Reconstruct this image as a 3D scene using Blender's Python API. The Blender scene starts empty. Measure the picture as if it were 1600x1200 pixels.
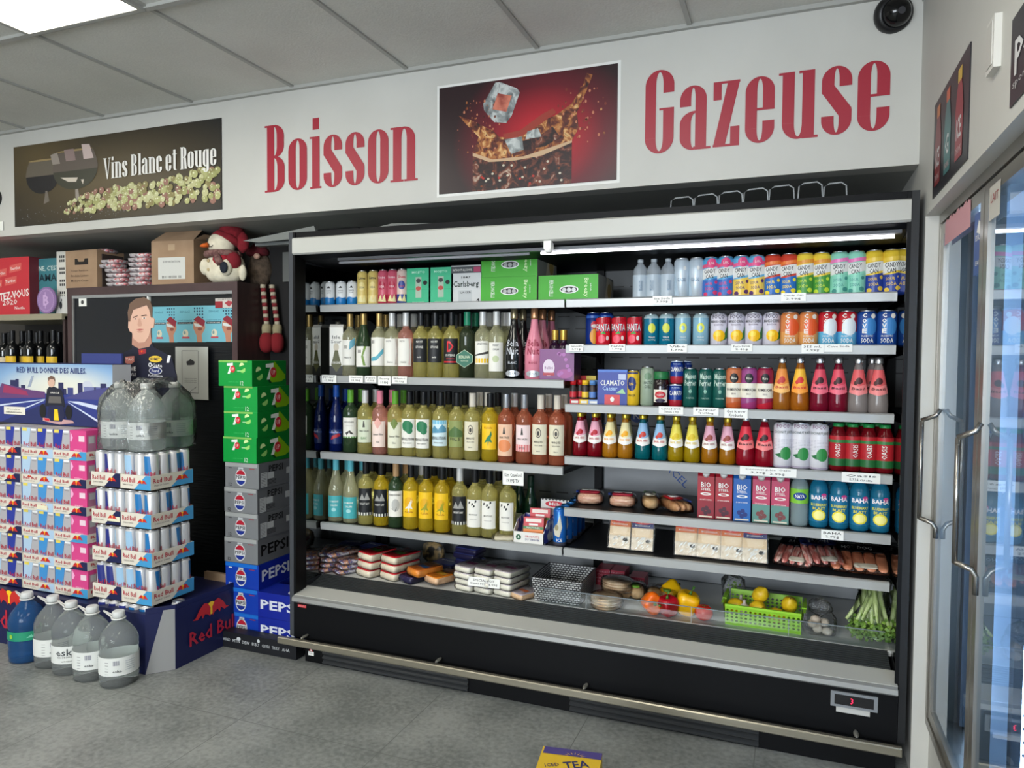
import bpy, math, random
from mathutils import Vector, Matrix
random.seed(7)
sc = bpy.context.scene
COL = sc.collection
PI = math.pi
# ------------------------------------------------------------------ camera
YAW, PITCH, ROLL, FPX, CAMZ = math.radians(21.247), math.radians(2.06), math.radians(.442), 1132.0, 1.376
cy_, sy_, cp_, sp_ = math.cos(YAW), math.sin(YAW), math.cos(PITCH), math.sin(PITCH)
_f = Vector((-sy_*cp_, cy_*cp_, -sp_)); _r = Vector((cy_, sy_, 0)); _u = _r.cross(_f)
cr_, sr_ = math.cos(ROLL), math.sin(ROLL)
CR = cr_*_r + sr_*_u; CU = -sr_*_r + cr_*_u; CF = _f
cam = bpy.data.cameras.new('camera'); cam_o = bpy.data.objects.new('camera', cam); COL.objects.link(cam_o)
cam.sensor_fit = 'HORIZONTAL'; cam.sensor_width = 36; cam.lens = 36*FPX/1600; cam.clip_start = .05
mw = Matrix((CR, CU, -CF)).transposed().to_4x4(); mw.translation = (0, 0, CAMZ); cam_o.matrix_world = mw
sc.camera = cam_o
def xat(px, y, z):
    """world X of the point at depth y and height z seen in column px"""
    k = (px-800)/FPX; a = CR - k*CF
    return -(a.y*y + a.z*(z-CAMZ))/a.x
def zat(py, x, y):
    k = (600-py)/FPX; a = CU - k*CF
    return CAMZ - (a.x*x + a.y*y)/a.z
# ------------------------------------------------------------------ world, exposure, large lights
w = bpy.data.worlds.new('world'); sc.world = w; w.use_nodes = True
w.node_tree.nodes['Background'].inputs[0].default_value = (.75, .85, 1, 1)
w.node_tree.nodes['Background'].inputs[1].default_value = .25
sc.view_settings.view_transform = 'Standard'; sc.view_settings.look = 'None'
sc.view_settings.gamma = 1; sc.view_settings.exposure = -0.08; sc.view_settings.use_curve_mapping = False
TROFFER = 9.5      # emission of each ceiling panel
TUBE = 7.0         # emission of the cooler's light tube
day = bpy.data.lights.new('added_fill_light', 'AREA'); day.shape = 'RECTANGLE'; day.size = 2.8; day.size_y = 1.7; day.energy = 270; day.color = (.86, .93, 1)
fill_o = bpy.data.objects.new('added_fill_light', day); COL.objects.link(fill_o); fill_o.location = (-1.45, -3.34, 1.55); fill_o.rotation_euler = (math.radians(90), 0, 0)  # added bluish fill from behind the camera, brightens the shelves
# ------------------------------------------------------------------ materials
def s2l(c):
    c /= 255.0
    return c/12.92 if c <= .04045 else ((c+.055)/1.055)**2.4
_mc = {}
def m(rgb, rough=.45, metal=0, trans=0, emit=0, alpha=1, ior=1.45, spec=.5, name=None):
    k = (rgb, rough, metal, trans, emit, alpha, ior, spec)
    if k in _mc: return _mc[k]
    mt = bpy.data.materials.new(name or 'paint_%d_%d_%d' % rgb); mt.use_nodes = True
    b = mt.node_tree.nodes['Principled BSDF']; c = tuple(s2l(v) for v in rgb)+(1,)
    b.inputs['Base Color'].default_value = c; b.inputs['Roughness'].default_value = rough
    b.inputs['Metallic'].default_value = metal; b.inputs['Transmission Weight'].default_value = trans
    b.inputs['IOR'].default_value = ior; b.inputs['Alpha'].default_value = alpha
    b.inputs['Specular IOR Level'].default_value = spec
    if emit:
        b.inputs['Emission Color'].default_value = c; b.inputs['Emission Strength'].default_value = emit
    _mc[k] = mt
    return mt
def film_mat(name, tint=(.96,.97,.97), fac=.06, rough=.08, ior=1.5, bump=0, scale=30):
    mt = bpy.data.materials.new(name); mt.use_nodes = True; nt = mt.node_tree; N = nt.nodes; L = nt.links; N.remove(N['Principled BSDF'])
    g = N.new('ShaderNodeBsdfGlossy'); g.inputs['Roughness'].default_value = rough; t = N.new('ShaderNodeBsdfTransparent'); t.inputs[0].default_value = tint+(1,)
    f = N.new('ShaderNodeFresnel'); f.inputs[0].default_value = ior; a = N.new('ShaderNodeMath'); a.operation = 'ADD'; a.inputs[1].default_value = fac; a.use_clamp = True
    x = N.new('ShaderNodeMixShader'); L.new(f.outputs[0], a.inputs[0]); L.new(a.outputs[0], x.inputs[0]); L.new(t.outputs[0], x.inputs[1]); L.new(g.outputs[0], x.inputs[2]); L.new(x.outputs[0], N['Material Output'].inputs[0])
    if bump:
        n = N.new('ShaderNodeTexNoise'); n.inputs['Scale'].default_value = scale; n.inputs['Detail'].default_value = 4; n.inputs['Distortion'].default_value = 1.2; tc = N.new('ShaderNodeTexCoord'); L.new(tc.outputs['Object'], n.inputs['Vector']); bp = N.new('ShaderNodeBump'); bp.inputs['Strength'].default_value = bump; bp.inputs['Distance'].default_value = .02
        L.new(n.outputs['Fac'], bp.inputs['Height']); L.new(bp.outputs[0], g.inputs['Normal']); L.new(bp.outputs[0], f.inputs['Normal'])
    return mt
def noise_mat(name, stops, scale=5, detail=4, rough=.5, metal=0, trans=0, alpha=1, bump=0, kind='noise', stretch=(1,1,1), dist=0, gen=False, coord='Object'):
    mt = bpy.data.materials.new(name); mt.use_nodes = True; nt = mt.node_tree; N = nt.nodes; L = nt.links
    b = N['Principled BSDF']; tc = N.new('ShaderNodeTexCoord'); mp = N.new('ShaderNodeMapping'); mp.inputs['Scale'].default_value = stretch
    L.new(tc.outputs[coord], mp.inputs[0])
    if kind == 'noise':
        t = N.new('ShaderNodeTexNoise'); t.inputs['Scale'].default_value = scale; t.inputs['Detail'].default_value = detail; t.inputs['Distortion'].default_value = dist; o = t.outputs['Fac']
    elif kind == 'wave':
        t = N.new('ShaderNodeTexWave'); t.inputs['Scale'].default_value = scale; t.inputs['Distortion'].default_value = dist; t.inputs['Detail'].default_value = detail; o = t.outputs['Fac']
    else:
        t = N.new('ShaderNodeTexVoronoi'); t.inputs['Scale'].default_value = scale; o = t.outputs['Distance']
    L.new(mp.outputs[0], t.inputs['Vector'])
    r = N.new('ShaderNodeValToRGB'); cr = r.color_ramp
    while len(cr.elements) > 1: cr.elements.remove(cr.elements[0])
    cr.elements[0].position = stops[0][0]; cr.elements[0].color = tuple(s2l(v) for v in stops[0][1])+(1,)
    for p, c in stops[1:]:
        e = cr.elements.new(p); e.color = tuple(s2l(v) for v in c)+(1,)
    L.new(o, r.inputs[0]); L.new(r.outputs[0], b.inputs['Base Color'])
    b.inputs['Roughness'].default_value = rough; b.inputs['Metallic'].default_value = metal
    b.inputs['Transmission Weight'].default_value = trans; b.inputs['Alpha'].default_value = alpha
    if bump:
        bp = N.new('ShaderNodeBump'); bp.inputs['Strength'].default_value = bump; bp.inputs['Distance'].default_value = .01
        L.new(o, bp.inputs['Height']); L.new(bp.outputs[0], b.inputs['Normal'])
    return mt
def radial_mat(name, cx, cz, sx, sz, stops, rough=.35):
    """printed radial colour blend, centred at a local point of the panel"""
    mt = bpy.data.materials.new(name); mt.use_nodes = True; nt = mt.node_tree; N = nt.nodes; L = nt.links
    b = N['Principled BSDF']; tc = N.new('ShaderNodeTexCoord'); mp = N.new('ShaderNodeMapping'); mp.vector_type = 'POINT'
    mp.inputs['Location'].default_value = (-cx*sx, 0, -cz*sz); mp.inputs['Scale'].default_value = (sx, 0, sz)
    g = N.new('ShaderNodeTexGradient'); g.gradient_type = 'SPHERICAL'; r = N.new('ShaderNodeValToRGB'); cr = r.color_ramp
    while len(cr.elements) > 1: cr.elements.remove(cr.elements[0])
    cr.elements[0].position = stops[0][0]; cr.elements[0].color = tuple(s2l(v) for v in stops[0][1])+(1,)
    for p, c in stops[1:]:
        e = cr.elements.new(p); e.color = tuple(s2l(v) for v in c)+(1,)
    L.new(tc.outputs['Object'], mp.inputs[0]); L.new(mp.outputs[0], g.inputs[0]); L.new(g.outputs['Fac'], r.inputs[0]); L.new(r.outputs[0], b.inputs['Base Color'])
    b.inputs['Roughness'].default_value = rough
    return mt
ALU = m((200,202,205), .28, 1, name='aluminium'); WHITE = m((235,235,230), .5, name='white_print'); BLACK = m((14,14,16), .45, name='black_print')
CREAM = m((236,230,214), .55); RED = m((200,22,40), .4); NAVY = m((22,30,92), .35); SKY = m((60,150,215), .35)
SILV = m((176,180,186), .3, .6); YEL = m((250,200,30), .45)
# ------------------------------------------------------------------ mesh builder
class MB:
    def __init__(s): s.v = []; s.f = []; s.mi = []; s.sm = []; s.mats = []
    def mid(s, mt):
        if mt not in s.mats: s.mats.append(mt)
        return s.mats.index(mt)
    def face(s, pts, mt, smooth=False):
        i = len(s.v); s.v += [tuple(p) for p in pts]; s.f.append(tuple(range(i, i+len(pts)))); s.mi.append(s.mid(mt)); s.sm.append(smooth)
    def idx(s, V, F, mt, smooth=False):
        i = len(s.v); s.v += [tuple(p) for p in V]; k = s.mid(mt)
        for f in F: s.f.append(tuple(a+i for a in f)); s.mi.append(k); s.sm.append(smooth)
    def box(s, x0, x1, y0, y1, z0, z1, mt, front=None, side=None, top=None):
        V = [(x0,y0,z0),(x1,y0,z0),(x1,y1,z0),(x0,y1,z0),(x0,y0,z1),(x1,y0,z1),(x1,y1,z1),(x0,y1,z1)]
        for f, mm in (((0,1,5,4), front or mt), ((1,2,6,5), side or mt), ((2,3,7,6), mt), ((3,0,4,7), side or mt), ((4,5,6,7), top or mt), ((3,2,1,0), mt)):
            s.idx([V[a] for a in f], [(0,1,2,3)], mm)
    def prism(s, pts, x0, x1, mt, axis='x'):
        """outline of (y,z) pushed along x, or of (x,y) pushed along z"""
        n = len(pts)
        P = (lambda a, b, c: (c, a, b)) if axis == 'x' else ((lambda a, b, c: (a, b, c)) if axis == 'z' else (lambda a, b, c: (a, c, b)))
        V = [P(a, b, x0) for a, b in pts]+[P(a, b, x1) for a, b in pts]
        s.idx(V, [tuple(range(n)), tuple(range(2*n-1, n-1, -1))]+[(i, (i+1) % n, n+(i+1) % n, n+i) for i in range(n)], mt)
    def lathe(s, prof, mt, seg=20, cx=0, cy=0, cz=0, smooth=True, mats=None, lobes=0, lam=0):
        n = len(prof); V = []
        for r, z in prof:
            for k in range(seg):
                a = 2*PI*k/seg; rr = r*(1+lam*math.cos(lobes*a)) if lobes else r
                V.append((cx+rr*math.sin(a), cy-rr*math.cos(a), cz+z))
        for i in range(n-1):
            F = [(i*seg+k, i*seg+(k+1) % seg, (i+1)*seg+(k+1) % seg, (i+1)*seg+k) for k in range(seg)]
            base = len(s.v)
            if i == 0: s.v += V; b0 = base
            kk = s.mid(mats[i] if mats else mt)
            for f in F: s.f.append(tuple(a+b0 for a in f)); s.mi.append(kk); s.sm.append(smooth)
        for i, rev in ((0, True), (n-1, False)):
            if prof[i][0] > 1e-5:
                f = tuple(b0+i*seg+k for k in range(seg)); s.f.append(f[::-1] if rev else f)
                s.mi.append(s.mid((mats[i-1 if i else 0]) if mats else mt)); s.sm.append(False)
    def sup(s, c, r, mt, e1=1, e2=1, n=10, k=16, jit=0, smooth=True):
        """superellipsoid"""
        def p(a, e): return math.copysign(abs(a)**e, a)
        V = []; ph = random.random()*6
        for i in range(n+1):
            t = -PI/2+PI*i/n
            for j in range(k):
                a = 2*PI*j/k; q = 1+(jit*(math.sin(3*a+ph+2.1*t)+math.sin(5.3*t+ph*2+2*a)) if jit else 0)
                V.append((c[0]+q*r[0]*p(math.cos(t), e1)*p(math.cos(a), e2), c[1]+q*r[1]*p(math.cos(t), e1)*p(math.sin(a), e2), c[2]+q*r[2]*p(math.sin(t), e1)))
        s.idx(V, [(i*k+j, i*k+(j+1) % k, (i+1)*k+(j+1) % k, (i+1)*k+j) for i in range(n) for j in range(k)], mt, smooth)
    def tube(s, P, r, mt, k=8, rs=None, smooth=True):
        P = [Vector(p) for p in P]; V = []; up = Vector((0, 0, 1))
        for i, p in enumerate(P):
            t = (P[min(i+1, len(P)-1)]-P[max(i-1, 0)]).normalized()
            a = t.cross(up if abs(t.z) < .95 else Vector((1, 0, 0))).normalized(); b = t.cross(a); q = rs[i] if rs else r
            for j in range(k):
                w_ = 2*PI*j/k; V.append(p+q*(math.cos(w_)*a+math.sin(w_)*b))
        n = len(P)
        s.idx(V, [(i*k+j, i*k+(j+1) % k, (i+1)*k+(j+1) % k, (i+1)*k+j) for i in range(n-1) for j in range(k)]+[tuple(range(k))[::-1], tuple((n-1)*k+j for j in range(k))], mt, smooth)
    # flat artwork through a mapper mp(u, v, h) -> point
    def rect(s, mp, u0, u1, v0, v1, mt, h=.0006, nu=1, nv=1):
        V = [mp(u0+(u1-u0)*i/nu, v0+(v1-v0)*j/nv, h) for j in range(nv+1) for i in range(nu+1)]
        s.idx(V, [(j*(nu+1)+i, j*(nu+1)+i+1, (j+1)*(nu+1)+i+1, (j+1)*(nu+1)+i) for j in range(nv) for i in range(nu)], mt, nu > 1)
    def ell(s, mp, cu, cv, ru, rv, mt, h=.0008, k=14, a0=0, a1=2*PI):
        full = a1-a0 > 6.28; n = k if full else k+1
        s.pol(mp, [(cu+ru*math.cos(a0+(a1-a0)*i/k), cv+rv*math.sin(a0+(a1-a0)*i/k)) for i in range(n)], mt, h)
    def pol(s, mp, pts, mt, h=.0008):
        h += .0006 if getattr(mp, 'step', 0) else 0
        for P in strips(pts, getattr(mp, 'step', 0)): s.face([mp(a, b, h) for a, b in P], mt)
    def text(s, mp, st, cu, cv, w_, h_, mt, h=.001, rot=0, bold=.02, res=1):
        V, F = text2d(st, bold, res); c, q = math.cos(rot), math.sin(rot)
        Q = [(cu+c*a*w_-q*b*h_, cv+q*a*w_+c*b*h_) for a, b in V]; st_ = getattr(mp, 'step', 0); keep = []
        for f in F:
            if st_ and max(Q[i][0] for i in f)-min(Q[i][0] for i in f) > st_: s.pol(mp, [Q[i] for i in f], mt, h)
            else: keep.append(f)
        h += .0006 if st_ else 0
        s.idx([mp(a, b, h) for a, b in Q], keep, mt)
    def mesh(s, name):
        me = bpy.data.meshes.new(name); me.from_pydata(s.v, [], s.f)
        for mt in s.mats: me.materials.append(mt)
        me.polygons.foreach_set('material_index', s.mi); me.polygons.foreach_set('use_smooth', s.sm); me.update()
        return me
    def build(s, name, parent=None, loc=(0, 0, 0), label=None):
        o = bpy.data.objects.new(name, s.mesh(name)); COL.objects.link(o); o.location = loc
        if parent: o.parent = parent
        if label: o['label'] = label
        return o
def strips(pts, step):
    """cuts an outline into upright strips so that it bends round a turned body"""
    us = [p[0] for p in pts]
    if not step or max(us)-min(us) <= step: return [pts]
    out = []; k0, k1 = math.floor(min(us)/step), math.floor(max(us)/step)
    for k in range(k0, k1+1):
        P = pts
        for lim, sg in ((k*step, 1), ((k+1)*step, -1)):
            R = []
            for i in range(len(P)):
                a, b = P[i-1], P[i]; da, db = sg*(a[0]-lim), sg*(b[0]-lim)
                if (da < 0) != (db < 0): t = da/(da-db); R.append((lim, a[1]+t*(b[1]-a[1])))
                if db >= 0: R.append(b)
            P = R
            if len(P) < 3: break
        if len(P) >= 3 and max(p[0] for p in P)-min(p[0] for p in P) > 1e-6: out.append(P)
    return out
_tc = {}
def text2d(st, bold=.02, res=1):
    bold *= .35; k = (st, bold, res)
    if k in _tc: return _tc[k]
    c = bpy.data.curves.new('lettering', 'FONT'); c.body = st; c.resolution_u = res; c.offset = bold; c.fill_mode = 'FRONT'
    o = bpy.data.objects.new('lettering', c); COL.objects.link(o); me = o.to_mesh()
    V = [(v.co.x, v.co.y) for v in me.vertices]; F = [tuple(p.vertices) for p in me.polygons]
    xs = [a for a, _ in V]; ys = [b for _, b in V]; x0, x1, y0, y1 = min(xs), max(xs), min(ys), max(ys)
    V = [((a-(x0+x1)/2)/(x1-x0), (b-(y0+y1)/2)/(y1-y0)) for a, b in V]
    F2 = []
    for f in F:   # keep all faces turned towards the reader
        A = sum(V[f[i]][0]*V[f[(i+1) % len(f)]][1]-V[f[(i+1) % len(f)]][0]*V[f[i]][1] for i in range(len(f)))
        F2.append(f if A > 0 else f[::-1])
    o.to_mesh_clear(); bpy.data.objects.remove(o); bpy.data.curves.remove(c)
    _tc[k] = (V, F2)
    return _tc[k]
def mF(x0=0, y0=0, z0=0): return lambda u, v, h: (x0+u, y0-h, z0+v)
def mS(x0=0, y0=0, z0=0): return lambda u, v, h: (x0+h, y0+u, z0+v)
def mT(x0=0, y0=0, z0=0): return lambda u, v, h: (x0+u, y0+v, z0+h)
def mC(prof, rref=None):
    """wraps round a turned body; u measured at radius rref, facing -Y"""
    rref = rref or max(r for r, z in prof)
    def f(u, v, h):
        R = prof[-1][0]
        for (r0, z0), (r1, z1) in zip(prof, prof[1:]):
            if z0 <= v <= z1 and z1 > z0: R = r0+(r1-r0)*(v-z0)/(z1-z0); break
        a = u/rref; R += h
        return (R*math.sin(a), -R*math.cos(a), v)
    f.step = rref*.28
    return f
def empty(name, loc=(0, 0, 0), rz=0):
    o = bpy.data.objects.new(name, None); COL.objects.link(o); o.location = loc; o.rotation_euler = (0, 0, rz); o.empty_display_size = .05
    return o
def tag(o, label=None, cat=None, group=None, kind=None):
    if label: o['label'] = label
    if cat: o['category'] = cat
    if group: o['group'] = group
    if kind: o['kind'] = kind
    return o
def copy_tree(o, parent=None):
    c = o.copy(); COL.objects.link(c); c.parent = parent
    for ch in o.children: copy_tree(ch, c)
    return c
ORD = ['leftmost', 'second', 'third', 'fourth', 'fifth', 'sixth', 'seventh', 'eighth', 'ninth', 'tenth', 'eleventh', 'twelfth']
NUM = ['', 'one', 'two', 'three', 'four', 'five', 'six', 'seven', 'eight', 'nine', 'ten', 'eleven', 'twelve']
def place(proto, spots, look, where, cat, group=None):
    """spots: (x, y, z, rz) from left to right; the first takes the prototype itself"""
    out = []; n = len(spots)
    for i, (x, y, z, rz) in enumerate(spots):
        o = proto if i == 0 else copy_tree(proto)
        o.location = (x, y, z); o.rotation_euler = (0, 0, rz)
        if not group and n == 1 and 'group' in o: del o['group']
        if n == 1: lab = '%s %s' % (look, where)
        elif n == 2: lab = '%s %s %s' % (('left', 'right')[i], look, where)
        else: lab = '%s %s %s' % ('leftmost' if i == 0 else ('rightmost' if i == n-1 else ('middle' if n == 3 else ORD[i])), look, where)
        tag(o, lab, cat, group or ('%s %s' % (look, where) if n > 1 else None)); out.append(o)
    return out
# ================================================================== THE ROOM
XR, YB, YW, ZC = .388, 2.86, 3.62, 2.636       # right wall, bulkhead face, back wall, ceiling
XL, YN = -6.0, -3.2
paint = noise_mat('wall_paint', [(.3, (188,187,181)), (.7, (197,196,190))], 2.2, 6, rough=.55, bump=.03)
softp = noise_mat('soffit_paint', [(.3, (150,152,147)), (.7, (160,162,156))], 3, 5, rough=.6)
darkw = noise_mat('back_wall_paint', [(.3, (70,66,62)), (.7, (80,76,72))], 3, 5, rough=.7)
def tile_mat(name, bx, by, c1, c2, gap, gw, rough, ox=0, oy=0, nscale=40, bumpm=.05):
    mt = bpy.data.materials.new(name); mt.use_nodes = True; nt = mt.node_tree; N = nt.nodes; L = nt.links; b = N['Principled BSDF']
    tc = N.new('ShaderNodeTexCoord'); mp = N.new('ShaderNodeMapping'); mp.inputs['Location'].default_value = (ox, oy, 0)
    br = N.new('ShaderNodeTexBrick'); br.offset = 0; br.inputs['Scale'].default_value = 1; br.inputs['Brick Width'].default_value = bx; br.inputs['Row Height'].default_value = by
    br.inputs['Mortar Size'].default_value = gw; br.inputs['Mortar Smooth'].default_value = .2; br.inputs['Bias'].default_value = 0
    n = N.new('ShaderNodeTexNoise'); n.inputs['Scale'].default_value = nscale; n.inputs['Detail'].default_value = 8
    n2 = N.new('ShaderNodeTexNoise'); n2.inputs['Scale'].default_value = 3.5; n2.inputs['Detail'].default_value = 5
    mx = N.new('ShaderNodeMix'); mx.data_type = 'RGBA'; mx.inputs['A'].default_value = tuple(s2l(v) for v in c1)+(1,); mx.inputs['B'].default_value = tuple(s2l(v) for v in c2)+(1,)
    ad = N.new('ShaderNodeMath'); ad.operation = 'ADD'; ml = N.new('ShaderNodeMath'); ml.operation = 'MULTIPLY_ADD'; ml.inputs[1].default_value = 2.2; ml.inputs[2].default_value = -1.7
    L.new(tc.outputs['Object'], mp.inputs[0]); L.new(mp.outputs[0], br.inputs['Vector']); L.new(tc.outputs['Object'], n.inputs['Vector']); L.new(tc.outputs['Object'], n2.inputs['Vector'])
    L.new(n.outputs['Fac'], ad.inputs[0]); L.new(n2.outputs['Fac'], ad.inputs[1]); L.new(ad.outputs[0], ml.inputs[0]); ml.use_clamp = True
    L.new(ml.outputs[0], mx.inputs['Factor'])
    L.new(mx.outputs['Result'], br.inputs['Color1']); L.new(mx.outputs['Result'], br.inputs['Color2']); br.inputs['Mortar'].default_value = tuple(s2l(v) for v in gap)+(1,)
    L.new(br.outputs['Color'], b.inputs['Base Color']); b.inputs['Roughness'].default_value = rough
    bp = N.new('ShaderNodeBump'); bp.inputs['Strength'].default_value = bumpm; bp.inputs['Distance'].default_value = .004; L.new(n.outputs['Fac'], bp.inputs['Height']); L.new(bp.outputs[0], b.inputs['Normal'])
    return mt
def struct(name, mb): return tag(mb.build(name), kind='structure')
b = MB(); b.box(XL, 2.4, YN, YW+.1, -.1, 0, tile_mat('vinyl_tile', .61, .61, (104,107,105), (142,144,141), (96,98,96), .0018, .42, .1, .3, 55)); struct('floor', b)
b = MB(); b.box(XL, 2.4, YN, YW+.1, ZC+.012, ZC+.1, tile_mat('ceiling_tile', 61, 61, (200,199,192), (210,209,202), (200,199,192), .0, .8, .0, 0, 120, .25)); struct('ceiling', b)
grid = m((166,166,161), .5); b = MB()
for i in range(-6, 6):
    x = -2.225+.61*i
    if x < 1: b.box(x-.009, x+.009, YN, YB, ZC+.004, ZC+.014, grid)
for j in range(-4, 2): y = 2.02+1.22*(j-1)+1.22; b.box(XL, XR, y-.012, y+.012, ZC-.001, ZC+.014, grid) if y < YB else None
b.box(XL, XR, YB-.02, YB, ZC-.004, ZC+.014, grid)
struct('trim_1', b)
b = MB(); b.box(XL, XR, YB, YB+.09, 2.055, ZC+.02, paint); b.box(XL, XR, YB+.09, YW, 2.0552, 2.075, softp); struct('wall_back_header', b)
b = MB(); b.box(XL, 2.4, YW, YW+.1, 0, 2.1, darkw); struct('wall_back', b)
b = MB(); b.box(XL-.1, XL, YN, YW, 0, ZC+.02, paint); struct('wall_left', b)
b = MB(); b.box(XL, -2.9, YN-.1, YN, 0, ZC+.02, paint); b.box(0, 2.4, YN-.1, YN, 0, ZC+.02, paint); b.box(-2.9, 0, YN-.1, YN, 0, .7, paint); b.box(-2.9, 0, YN-.1, YN, 2.4, ZC+.02, paint); struct('wall_front', b)
b = MB()
for x in (-2.9, -1.95, -1.0, -.06): b.box(x, x+.06, YN-.09, YN-.03, .7, 2.4, grid)
b.box(-2.9, 0, YN-.09, YN-.03, .7, .76, grid); b.box(-2.9, 0, YN-.09, YN-.03, 2.34, 2.4, grid); struct('added_window_1', b)  # invented window, unseen behind the camera, built round the added fill light
# right wall with the opening of the glass-door cooler
OY1, OZ1, OZ0, XF = 2.69, 1.845, .185, .439
b = MB()
b.box(XR, XR+.12, OY1, YW, 0, ZC+.02, paint)                       # pier beside the open cooler
b.box(XR, XR+.12, YN, OY1, OZ1, ZC+.02, paint)                     # header over the doors
b.box(XF, XR+.12, -1.0, OY1, 0, OZ0, paint)                        # kick wall under the doors
b.box(XR, XR+.12, YN, -1.0, 0, OZ1, paint)
struct('wall_right', b)
b = MB(); b.box(XR-.004, XR, YN, YB, ZC-.03, ZC, grid); struct('trim_2', b)
# ------------------------------------------------------------------ ceiling lights
lampm = m((255,250,236), .6, emit=TROFFER, name='lit_diffuser')
def troffer(x, y, lab):
    t = empty('ceiling_light', (x, y, ZC)); f = MB()
    for a in ((-.305,.305,-.61,-.59),(-.305,.305,.59,.61),(-.305,-.285,-.59,.59),(.285,.305,-.59,.59)): f.box(a[0],a[1],a[2],a[3],-.006,.01,grid)
    f.build('frame', t); d = MB(); d.box(-.285,.285,-.59,.59,-.003,.006,lampm); d.build('diffuser', t)
    tag(t, lab, 'ceiling light')
troffer(-2.535, 1.41, 'lit rectangular ceiling panel in the upper left corner of the ceiling')
for k, (x, y) in enumerate(((-.705, .95), (-4.365, 1.41), (-.705, -1.03), (-2.535, -1.03), (-4.365, -1.03))):
    troffer(x, y, ['lit ceiling panel over the aisle, nearest the glass doors', 'lit ceiling panel nearest the left wall', 'lit ceiling panel behind the camera by the glass doors', 'lit ceiling panel behind the camera, middle one', 'lit ceiling panel behind the camera, far left'][k])
# ================================================================== THE OPEN COOLER
CX0, CX1, CY = -2.124, .370, 2.684
IX0, IX1 = -2.102, .347
RY = 2.87            # front plane of all shelf rails
DECK = .33
blk = m((7,8,11), .5, spec=.2, name='black_steel'); blk2 = m((20,22,25), .5); railm = noise_mat('rail_steel', [(.3, (168,170,170)), (.7, (182,184,183))], 3, 2, rough=.35, metal=.3)
whitef = noise_mat('white_enamel', [(.3, (178,178,172)), (.7, (187,187,181))], 1.5, 2, rough=.3)
mirror = m((140,142,140), .04, 1, name='side_mirror_glass')
cool = empty('open_display_cooler', ((CX0+CX1)/2, 3.1, 0)); tag(cool, 'large black open-front refrigerated display case with white canopy and silver shelf rails', 'cooler')
cool.location = (0, 0, 0)
for x0, x1, inn, s in ((CX0, IX0, IX0, 1), (IX1, CX1, IX1, -1)):
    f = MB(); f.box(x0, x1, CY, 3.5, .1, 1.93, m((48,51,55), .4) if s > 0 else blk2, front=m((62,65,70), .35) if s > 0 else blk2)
    p = f.build('side_panel', cool)
    g = MB(); xx = inn+s*.002
    pw = .075 if s > 0 else .010
    g.box(min(inn, xx), max(inn, xx), CY+pw, 3.46, .33, 1.80, mirror); g.build('mirror_glass', p)
    g = MB(); g.box(min(inn, inn+s*.012), max(inn, inn+s*.012), CY+.0, CY+pw, .3, 1.93, blk); g.build('front_post', p)
f = MB(); f.box(IX0, IX1, 3.46, 3.5, .1, 1.9, m((78,82,84), .4)); bk = f.build('back_panel', cool)
g = MB()
for zz in (.70,.86,1.05,1.12,1.32,1.38,1.52,1.58,1.72):
    for i in range(26):
        x = -2.0+.09*i; g.box(x, x+.06, 3.458, 3.46, zz, zz+.006, BLACK)
g.build('air_slots', bk)
g = MB(); fg = m((158,161,164), .4)
for x0, x1, z0, z1 in ((-.855,IX1-.045,.335,.575),(-.855,IX1-.045,.60,1.145),(-1.75,-.905,.335,.57)): g.box(x0, x1, 3.4584, 3.46, z0, z1, fg)
g.build('protective_film', bk, label='pale grey protective film')
for x in (IX0+.02, -.88, IX1-.04):
    g = MB(); g.box(x-.018, x+.018, 3.43, 3.46, .35, 1.8, blk); g.build('shelf_upright', cool)
f = MB(); f.prism([(CY+.005,1.83),(CY+.005,1.93),(3.5,1.93),(3.5,1.80),(2.95,1.80),(CY+.06,1.815)], IX0, IX1, blk); cn = f.build('canopy', cool)
g = MB(); g.prism([(CY-.002,1.829),(CY-.010,1.835),(CY-.010,1.898),(CY-.002,1.904),(CY+.01,1.904),(CY+.01,1.829)], IX0+.004, IX1-.002, whitef); g.build('fascia', cn, label='long white curved fascia across the top')
g = MB(); g.box(IX0+.2, IX1-.02, CY+.055, CY+.085, 1.803, 1.815, m((84,86,90), .4, .3)); g.build('lamp_holder', cn)
g = MB(); g.tube([(-.95, CY+.07, 1.795), (IX1-.04, CY+.07, 1.795)], .006, m((250,250,255), .5, emit=TUBE*1.0), 10); g.build('light_tube', cn, label='lit white tube lamp')
g = MB(); g.tube([(IX0+.2, CY+.07, 1.795), (-1.0, CY+.07, 1.795)], .006, m((140,142,148), .5, emit=.06), 10); g.build('light_tube', cn, label='dimmer tube lamp')
g = MB(); g.box(-.915, -.885, CY-.004, CY+.03, 1.800, 1.832, WHITE); g.sup((-.9, CY+.012, 1.797), (.015, .016, .012), WHITE, .6, .6, 6, 10); g.build('hook', cn, label='small white plastic hook')
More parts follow.
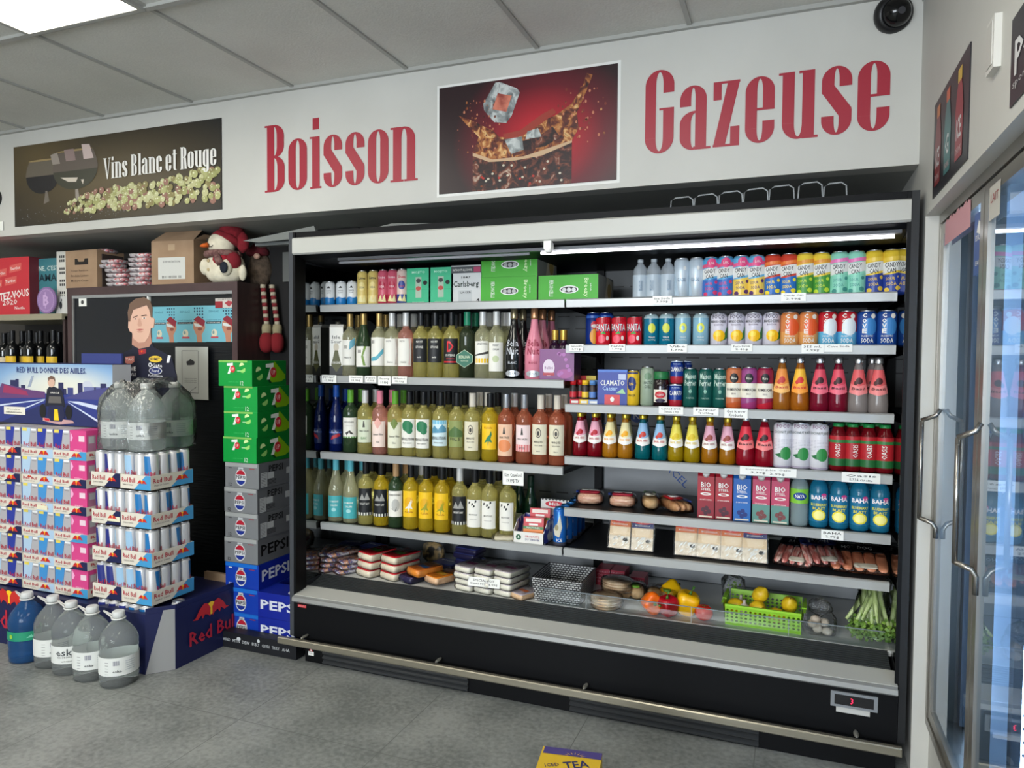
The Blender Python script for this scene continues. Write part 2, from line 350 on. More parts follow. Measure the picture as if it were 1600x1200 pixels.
# shelves
SH = {'s1': 1.62, 's2L': 1.287, 's3L': .925, 's4L': .587, 's2R': 1.433, 's3R': 1.189, 's4R': .972, 's5R': .756, 's6R': .587}
shelfm = m((20,21,24), .45)
def shelf(z, x0, x1, d=.52, h=.034):
    f = MB(); f.box(x0+.004, x1-.004, RY+.012, min(RY+d, 3.45), z-.022, z-.006, shelfm); s = f.build('shelf', cool)
    g = MB(); g.prism([(RY,z-h+.004),(RY-.003,z-h),(RY-.006,z-.004),(RY,z),(RY+.012,z),(RY+.012,z-h)], x0, x1, railm); g.build('price_rail', s)
    g = MB(); g.prism([(RY+.02,z-.022),(RY+.02,z-.035),(RY+d-.05,z-.05),(3.44,z-.09),(3.44,z-.022)], x0+.003, x0+.006, blk); g.build('bracket', s); g = MB(); g.prism([(RY+.02,z-.022),(RY+.02,z-.035),(RY+d-.05,z-.05),(3.44,z-.09),(3.44,z-.022)], x1-.006, x1-.003, blk); g.build('bracket', s)
XM = -.882
for k in ('s1', 's2L', 's3L', 's4L'): shelf(SH[k], IX0+.014, XM-.004)
for k in ('s1', 's2R', 's3R', 's4R', 's5R', 's6R'): shelf(SH[k], XM+.004, IX1-.014)
# deck, grille, sill, lower front
f = MB(); f.box(IX0, IX1, 2.90, 3.46, DECK-.02, DECK, m((196,198,196), .35)); f.build('deck', cool)
f = MB(); f.prism([(2.775,.27),(2.775,.298),(2.90,.326),(2.90,.27)], IX0+.012, IX1-.012, m((34,37,38), .5)); gr = f.build('air_grille', cool)
g = MB()
for i in range(9):
    y = 2.782+i*.0125; z = .3045+(y-2.775)*.224; g.prism([(y,z),(y,z+.004),(y+.006,z+.0055),(y+.006,z+.001)], IX0+.014, IX1-.014, m((44,47,48), .45))
g.build('slat', gr)
f = MB(); f.prism([(CY-.012,.262),(CY-.022,.27),(CY-.020,.286),(CY-.004,.2915),(CY-.004,.262)], IX0+.005, IX1-.004, noise_mat('lip_alu', [(.3,(150,151,150)),(.7,(165,166,164))], 2, 2, rough=.3, metal=.35)); f.build('sill_lip', cool)
f = MB(); f.prism([(CY-.003,.26),(CY-.003,.2935),(2.775,.308),(2.785,.305),(2.785,.26)], IX0+.006, IX1-.003, whitef); f.build('sill', cool)
f = MB(); f.box(IX0+.004, IX1-.002, CY-.005, CY+.05, .1, .262, blk); kp = f.build('front_panel', cool)
f = MB(); f.box(IX0+.07, IX1-.005, CY-.01, CY+.04, 0.0, .1, blk); f.box(IX0+.09, IX1-.02, CY+.05, 3.4, .0, .1, blk); kk = f.build('kick_panel', cool)
for x0, x1 in ((-1.93, -1.22), (-.785, -.09)):
    g = MB(); g.box(x0, x1, CY-.014, CY-.01, .008, .1, m((8,9,10), .6))
    for i in range(4): z = .012+i*.022; g.prism([(CY-.014,z),(CY-.024,z-.002),(CY-.026,z+.004),(CY-.014,z+.012)], x0, x1, m((52,54,56), .4))
    g.build('vent_grille', kk)
f = MB(); f.prism([(CY-.075,.090),(CY-.078,.094),(CY-.078,.116),(CY-.075,.120),(CY-.06,.120),(CY-.06,.09)], CX0-.006, IX1+.004, noise_mat('bumper_steel', [(.3,(150,144,128)),(.7,(168,162,146))], 2, 2, rough=.28, metal=.75, stretch=(.3,5,20))); bp_ = f.build('bumper_rail', cool)
for x in (-2.02, -.72, .22, -1.35):
    g = MB(); g.sup((x, CY-.03, .121), (.009, .028, .005), m((140,138,130), .35, .5), 1, 1, 6, 10); g.build('rail_clip', bp_)
f = MB(); mp = mF(.14, CY-.0065, .194)
f.box(.14, .285, CY-.012, CY-.005, .196, .248, m((128,132,136), .4)); f.box(.152, .273, CY-.0135, CY-.012, .205, .239, BLACK); tp = f.build('thermostat_display', cool, label='grey framed temperature readout')
mp = mF(.206, CY-.0136, .222); g = MB(); g.text(mp, '3', 0, 0, .008, .019, m((255,30,70), .5, emit=3), .0005, bold=0); g.build('digit', tp, label='glowing red digit')
g = MB(); g.box(.158, .262, CY-.007, CY-.005, .176, .194, m((190,190,186), .5)); g.build('rating_label', cool)
g = MB(); mp = mF(-2.015, CY-.0105, .03); g.rect(mp, 0, .03, 0, .018, WHITE); g.text(mp, 'US', .015, .009, .016, .009, BLACK); g.pol(mp, [(.006,.02),(.024,.02),(.015,.042)], RED); g.pol(mp, [(.011,.021),(.02,.021),(.0155,.033)], WHITE, .0012); g.build('warning_label', kk)
g = MB(); g.rect(mF(-2.075, CY-.0055, .24), 0, .045, 0, .013, m((190,40,50), .4)); g.text(mF(-2.075, CY-.0055, .24), 'ARNEG', .0225, .0065, .04, .008, m((230,150,150), .4)); g.build('maker_badge', kp)
# clear fence of the deck
acr = film_mat('clear_acrylic', (.95,.97,.97), .02, .02); fn = MB()
f = MB(); f.box(-1.0, IX1-.02, 2.905, 2.907, .322, .395, acr); f.box(-1.0, IX1-.02, 2.9045, 2.9075, .393, .396, m((120,130,135), .2)); f.build('clear_fence', cool)
for x in (-.79, -.36, .0):
    g = MB(); g.box(x, x+.002, 2.903, 2.905, .322, .396, m((170,178,180), .2)); g.build('fence_divider', cool)
# protective film print left on the back panel
filmb = m((44,84,160), .4)
g = MB(); mp = mF(0, 3.4580, 0)
for (x, z, s, r) in ((-.78,.62,.05,0),(-1.05,.57,.035,0),(-1.25,.57,.035,0),(-.2,.56,.04,0),(.05,.55,.035,0)):
    g.pol(mp, [(x,z-s*.7),(x+s*.6,z),(x,z+s*.7),(x-s*.6,z)], filmb); g.text(mp, 'N', x, z, s*.4, s*.5, WHITE, .0012)
for (x, z, st) in ((-.55,.87,'NOVACEL'),(-.1,.86,'NOVACEL'),(.15,1.08,'NOVACEL'),(-.9,1.08,'NOVACEL')):
    g.text(mp, st, x, z, .26, .035, filmb, rot=-.75 if x > -.6 else -.6)
    g.ell(mp, x+.2, z+.02, .03, .03, filmb); g.text(mp, 'N', x+.2, z+.02, .03, .03, WHITE, .0012)
g.build('protective_film_print', bk)
# stuff on top of the cooler
o = MB(); wire = m((150,155,158), .35)
def arch(x0, x1, z0, y=2.86):
    o.tube([(x0,y,z0-.07),(x0+.004,y,z0-.01),(x0+.02,y,z0),(x1-.02,y,z0+.002),(x1-.004,y,z0-.01),(x1,y,z0-.07)], .003, wire, 6)
    o.sup((x1, y-.005, z0-.062), (.014,.01,.008), wire, 1, 1, 5, 8)
for i in range(5): arch(-.46+.09*i, -.37+.09*i, 1.998+.004*i)
arch(0.0, .085, 2.018); arch(.085, .165, 2.010)
tag(o.build('bottle_pusher_rack'), 'clear plastic arched bottle rack lying on top of the cooler', 'shelf rack')
o = MB(); o.prism([(-2.0,1.955),(-1.75,1.995),(-1.55,1.985),(-1.60,1.96)], 2.95, 3.2, m((120,124,122), .15, .2), axis='y'); o.prism([(-2.02,1.934),(-2.0,1.955),(-1.58,1.955),(-1.55,1.934)], 2.93, 3.2, blk2, axis='y')
tag(o.build('folded_metal_panel'), 'bent grey metal sheet lying on top of the cooler at its left end', 'metal panel')
# white panel leaning from cooler top over the gap
o = MB(); pts = [(-2.60,1.955),(-2.17,2.005),(-2.15,1.955),(-2.50,1.942)]
o.prism(pts, 2.93, 2.95, m((112,116,114), .4), axis='y'); o.box(-2.55,-2.14,2.96,3.0,1.93,1.945,m((90,94,94),.4)); tag(o.build('white_shelf_panel'), 'pale grey sheet panel lying between the snowman and the cooler', 'panel')
# ================================================================== PRODUCTS IN THE COOLER
A6 = lambda u: 860+u/2.7586
A5 = lambda u: 440+u/3.3333
def spots(us, f, key, y=2.955, zref=.08, jit=.25, turn=.5):
    z = SH[key] if key in SH else key; z = z-.006 if key in SH else z
    out = []
    for i, u in enumerate(us):
        x = xat(f(u), y, z+zref); out.append((x, y+random.uniform(-.004, .004), z, turn*math.atan2(-x, 3)+random.uniform(-jit, jit)))
    return out
WH = {'s1L': 'on the top left shelf', 's1R': 'on the top right shelf', 's2L': 'on the second left shelf', 's3L': 'on the third left shelf', 's4L': 'on the lowest left shelf',
      's2R': 'on the second right shelf', 's3R': 'on the third right shelf', 's4R': 'on the fourth right shelf', 's5R': 'on the fifth right shelf', 's6R': 'on the lowest right shelf', 'deck': 'in the cooler bottom'}
def can(r, H, bands, art=None, lid=ALU, name='soda_can', body=None, neck=.007, lidlabel=None):
    """bands: [(v_from, v_to, material)] as fractions of the height"""
    prof = [(r*.78, 0), (r, .008), (r, H-.016), (r-neck, H-.004)]
    base = body or bands[0][2]
    zs = sorted({.008, H-.016, *[a*H for a, _, _ in bands], *[c*H for _, c, _ in bands]}); zs = [z for z in zs if .008 <= z <= H-.016]
    P = [(r*.78, 0)]+[(r, z) for z in zs]+[(r-neck*.5, H-.009), (r-neck, H-.004)]
    def mat_at(z):
        for a, c, mt in bands:
            if a*H-1e-6 <= z < c*H: return mt
        return base
    mats = [mat_at((P[i][1]+P[i+1][1])/2) for i in range(len(P)-1)]
    o = MB(); o.lathe(P, base, 20, mats=mats)
    if art: art(o, mC([(r, 0), (r, H)]), r, H)
    root = o.build(name)
    l = MB(); l.lathe([(r-neck, H-.0045), (r-neck+.001, H-.001), (r-neck, H), (r-neck-.003, H-.0025), (.0005, H-.003)], lid, 20)
    l.box(-.006, .006, -.004, .014, H-.0028, H-.0012, lid); l.build('lid', root)
    return root
def T(st, u, v, w_, h_, mt, rot=0, **k):
    return lambda o, mp, r, H: o.text(mp, st, u*r, v*H, w_*r, h_*H, mt, rot=rot, **k)
def E_(u, v, ru, rv, mt, h=.0007): return lambda o, mp, r, H: o.ell(mp, u*r, v*H, ru*r, rv*H, mt, h)
def P_(pts, mt, h=.0007): return lambda o, mp, r, H: o.pol(mp, [(a*r, c*H) for a, c in pts], mt, h)
def Rc(u0, u1, v0, v1, mt, h=.0006, nu=6): return lambda o, mp, r, H: o.rect(mp, u0*r, u1*r, v0*H, v1*H, mt, h, nu)
def art(*fs): return lambda o, mp, r, H: [f(o, mp, r, H) for f in fs]
LG = m((200,214,224), .3, .2); DB = m((26,40,110), .35); PINK = m((232,70,120), .4); LBL = m((236,234,226), .6)
# ---- top right shelf
clearp = m((224,232,238), .05, trans=.7, ior=1.15); wat = m((190,206,216), .12, trans=.45, ior=1.3)
def pet(r, H, liquid, cap, label=None, name='plastic_bottle', capr=.014, lv=(.3,.62), labart=None, ribs=True, cap_label=None):
    prof = [(r*.8, 0), (r*.98, .008)]
    n = 7
    for i in range(n):
        z = .02+(H*.70-.02)*i/(n-1); prof.append((r*(.97 if (i % 2 and ribs) else 1), z))
    prof += [(r*.82, H*.80), (capr*1.05, H*.89), (capr*.95, H*.93)]
    root = empty(name); o = MB(); o.lathe(prof, liquid, 20); o.build('bottle_body', root)
    c = MB(); c.lathe([(capr, H*.925), (capr*1.03, H*.935), (capr, H-.001), (capr*.9, H)], cap, 16); c.build('cap', root)
    if label:
        l = MB(); z0, z1 = lv[0]*H, lv[1]*H
        l.lathe([(r+.0006, z0), (r+.0006, z1)], label, 20); l.f = [f for f in l.f if len(f) == 4]; l.mi = l.mi[:len(l.f)]; l.sm = l.sm[:len(l.f)]
        if labart: labart(l, mC([(r+.0006, 0), (r+.0006, H)]), r, H)
        l.build('label', root)
    return root
ib = pet(.031, .172, clearp, m((210,220,226), .2, trans=.3), m((196,210,220), .25, alpha=.85), lv=(.1, .62), capr=.012, labart=art(T('ICELANDIC', 0, .36, .34*1.6, .045*6*.9, m((120,146,170), .4), rot=0)))
bpy.data.objects.remove(ib.children[-1]) if False else None
place(ib, spots([388,446,507], A6, 's1', 3.0), 'clear icy water bottle', WH['s1R'], 'bottle')
ice = can(.031, .17, [(0,1,LG)], art(T('ICELANDIC', .25, .45, 1.5, .05, m((90,116,150), .4)) if False else T('GLACIAL', .1, .48, 1.05, .09, m((96,122,152), .4), rot=-PI/2*0), P_([(-.9,.1),(-.2,.1),(-.6,.5),(-.9,.6)], m((176,198,214), .3)), E_(.5,.75,.2,.05,WHITE)), name='tall_can')
place(ice, spots([566,629], A6, 's1', 3.0), 'pale silver-blue tall can', WH['s1R'], 'can')
def candy(top, mid, low, dots, tc=BLACK, ball=None):
    fs = [P_([(-1.3,.72),(1.3,.78),(1.3,.86),(-1.3,.80)], mid), P_([(-1.3,.40),(1.3,.52),(1.3,.12),(-1.3,.02)], low, .0005)]
    if ball: fs.append(E_(.15,.84,.55,.115,ball,.0008)); fs.append(T('LOL', .15, .84, .6, .06, WHITE))
    fs += [P_([(-1.1,.70),(1.1,.76),(1.1,.56),(-1.1,.46)], WHITE, .0007), T('CANDY', -.1, .655, 1.35, .10, tc, rot=.06, bold=.04), T('CAN', -.1, .535, .85, .10, tc, rot=.06, bold=.04)]
    fs += [T('SOUR', -.2, .36, .9, .07, dots, rot=.05, bold=.04), T('SODA', -.1, .25, 1.0, .07, dots, rot=.05, bold=.04)]
    fs += [E_(.6,.16,.3,.05,dots), E_(-.55,.12,.28,.05,dots), E_(.7,.40,.2,.04,dots)]
    return can(.0335, .17, [(0,.45,low),(.45,1,top)], art(*fs), name='tall_can', lid=m((190,192,196), .25, 1))
for us, k, look in (([692,755], candy(m((90,170,215),.35), m((235,90,130),.35), m((58,110,190),.35), m((220,60,110),.4), ball=m((226,60,120),.4)), 'tall blue and pink candy soda can'),
                    ([822,888], candy(m((110,185,225),.35), m((240,100,150),.35), m((240,205,90),.35), m((90,50,110),.4), ball=m((232,70,130),.4)), 'tall yellow and light-blue candy soda can'),
                    ([958,1028], candy(m((214,70,50),.35), m((240,130,60),.35), m((40,110,190),.35), m((250,225,60),.4)), 'tall red-topped blue candy soda can'),
                    ([1097,1168], candy(m((245,212,70),.35), m((236,160,60),.35), m((70,150,60),.35), m((200,225,60),.4)), 'tall yellow and green candy soda can'),
                    ([1245,1318], candy(m((150,222,196),.35), m((240,130,190),.35), m((140,214,190),.35), m((70,150,140),.4)), 'tall mint-green and pink candy soda can'),
                    ([1395,1471], candy(m((242,206,60),.35), m((250,214,80),.35), m((36,62,150),.35), m((236,200,70),.4)), 'tall yellow and navy candy soda can')):
    place(k, spots(us, A6, 's1', 3.0, jit=.1), look, WH['s1R'], 'can')
# ---- second right shelf
fanta = can(.031, .122, [(0,1,m((222,30,50),.3))], art(P_([(-1.3,.72),(1.3,.86),(1.3,1.0),(-1.3,.95)], m((190,20,40),.35)), T('FANTA', 0, .63, 2.0, .27, m((28,40,110),.4), bold=.1), T('FANTA', 0, .64, 1.95, .23, WHITE, h=.0014, bold=.02), E_(-.2,.25,.5,.14,m((240,90,110),.4)), P_([(-.4,.42),(.4,.42),(.1,.52)], m((60,160,60),.4)), E_(.6,.28,.2,.08,WHITE)))
place(fanta, spots([228,296,363], A6, 's2R', 2.97, jit=.12), 'red strawberry soda can', WH['s2R'], 'can')
peps = can(.033, .148, [(0,1,m((20,50,130),.3))], art(E_(.2,.3,.6,.22,m((236,160,50),.4)), E_(.2,.62,.45,.12,m((220,40,60),.4)), E_(.2,.60,.40,.05,WHITE,.001), Rc(-1,1,.83,.9,m((60,110,200),.35))), name='tall_can')
place(peps, [(xat(A6(185),3.06,1.5),3.06,SH['s2R']-.006,.2),(xat(A6(240),3.07,1.5),3.07,SH['s2R']-.006,.5)], 'dark blue soda can behind the red ones', WH['s2R'], 'can')
def vib(body, disc, ring=False):
    a = [E_(0,.56,.46,.15,disc,.0008)]+([E_(0,.56,.22,.07,body,.0012)] if ring else [])+[T('TEASE', 0, .28, .8, .05, WHITE), T('sparkling', 0, .20, .9, .05, WHITE)]
    return can(.0315, .132, [(0,.86,body),(.86,1,m((180,205,210),.2))], art(*a), name='soda_can', lid=m((200,215,218), .2, .8))
place(vib(m((10,112,142),.25), m((210,214,70),.4)), spots([436,502], A6, 's2R', 2.975), 'teal can with yellow disc', WH['s2R'], 'can')
place(vib(m((140,184,204),.2), m((226,228,90),.4), True), spots([572,648], A6, 's2R', 2.975), 'pale blue can with yellow disc', WH['s2R'], 'can')
foco = can(.0325, .132, [(0,1,m((214,210,222),.35))], art(T('FOCO', 0, .88, 1.4, .12, m((80,70,90),.4)), T('MANGO DRINK', 0, .74, 1.9, .085, m((50,50,56),.4)), T('BOISSON', 0, .64, 1.0, .05, m((120,100,120),.4)), P_([(.3,.15),(1.25,.25),(1.3,.6),(.9,.45)], m((40,120,50),.4)), E_(.1,.32,.72,.17,m((246,190,20),.35),.001), E_(-.1,.37,.4,.08,m((252,214,60),.35),.0013)))
place(foco, spots([726,801,876,953], A6, 's2R', 2.965, jit=.06), 'white mango drink can', WH['s2R'], 'can')
def cove(c, c2, fruit): return can(.0345, .132, [(0,.42,c2),(.42,1,c)], art(E_(.25,.55,.75,.24,fruit,.0006), T('C', -.28, .86, .42, .12, WHITE, bold=.08), T('O', -.28, .71, .42, .12, WHITE, bold=.08), T('V', -.28, .57, .42, .12, WHITE, bold=.08), T('E', -.28, .43, .42, .12, WHITE, bold=.08), T('PROBIOTIC', 0, .29, 1.1, .05, WHITE), T('SODA', 0, .17, 1.2, .13, WHITE, bold=.04), E_(.55,.84,.24,.07,m((230,225,215),.4),.001)))
place(cove(m((214,128,70),.35), m((226,160,90),.35), m((226,90,40),.35)), spots([1033,1113], A6, 's2R', 2.955, jit=.06), 'orange probiotic soda can', WH['s2R'], 'can')
place(cove(m((190,30,44),.35), m((96,176,214),.35), m((225,232,236),.35)), spots([1196,1279], A6, 's2R', 2.955, jit=.06), 'red, white and blue soda can', WH['s2R'], 'can')
place(cove(m((24,66,140),.35), m((22,70,150),.35), m((60,130,196),.35)), spots([1364,1450], A6, 's2R', 2.955, jit=.06), 'deep blue probiotic soda can', WH['s2R'], 'can')
# ---- third right shelf
def shot(c, capc):
    root = empty('energy_shot'); o = MB(); o.lathe([(.013,0),(.0145,.004),(.0145,.05),(.011,.058),(.011,.062)], m((60,50,50),.4), 14); o.build('bottle_body', root)
    l = MB(); l.lathe([(.0151,.008),(.0151,.032)], c, 14); l.f = [f for f in l.f if len(f) == 4]; l.mi = l.mi[:len(l.f)]; l.sm = l.sm[:len(l.f)]; l.build('label', root)
    k = MB(); k.lathe([(.0135,.06),(.0135,.078),(.012,.08)], capc, 14); k.build('cap', root); return root
zz = SH['s3R']-.006
for j, (c, cc, us, nm) in enumerate(((m((206,46,60),.4), m((200,30,40),.4), (98,128), 'red'), (m((236,196,60),.4), m((240,190,40),.4), (150,165), 'yellow'), (m((90,130,196),.4), m((90,140,200),.4), (182,200), 'blue'))):
    sp = [(xat(A6(u), 2.95+.04*i, zz+.04), 2.95+.04*i, zz+.022, .3) for i, u in enumerate(us)]
    place(shot(c, cc), sp, 'small %s-capped shot bottle' % nm, 'in the tray '+WH['s3R'], 'bottle')
o = MB(); xa, xb = xat(A6(84), 2.93, zz), xat(A6(207), 2.93, zz)
for i, (u0, u1, c) in enumerate(((84,125,(206,46,60)),(125,163,(236,196,60)),(163,207,(120,150,206)))):
    a, c_ = xat(A6(u0), 2.93, zz), xat(A6(u1), 2.93, zz); o.box(a, c_, 2.93, 3.03, zz, zz+.022, m(c, .5)); o.rect(mF(a,2.93,zz), .006, c_-a-.006, .006, .016, WHITE)
tag(o.build('shot_tray'), 'low red, yellow and blue tray under small shot bottles', 'tray')
o = MB()
for (u0, u1, c) in ((122,155,(214,50,50)),(155,196,(236,206,80))):
    a, c_ = xat(A6(u0), 3.06, zz+.1), xat(A6(u1), 3.06, zz+.1); o.box(a, c_, 3.06, 3.14, zz, zz+.118, m(c, .5))
tag(o.build('shot_display_box'), 'red and yellow small carton behind the shot bottles', 'box')
def carton_box(w_, d, h, c, fronts, name='drink_carton_box', side=None, top=None, sides=None, tops=None, flap=True):
    o = MB(); o.box(-w_/2, w_/2, 0, d, 0, h, c, side=side, top=top)
    fronts(o, mF(-w_/2, 0, 0), w_, h)
    if sides: sides(o, mS(w_/2, 0, 0), d, h)
    if tops: tops(o, mT(-w_/2, 0, h), w_, d)
    root = o.build(name)
    return root
def clam(o, mp, w_, h):
    o.text(mp, 'CLAMATO', w_*.5, h*.63, w_*.82, h*.15, WHITE, bold=.05); o.text(mp, 'Caesar', w_*.42, h*.48, w_*.5, h*.12, m((170,200,235),.4))
    o.rect(mp, w_*.24, w_*.76, 0.002, h*.3, m((206,50,56),.4)); o.ell(mp, w_*.5, h*.17, w_*.07, h*.07, WHITE, .0012); o.pol(mp, [(w_*.62,h*.35),(w_*.95,h*.33),(w_*.85,h*.48),(w_*.72,h*.40)], m((150,200,150),.4)); o.rect(mp, 0, w_, h*.93, h, m((60,110,200),.4)); o.rect(mp, w_*.7, w_*.95, h*.72, h*.88, m((180,190,220),.4))
cb = carton_box(.122, .10, .148, m((20,52,150),.4), clam, side=m((16,44,130),.4))
xq = xat(A6(268), 2.94, zz+.07); place(cb, [(xq, 2.935, zz, .10)], 'blue boxed pack of tomato cocktail cans', WH['s3R'], 'box')
yc = can(.0265, .147, [(0,1,m((226,184,40),.35))], art(E_(0,.62,.7,.2,m((26,46,110),.4)), T('Life', 0, .62, .7, .08, YEL), T('GINGER', 0, .30, 1.2, .06, m((60,50,20),.4)), Rc(-1,1,.9,.94,m((26,46,110),.4))), name='tall_can')
place(yc, spots([358], A6, 's3R', 2.96), 'slim yellow can with navy oval', WH['s3R'], 'can')
gc = can(.0285, .162, [(0,1,m((150,166,146),.35))], art(T('ARCTIC', 0, .6, 1.1, .07, m((50,70,60),.4)), E_(0,.76,.5,.09,m((110,140,110),.4)), T('CHILL', 0, .5, .9, .07, m((50,70,60),.4))), name='tall_can')
place(gc, spots([419], A6, 's3R', 2.96), 'tall grey-green can', WH['s3R'], 'can')
root = empty('jam_jar'); o = MB(); o.lathe([(.028,0),(.033,.006),(.033,.09),(.028,.108),(.027,.112)], m((26,10,16),.08, spec=.8), 20); o.build('jar_body', root)
k = MB(); k.lathe([(.030,.111),(.031,.113),(.031,.14),(.028,.143)], m((30,110,60),.4), 20); k.build('lid', root)
l = MB(); q = mC([(.0336,0),(.0336,.15)]); l.rect(q, -.03, .03, .02, .07, CREAM, .0002, 8); l.ell(q, 0, .05, .022, .014, m((190,30,44),.4), .001); l.text(q, 'OLIVES', 0, .05, .03, .008, WHITE, .0014); l.ell(q, 0, .027, .02, .008, m((40,26,60),.4), .001); l.build('label', root)
place(root, spots([479], A6, 's3R', 2.955, turn=.3, jit=.05), 'dark jar with green lid and red label', WH['s3R'], 'jar')
cc = lambda: can(.0265, .094, [(0,.32,m((170,34,50),.35)),(.32,1,m((22,56,140),.3))], art(T('CLAMATO', 0, .62, 2.0, .19, WHITE, bold=.05), T('THE ORIGINAL', 0, .85, 1.2, .06, m((180,200,235),.4)), Rc(-1,1,.93,.97,m((200,210,225),.4))))
k = cc(); place(k, [(xat(A6(540), 2.955, zz+.05), 2.955, zz, .1)], 'lower blue and red tomato cocktail can of a pair', WH['s3R'], 'can', 'stacked tomato cocktail cans')
k2 = copy_tree(k); tag(k2, 'blue and red tomato cocktail can stacked on another, front one', 'can', 'stacked tomato cocktail cans'); k2.location.z = zz+.0945; k2.location.x += .004
k3 = copy_tree(k); tag(k3, 'blue and red tomato cocktail can on the rear stack, top', 'can', 'stacked tomato cocktail cans'); k3.location = (xat(A6(582), 3.02, zz+.14), 3.02, zz+.0945, ); k3.rotation_euler = (0,0,.9)
k4 = copy_tree(k3); tag(k4, 'tomato cocktail can at the foot of the rear stack', 'can', 'stacked tomato cocktail cans'); k4.location.z = zz
per = can(.0285, .158, [(0,1,m((20,84,76),.3))], art(T('Maison', 0, .80, 1.5, .14, m((190,214,200),.4), bold=.05), T('Perrier', 0, .63, 1.6, .15, m((190,214,200),.4), bold=.05), E_(0,.42,.2,.05,m((120,170,150),.4)), T('FOREVER', 0, .25, 1.1, .04, m((150,190,175),.4))), name='tall_can')
place(per, spots([603,670,730], A6, 's3R', 2.96, jit=.1), 'dark green sparkling water can', WH['s3R'], 'can')
def kom(c, c2): return can(.031, .165, [(0,.28,c),(.28,.62,CREAM),(.62,1,c2)], art(E_(0,.74,.5,.115,BLACK), T('Rise', 0, .74, .6, .06, CREAM, .0), T('KOMBUCHA', 0, .47, 1.75, .07, m((40,30,30),.4), bold=.05), T('BIO', 0, .37, .5, .04, m((90,60,60),.4)), P_([(-1.2,.28),(1.2,.28),(1.2,.22),(-1.2,.12)], c2, .0006)), name='tall_can')
place(kom(m((206,96,50),.35), m((196,110,70),.35)), spots([791], A6, 's3R', 2.955, jit=.05), 'orange and cream kombucha can', WH['s3R'], 'can')
place(kom(m((170,60,120),.35), m((150,70,130),.35)), spots([857], A6, 's3R', 2.955, jit=.05), 'magenta and cream kombucha can', WH['s3R'], 'can')
place(kom(m((196,36,56),.35), m((150,34,66),.35)), spots([925], A6, 's3R', 2.955, jit=.05), 'crimson and cream kombucha can', WH['s3R'], 'can')
def taper(r, H, liq, topliq, cap, lab, lab2, fruit, word='Basil', lz=(.42,.78)):
    prof = [(r*.85,0),(r,.006),(r,H*.18),(r*.93,H*.38),(r*.62,H*.66),(r*.44,H*.82),(.0125,H*.86),(.0125,H*.90)]
    root = empty('glass_drink_bottle'); o = MB(); zt = H*.8
    o.lathe(prof, liq, 20); o.build('bottle_body', root)
    c = MB(); c.lathe([(.0150,H*.885),(.0155,H*.895),(.0150,H*.985),(.0135,H)], cap, 16); c.build('cap', root)
    l = MB(); q = mC(prof, r); nz = 8; a, bb = lz
    V = [q(-r*1.25*math.sin(PI*(.5+.5*((j/nz)-.35)*.4))+2*r*1.25*i/10*1, (a+(bb-a)*j/nz)*H, .0007) for j in range(nz+1) for i in range(11)]
    l.idx(V, [(j*11+i, j*11+i+1, (j+1)*11+i+1, (j+1)*11+i) for j in range(nz) for i in range(10)], lab, True)
    V = [q(-r*1.15+2*r*1.15*i/10, (a-.10+(.16)*j/2+(.05*abs(i-5)/5)**1)*H, .0011) for j in range(3) for i in range(11)]
    l.idx(V, [(j*11+i, j*11+i+1, (j+1)*11+i+1, (j+1)*11+i) for j in range(2) for i in range(10)], lab2, True)
    l.text(q, word, 0, (a+.02)*H, r*1.5, .045*H, fruit, .0016, bold=.05)
    l.ell(q, r*.1, (a+.16)*H, r*.45, .06*H, fruit, .0014); l.ell(q, -r*.35, (a+.12)*H, r*.25, .04*H, fruit, .0015)
    l.build('label', root); return root
SILC = m((196,198,200), .25, .9, name='silver_cap'); GOLDC = m((196,170,60), .3, .8, name='gold_cap')
def liq(rgb, tr=.5): return m(rgb, .08, trans=tr, ior=1.33)
place(taper(.034,.205,liq((200,124,40)),None,SILC,m((240,150,70),.45),m((246,190,110),.45),m((196,60,60),.4)), spots([997], A6, 's3R', 2.955, jit=.05), 'orange drink bottle with mango label', WH['s3R'], 'bottle')
place(taper(.034,.205,liq((204,120,30)),None,SILC,m((246,190,60),.45),m((246,160,60),.45),m((214,50,50),.4)), spots([1075], A6, 's3R', 2.955, jit=.05), 'amber drink bottle with yellow label', WH['s3R'], 'bottle')
place(taper(.035,.205,liq((150,26,56)),None,SILC,m((224,80,100),.45),m((236,110,130),.45),m((60,20,30),.4)), spots([1160,1240], A6, 's3R', 2.95, jit=.05), 'crimson basil seed drink bottle', WH['s3R'], 'bottle')
litch = taper(.035,.205,liq((186,176,172),.6),None,SILC,m((226,96,100),.45),m((240,140,140),.45),m((70,24,30),.4))
place(litch, spots([1326,1412], A6, 's3R', 2.95, jit=.05)+[(xat(A6(1385),3.03,zz+.1),3.03,zz,.2)], 'cloudy drink bottle with coral label', WH['s3R'], 'bottle')
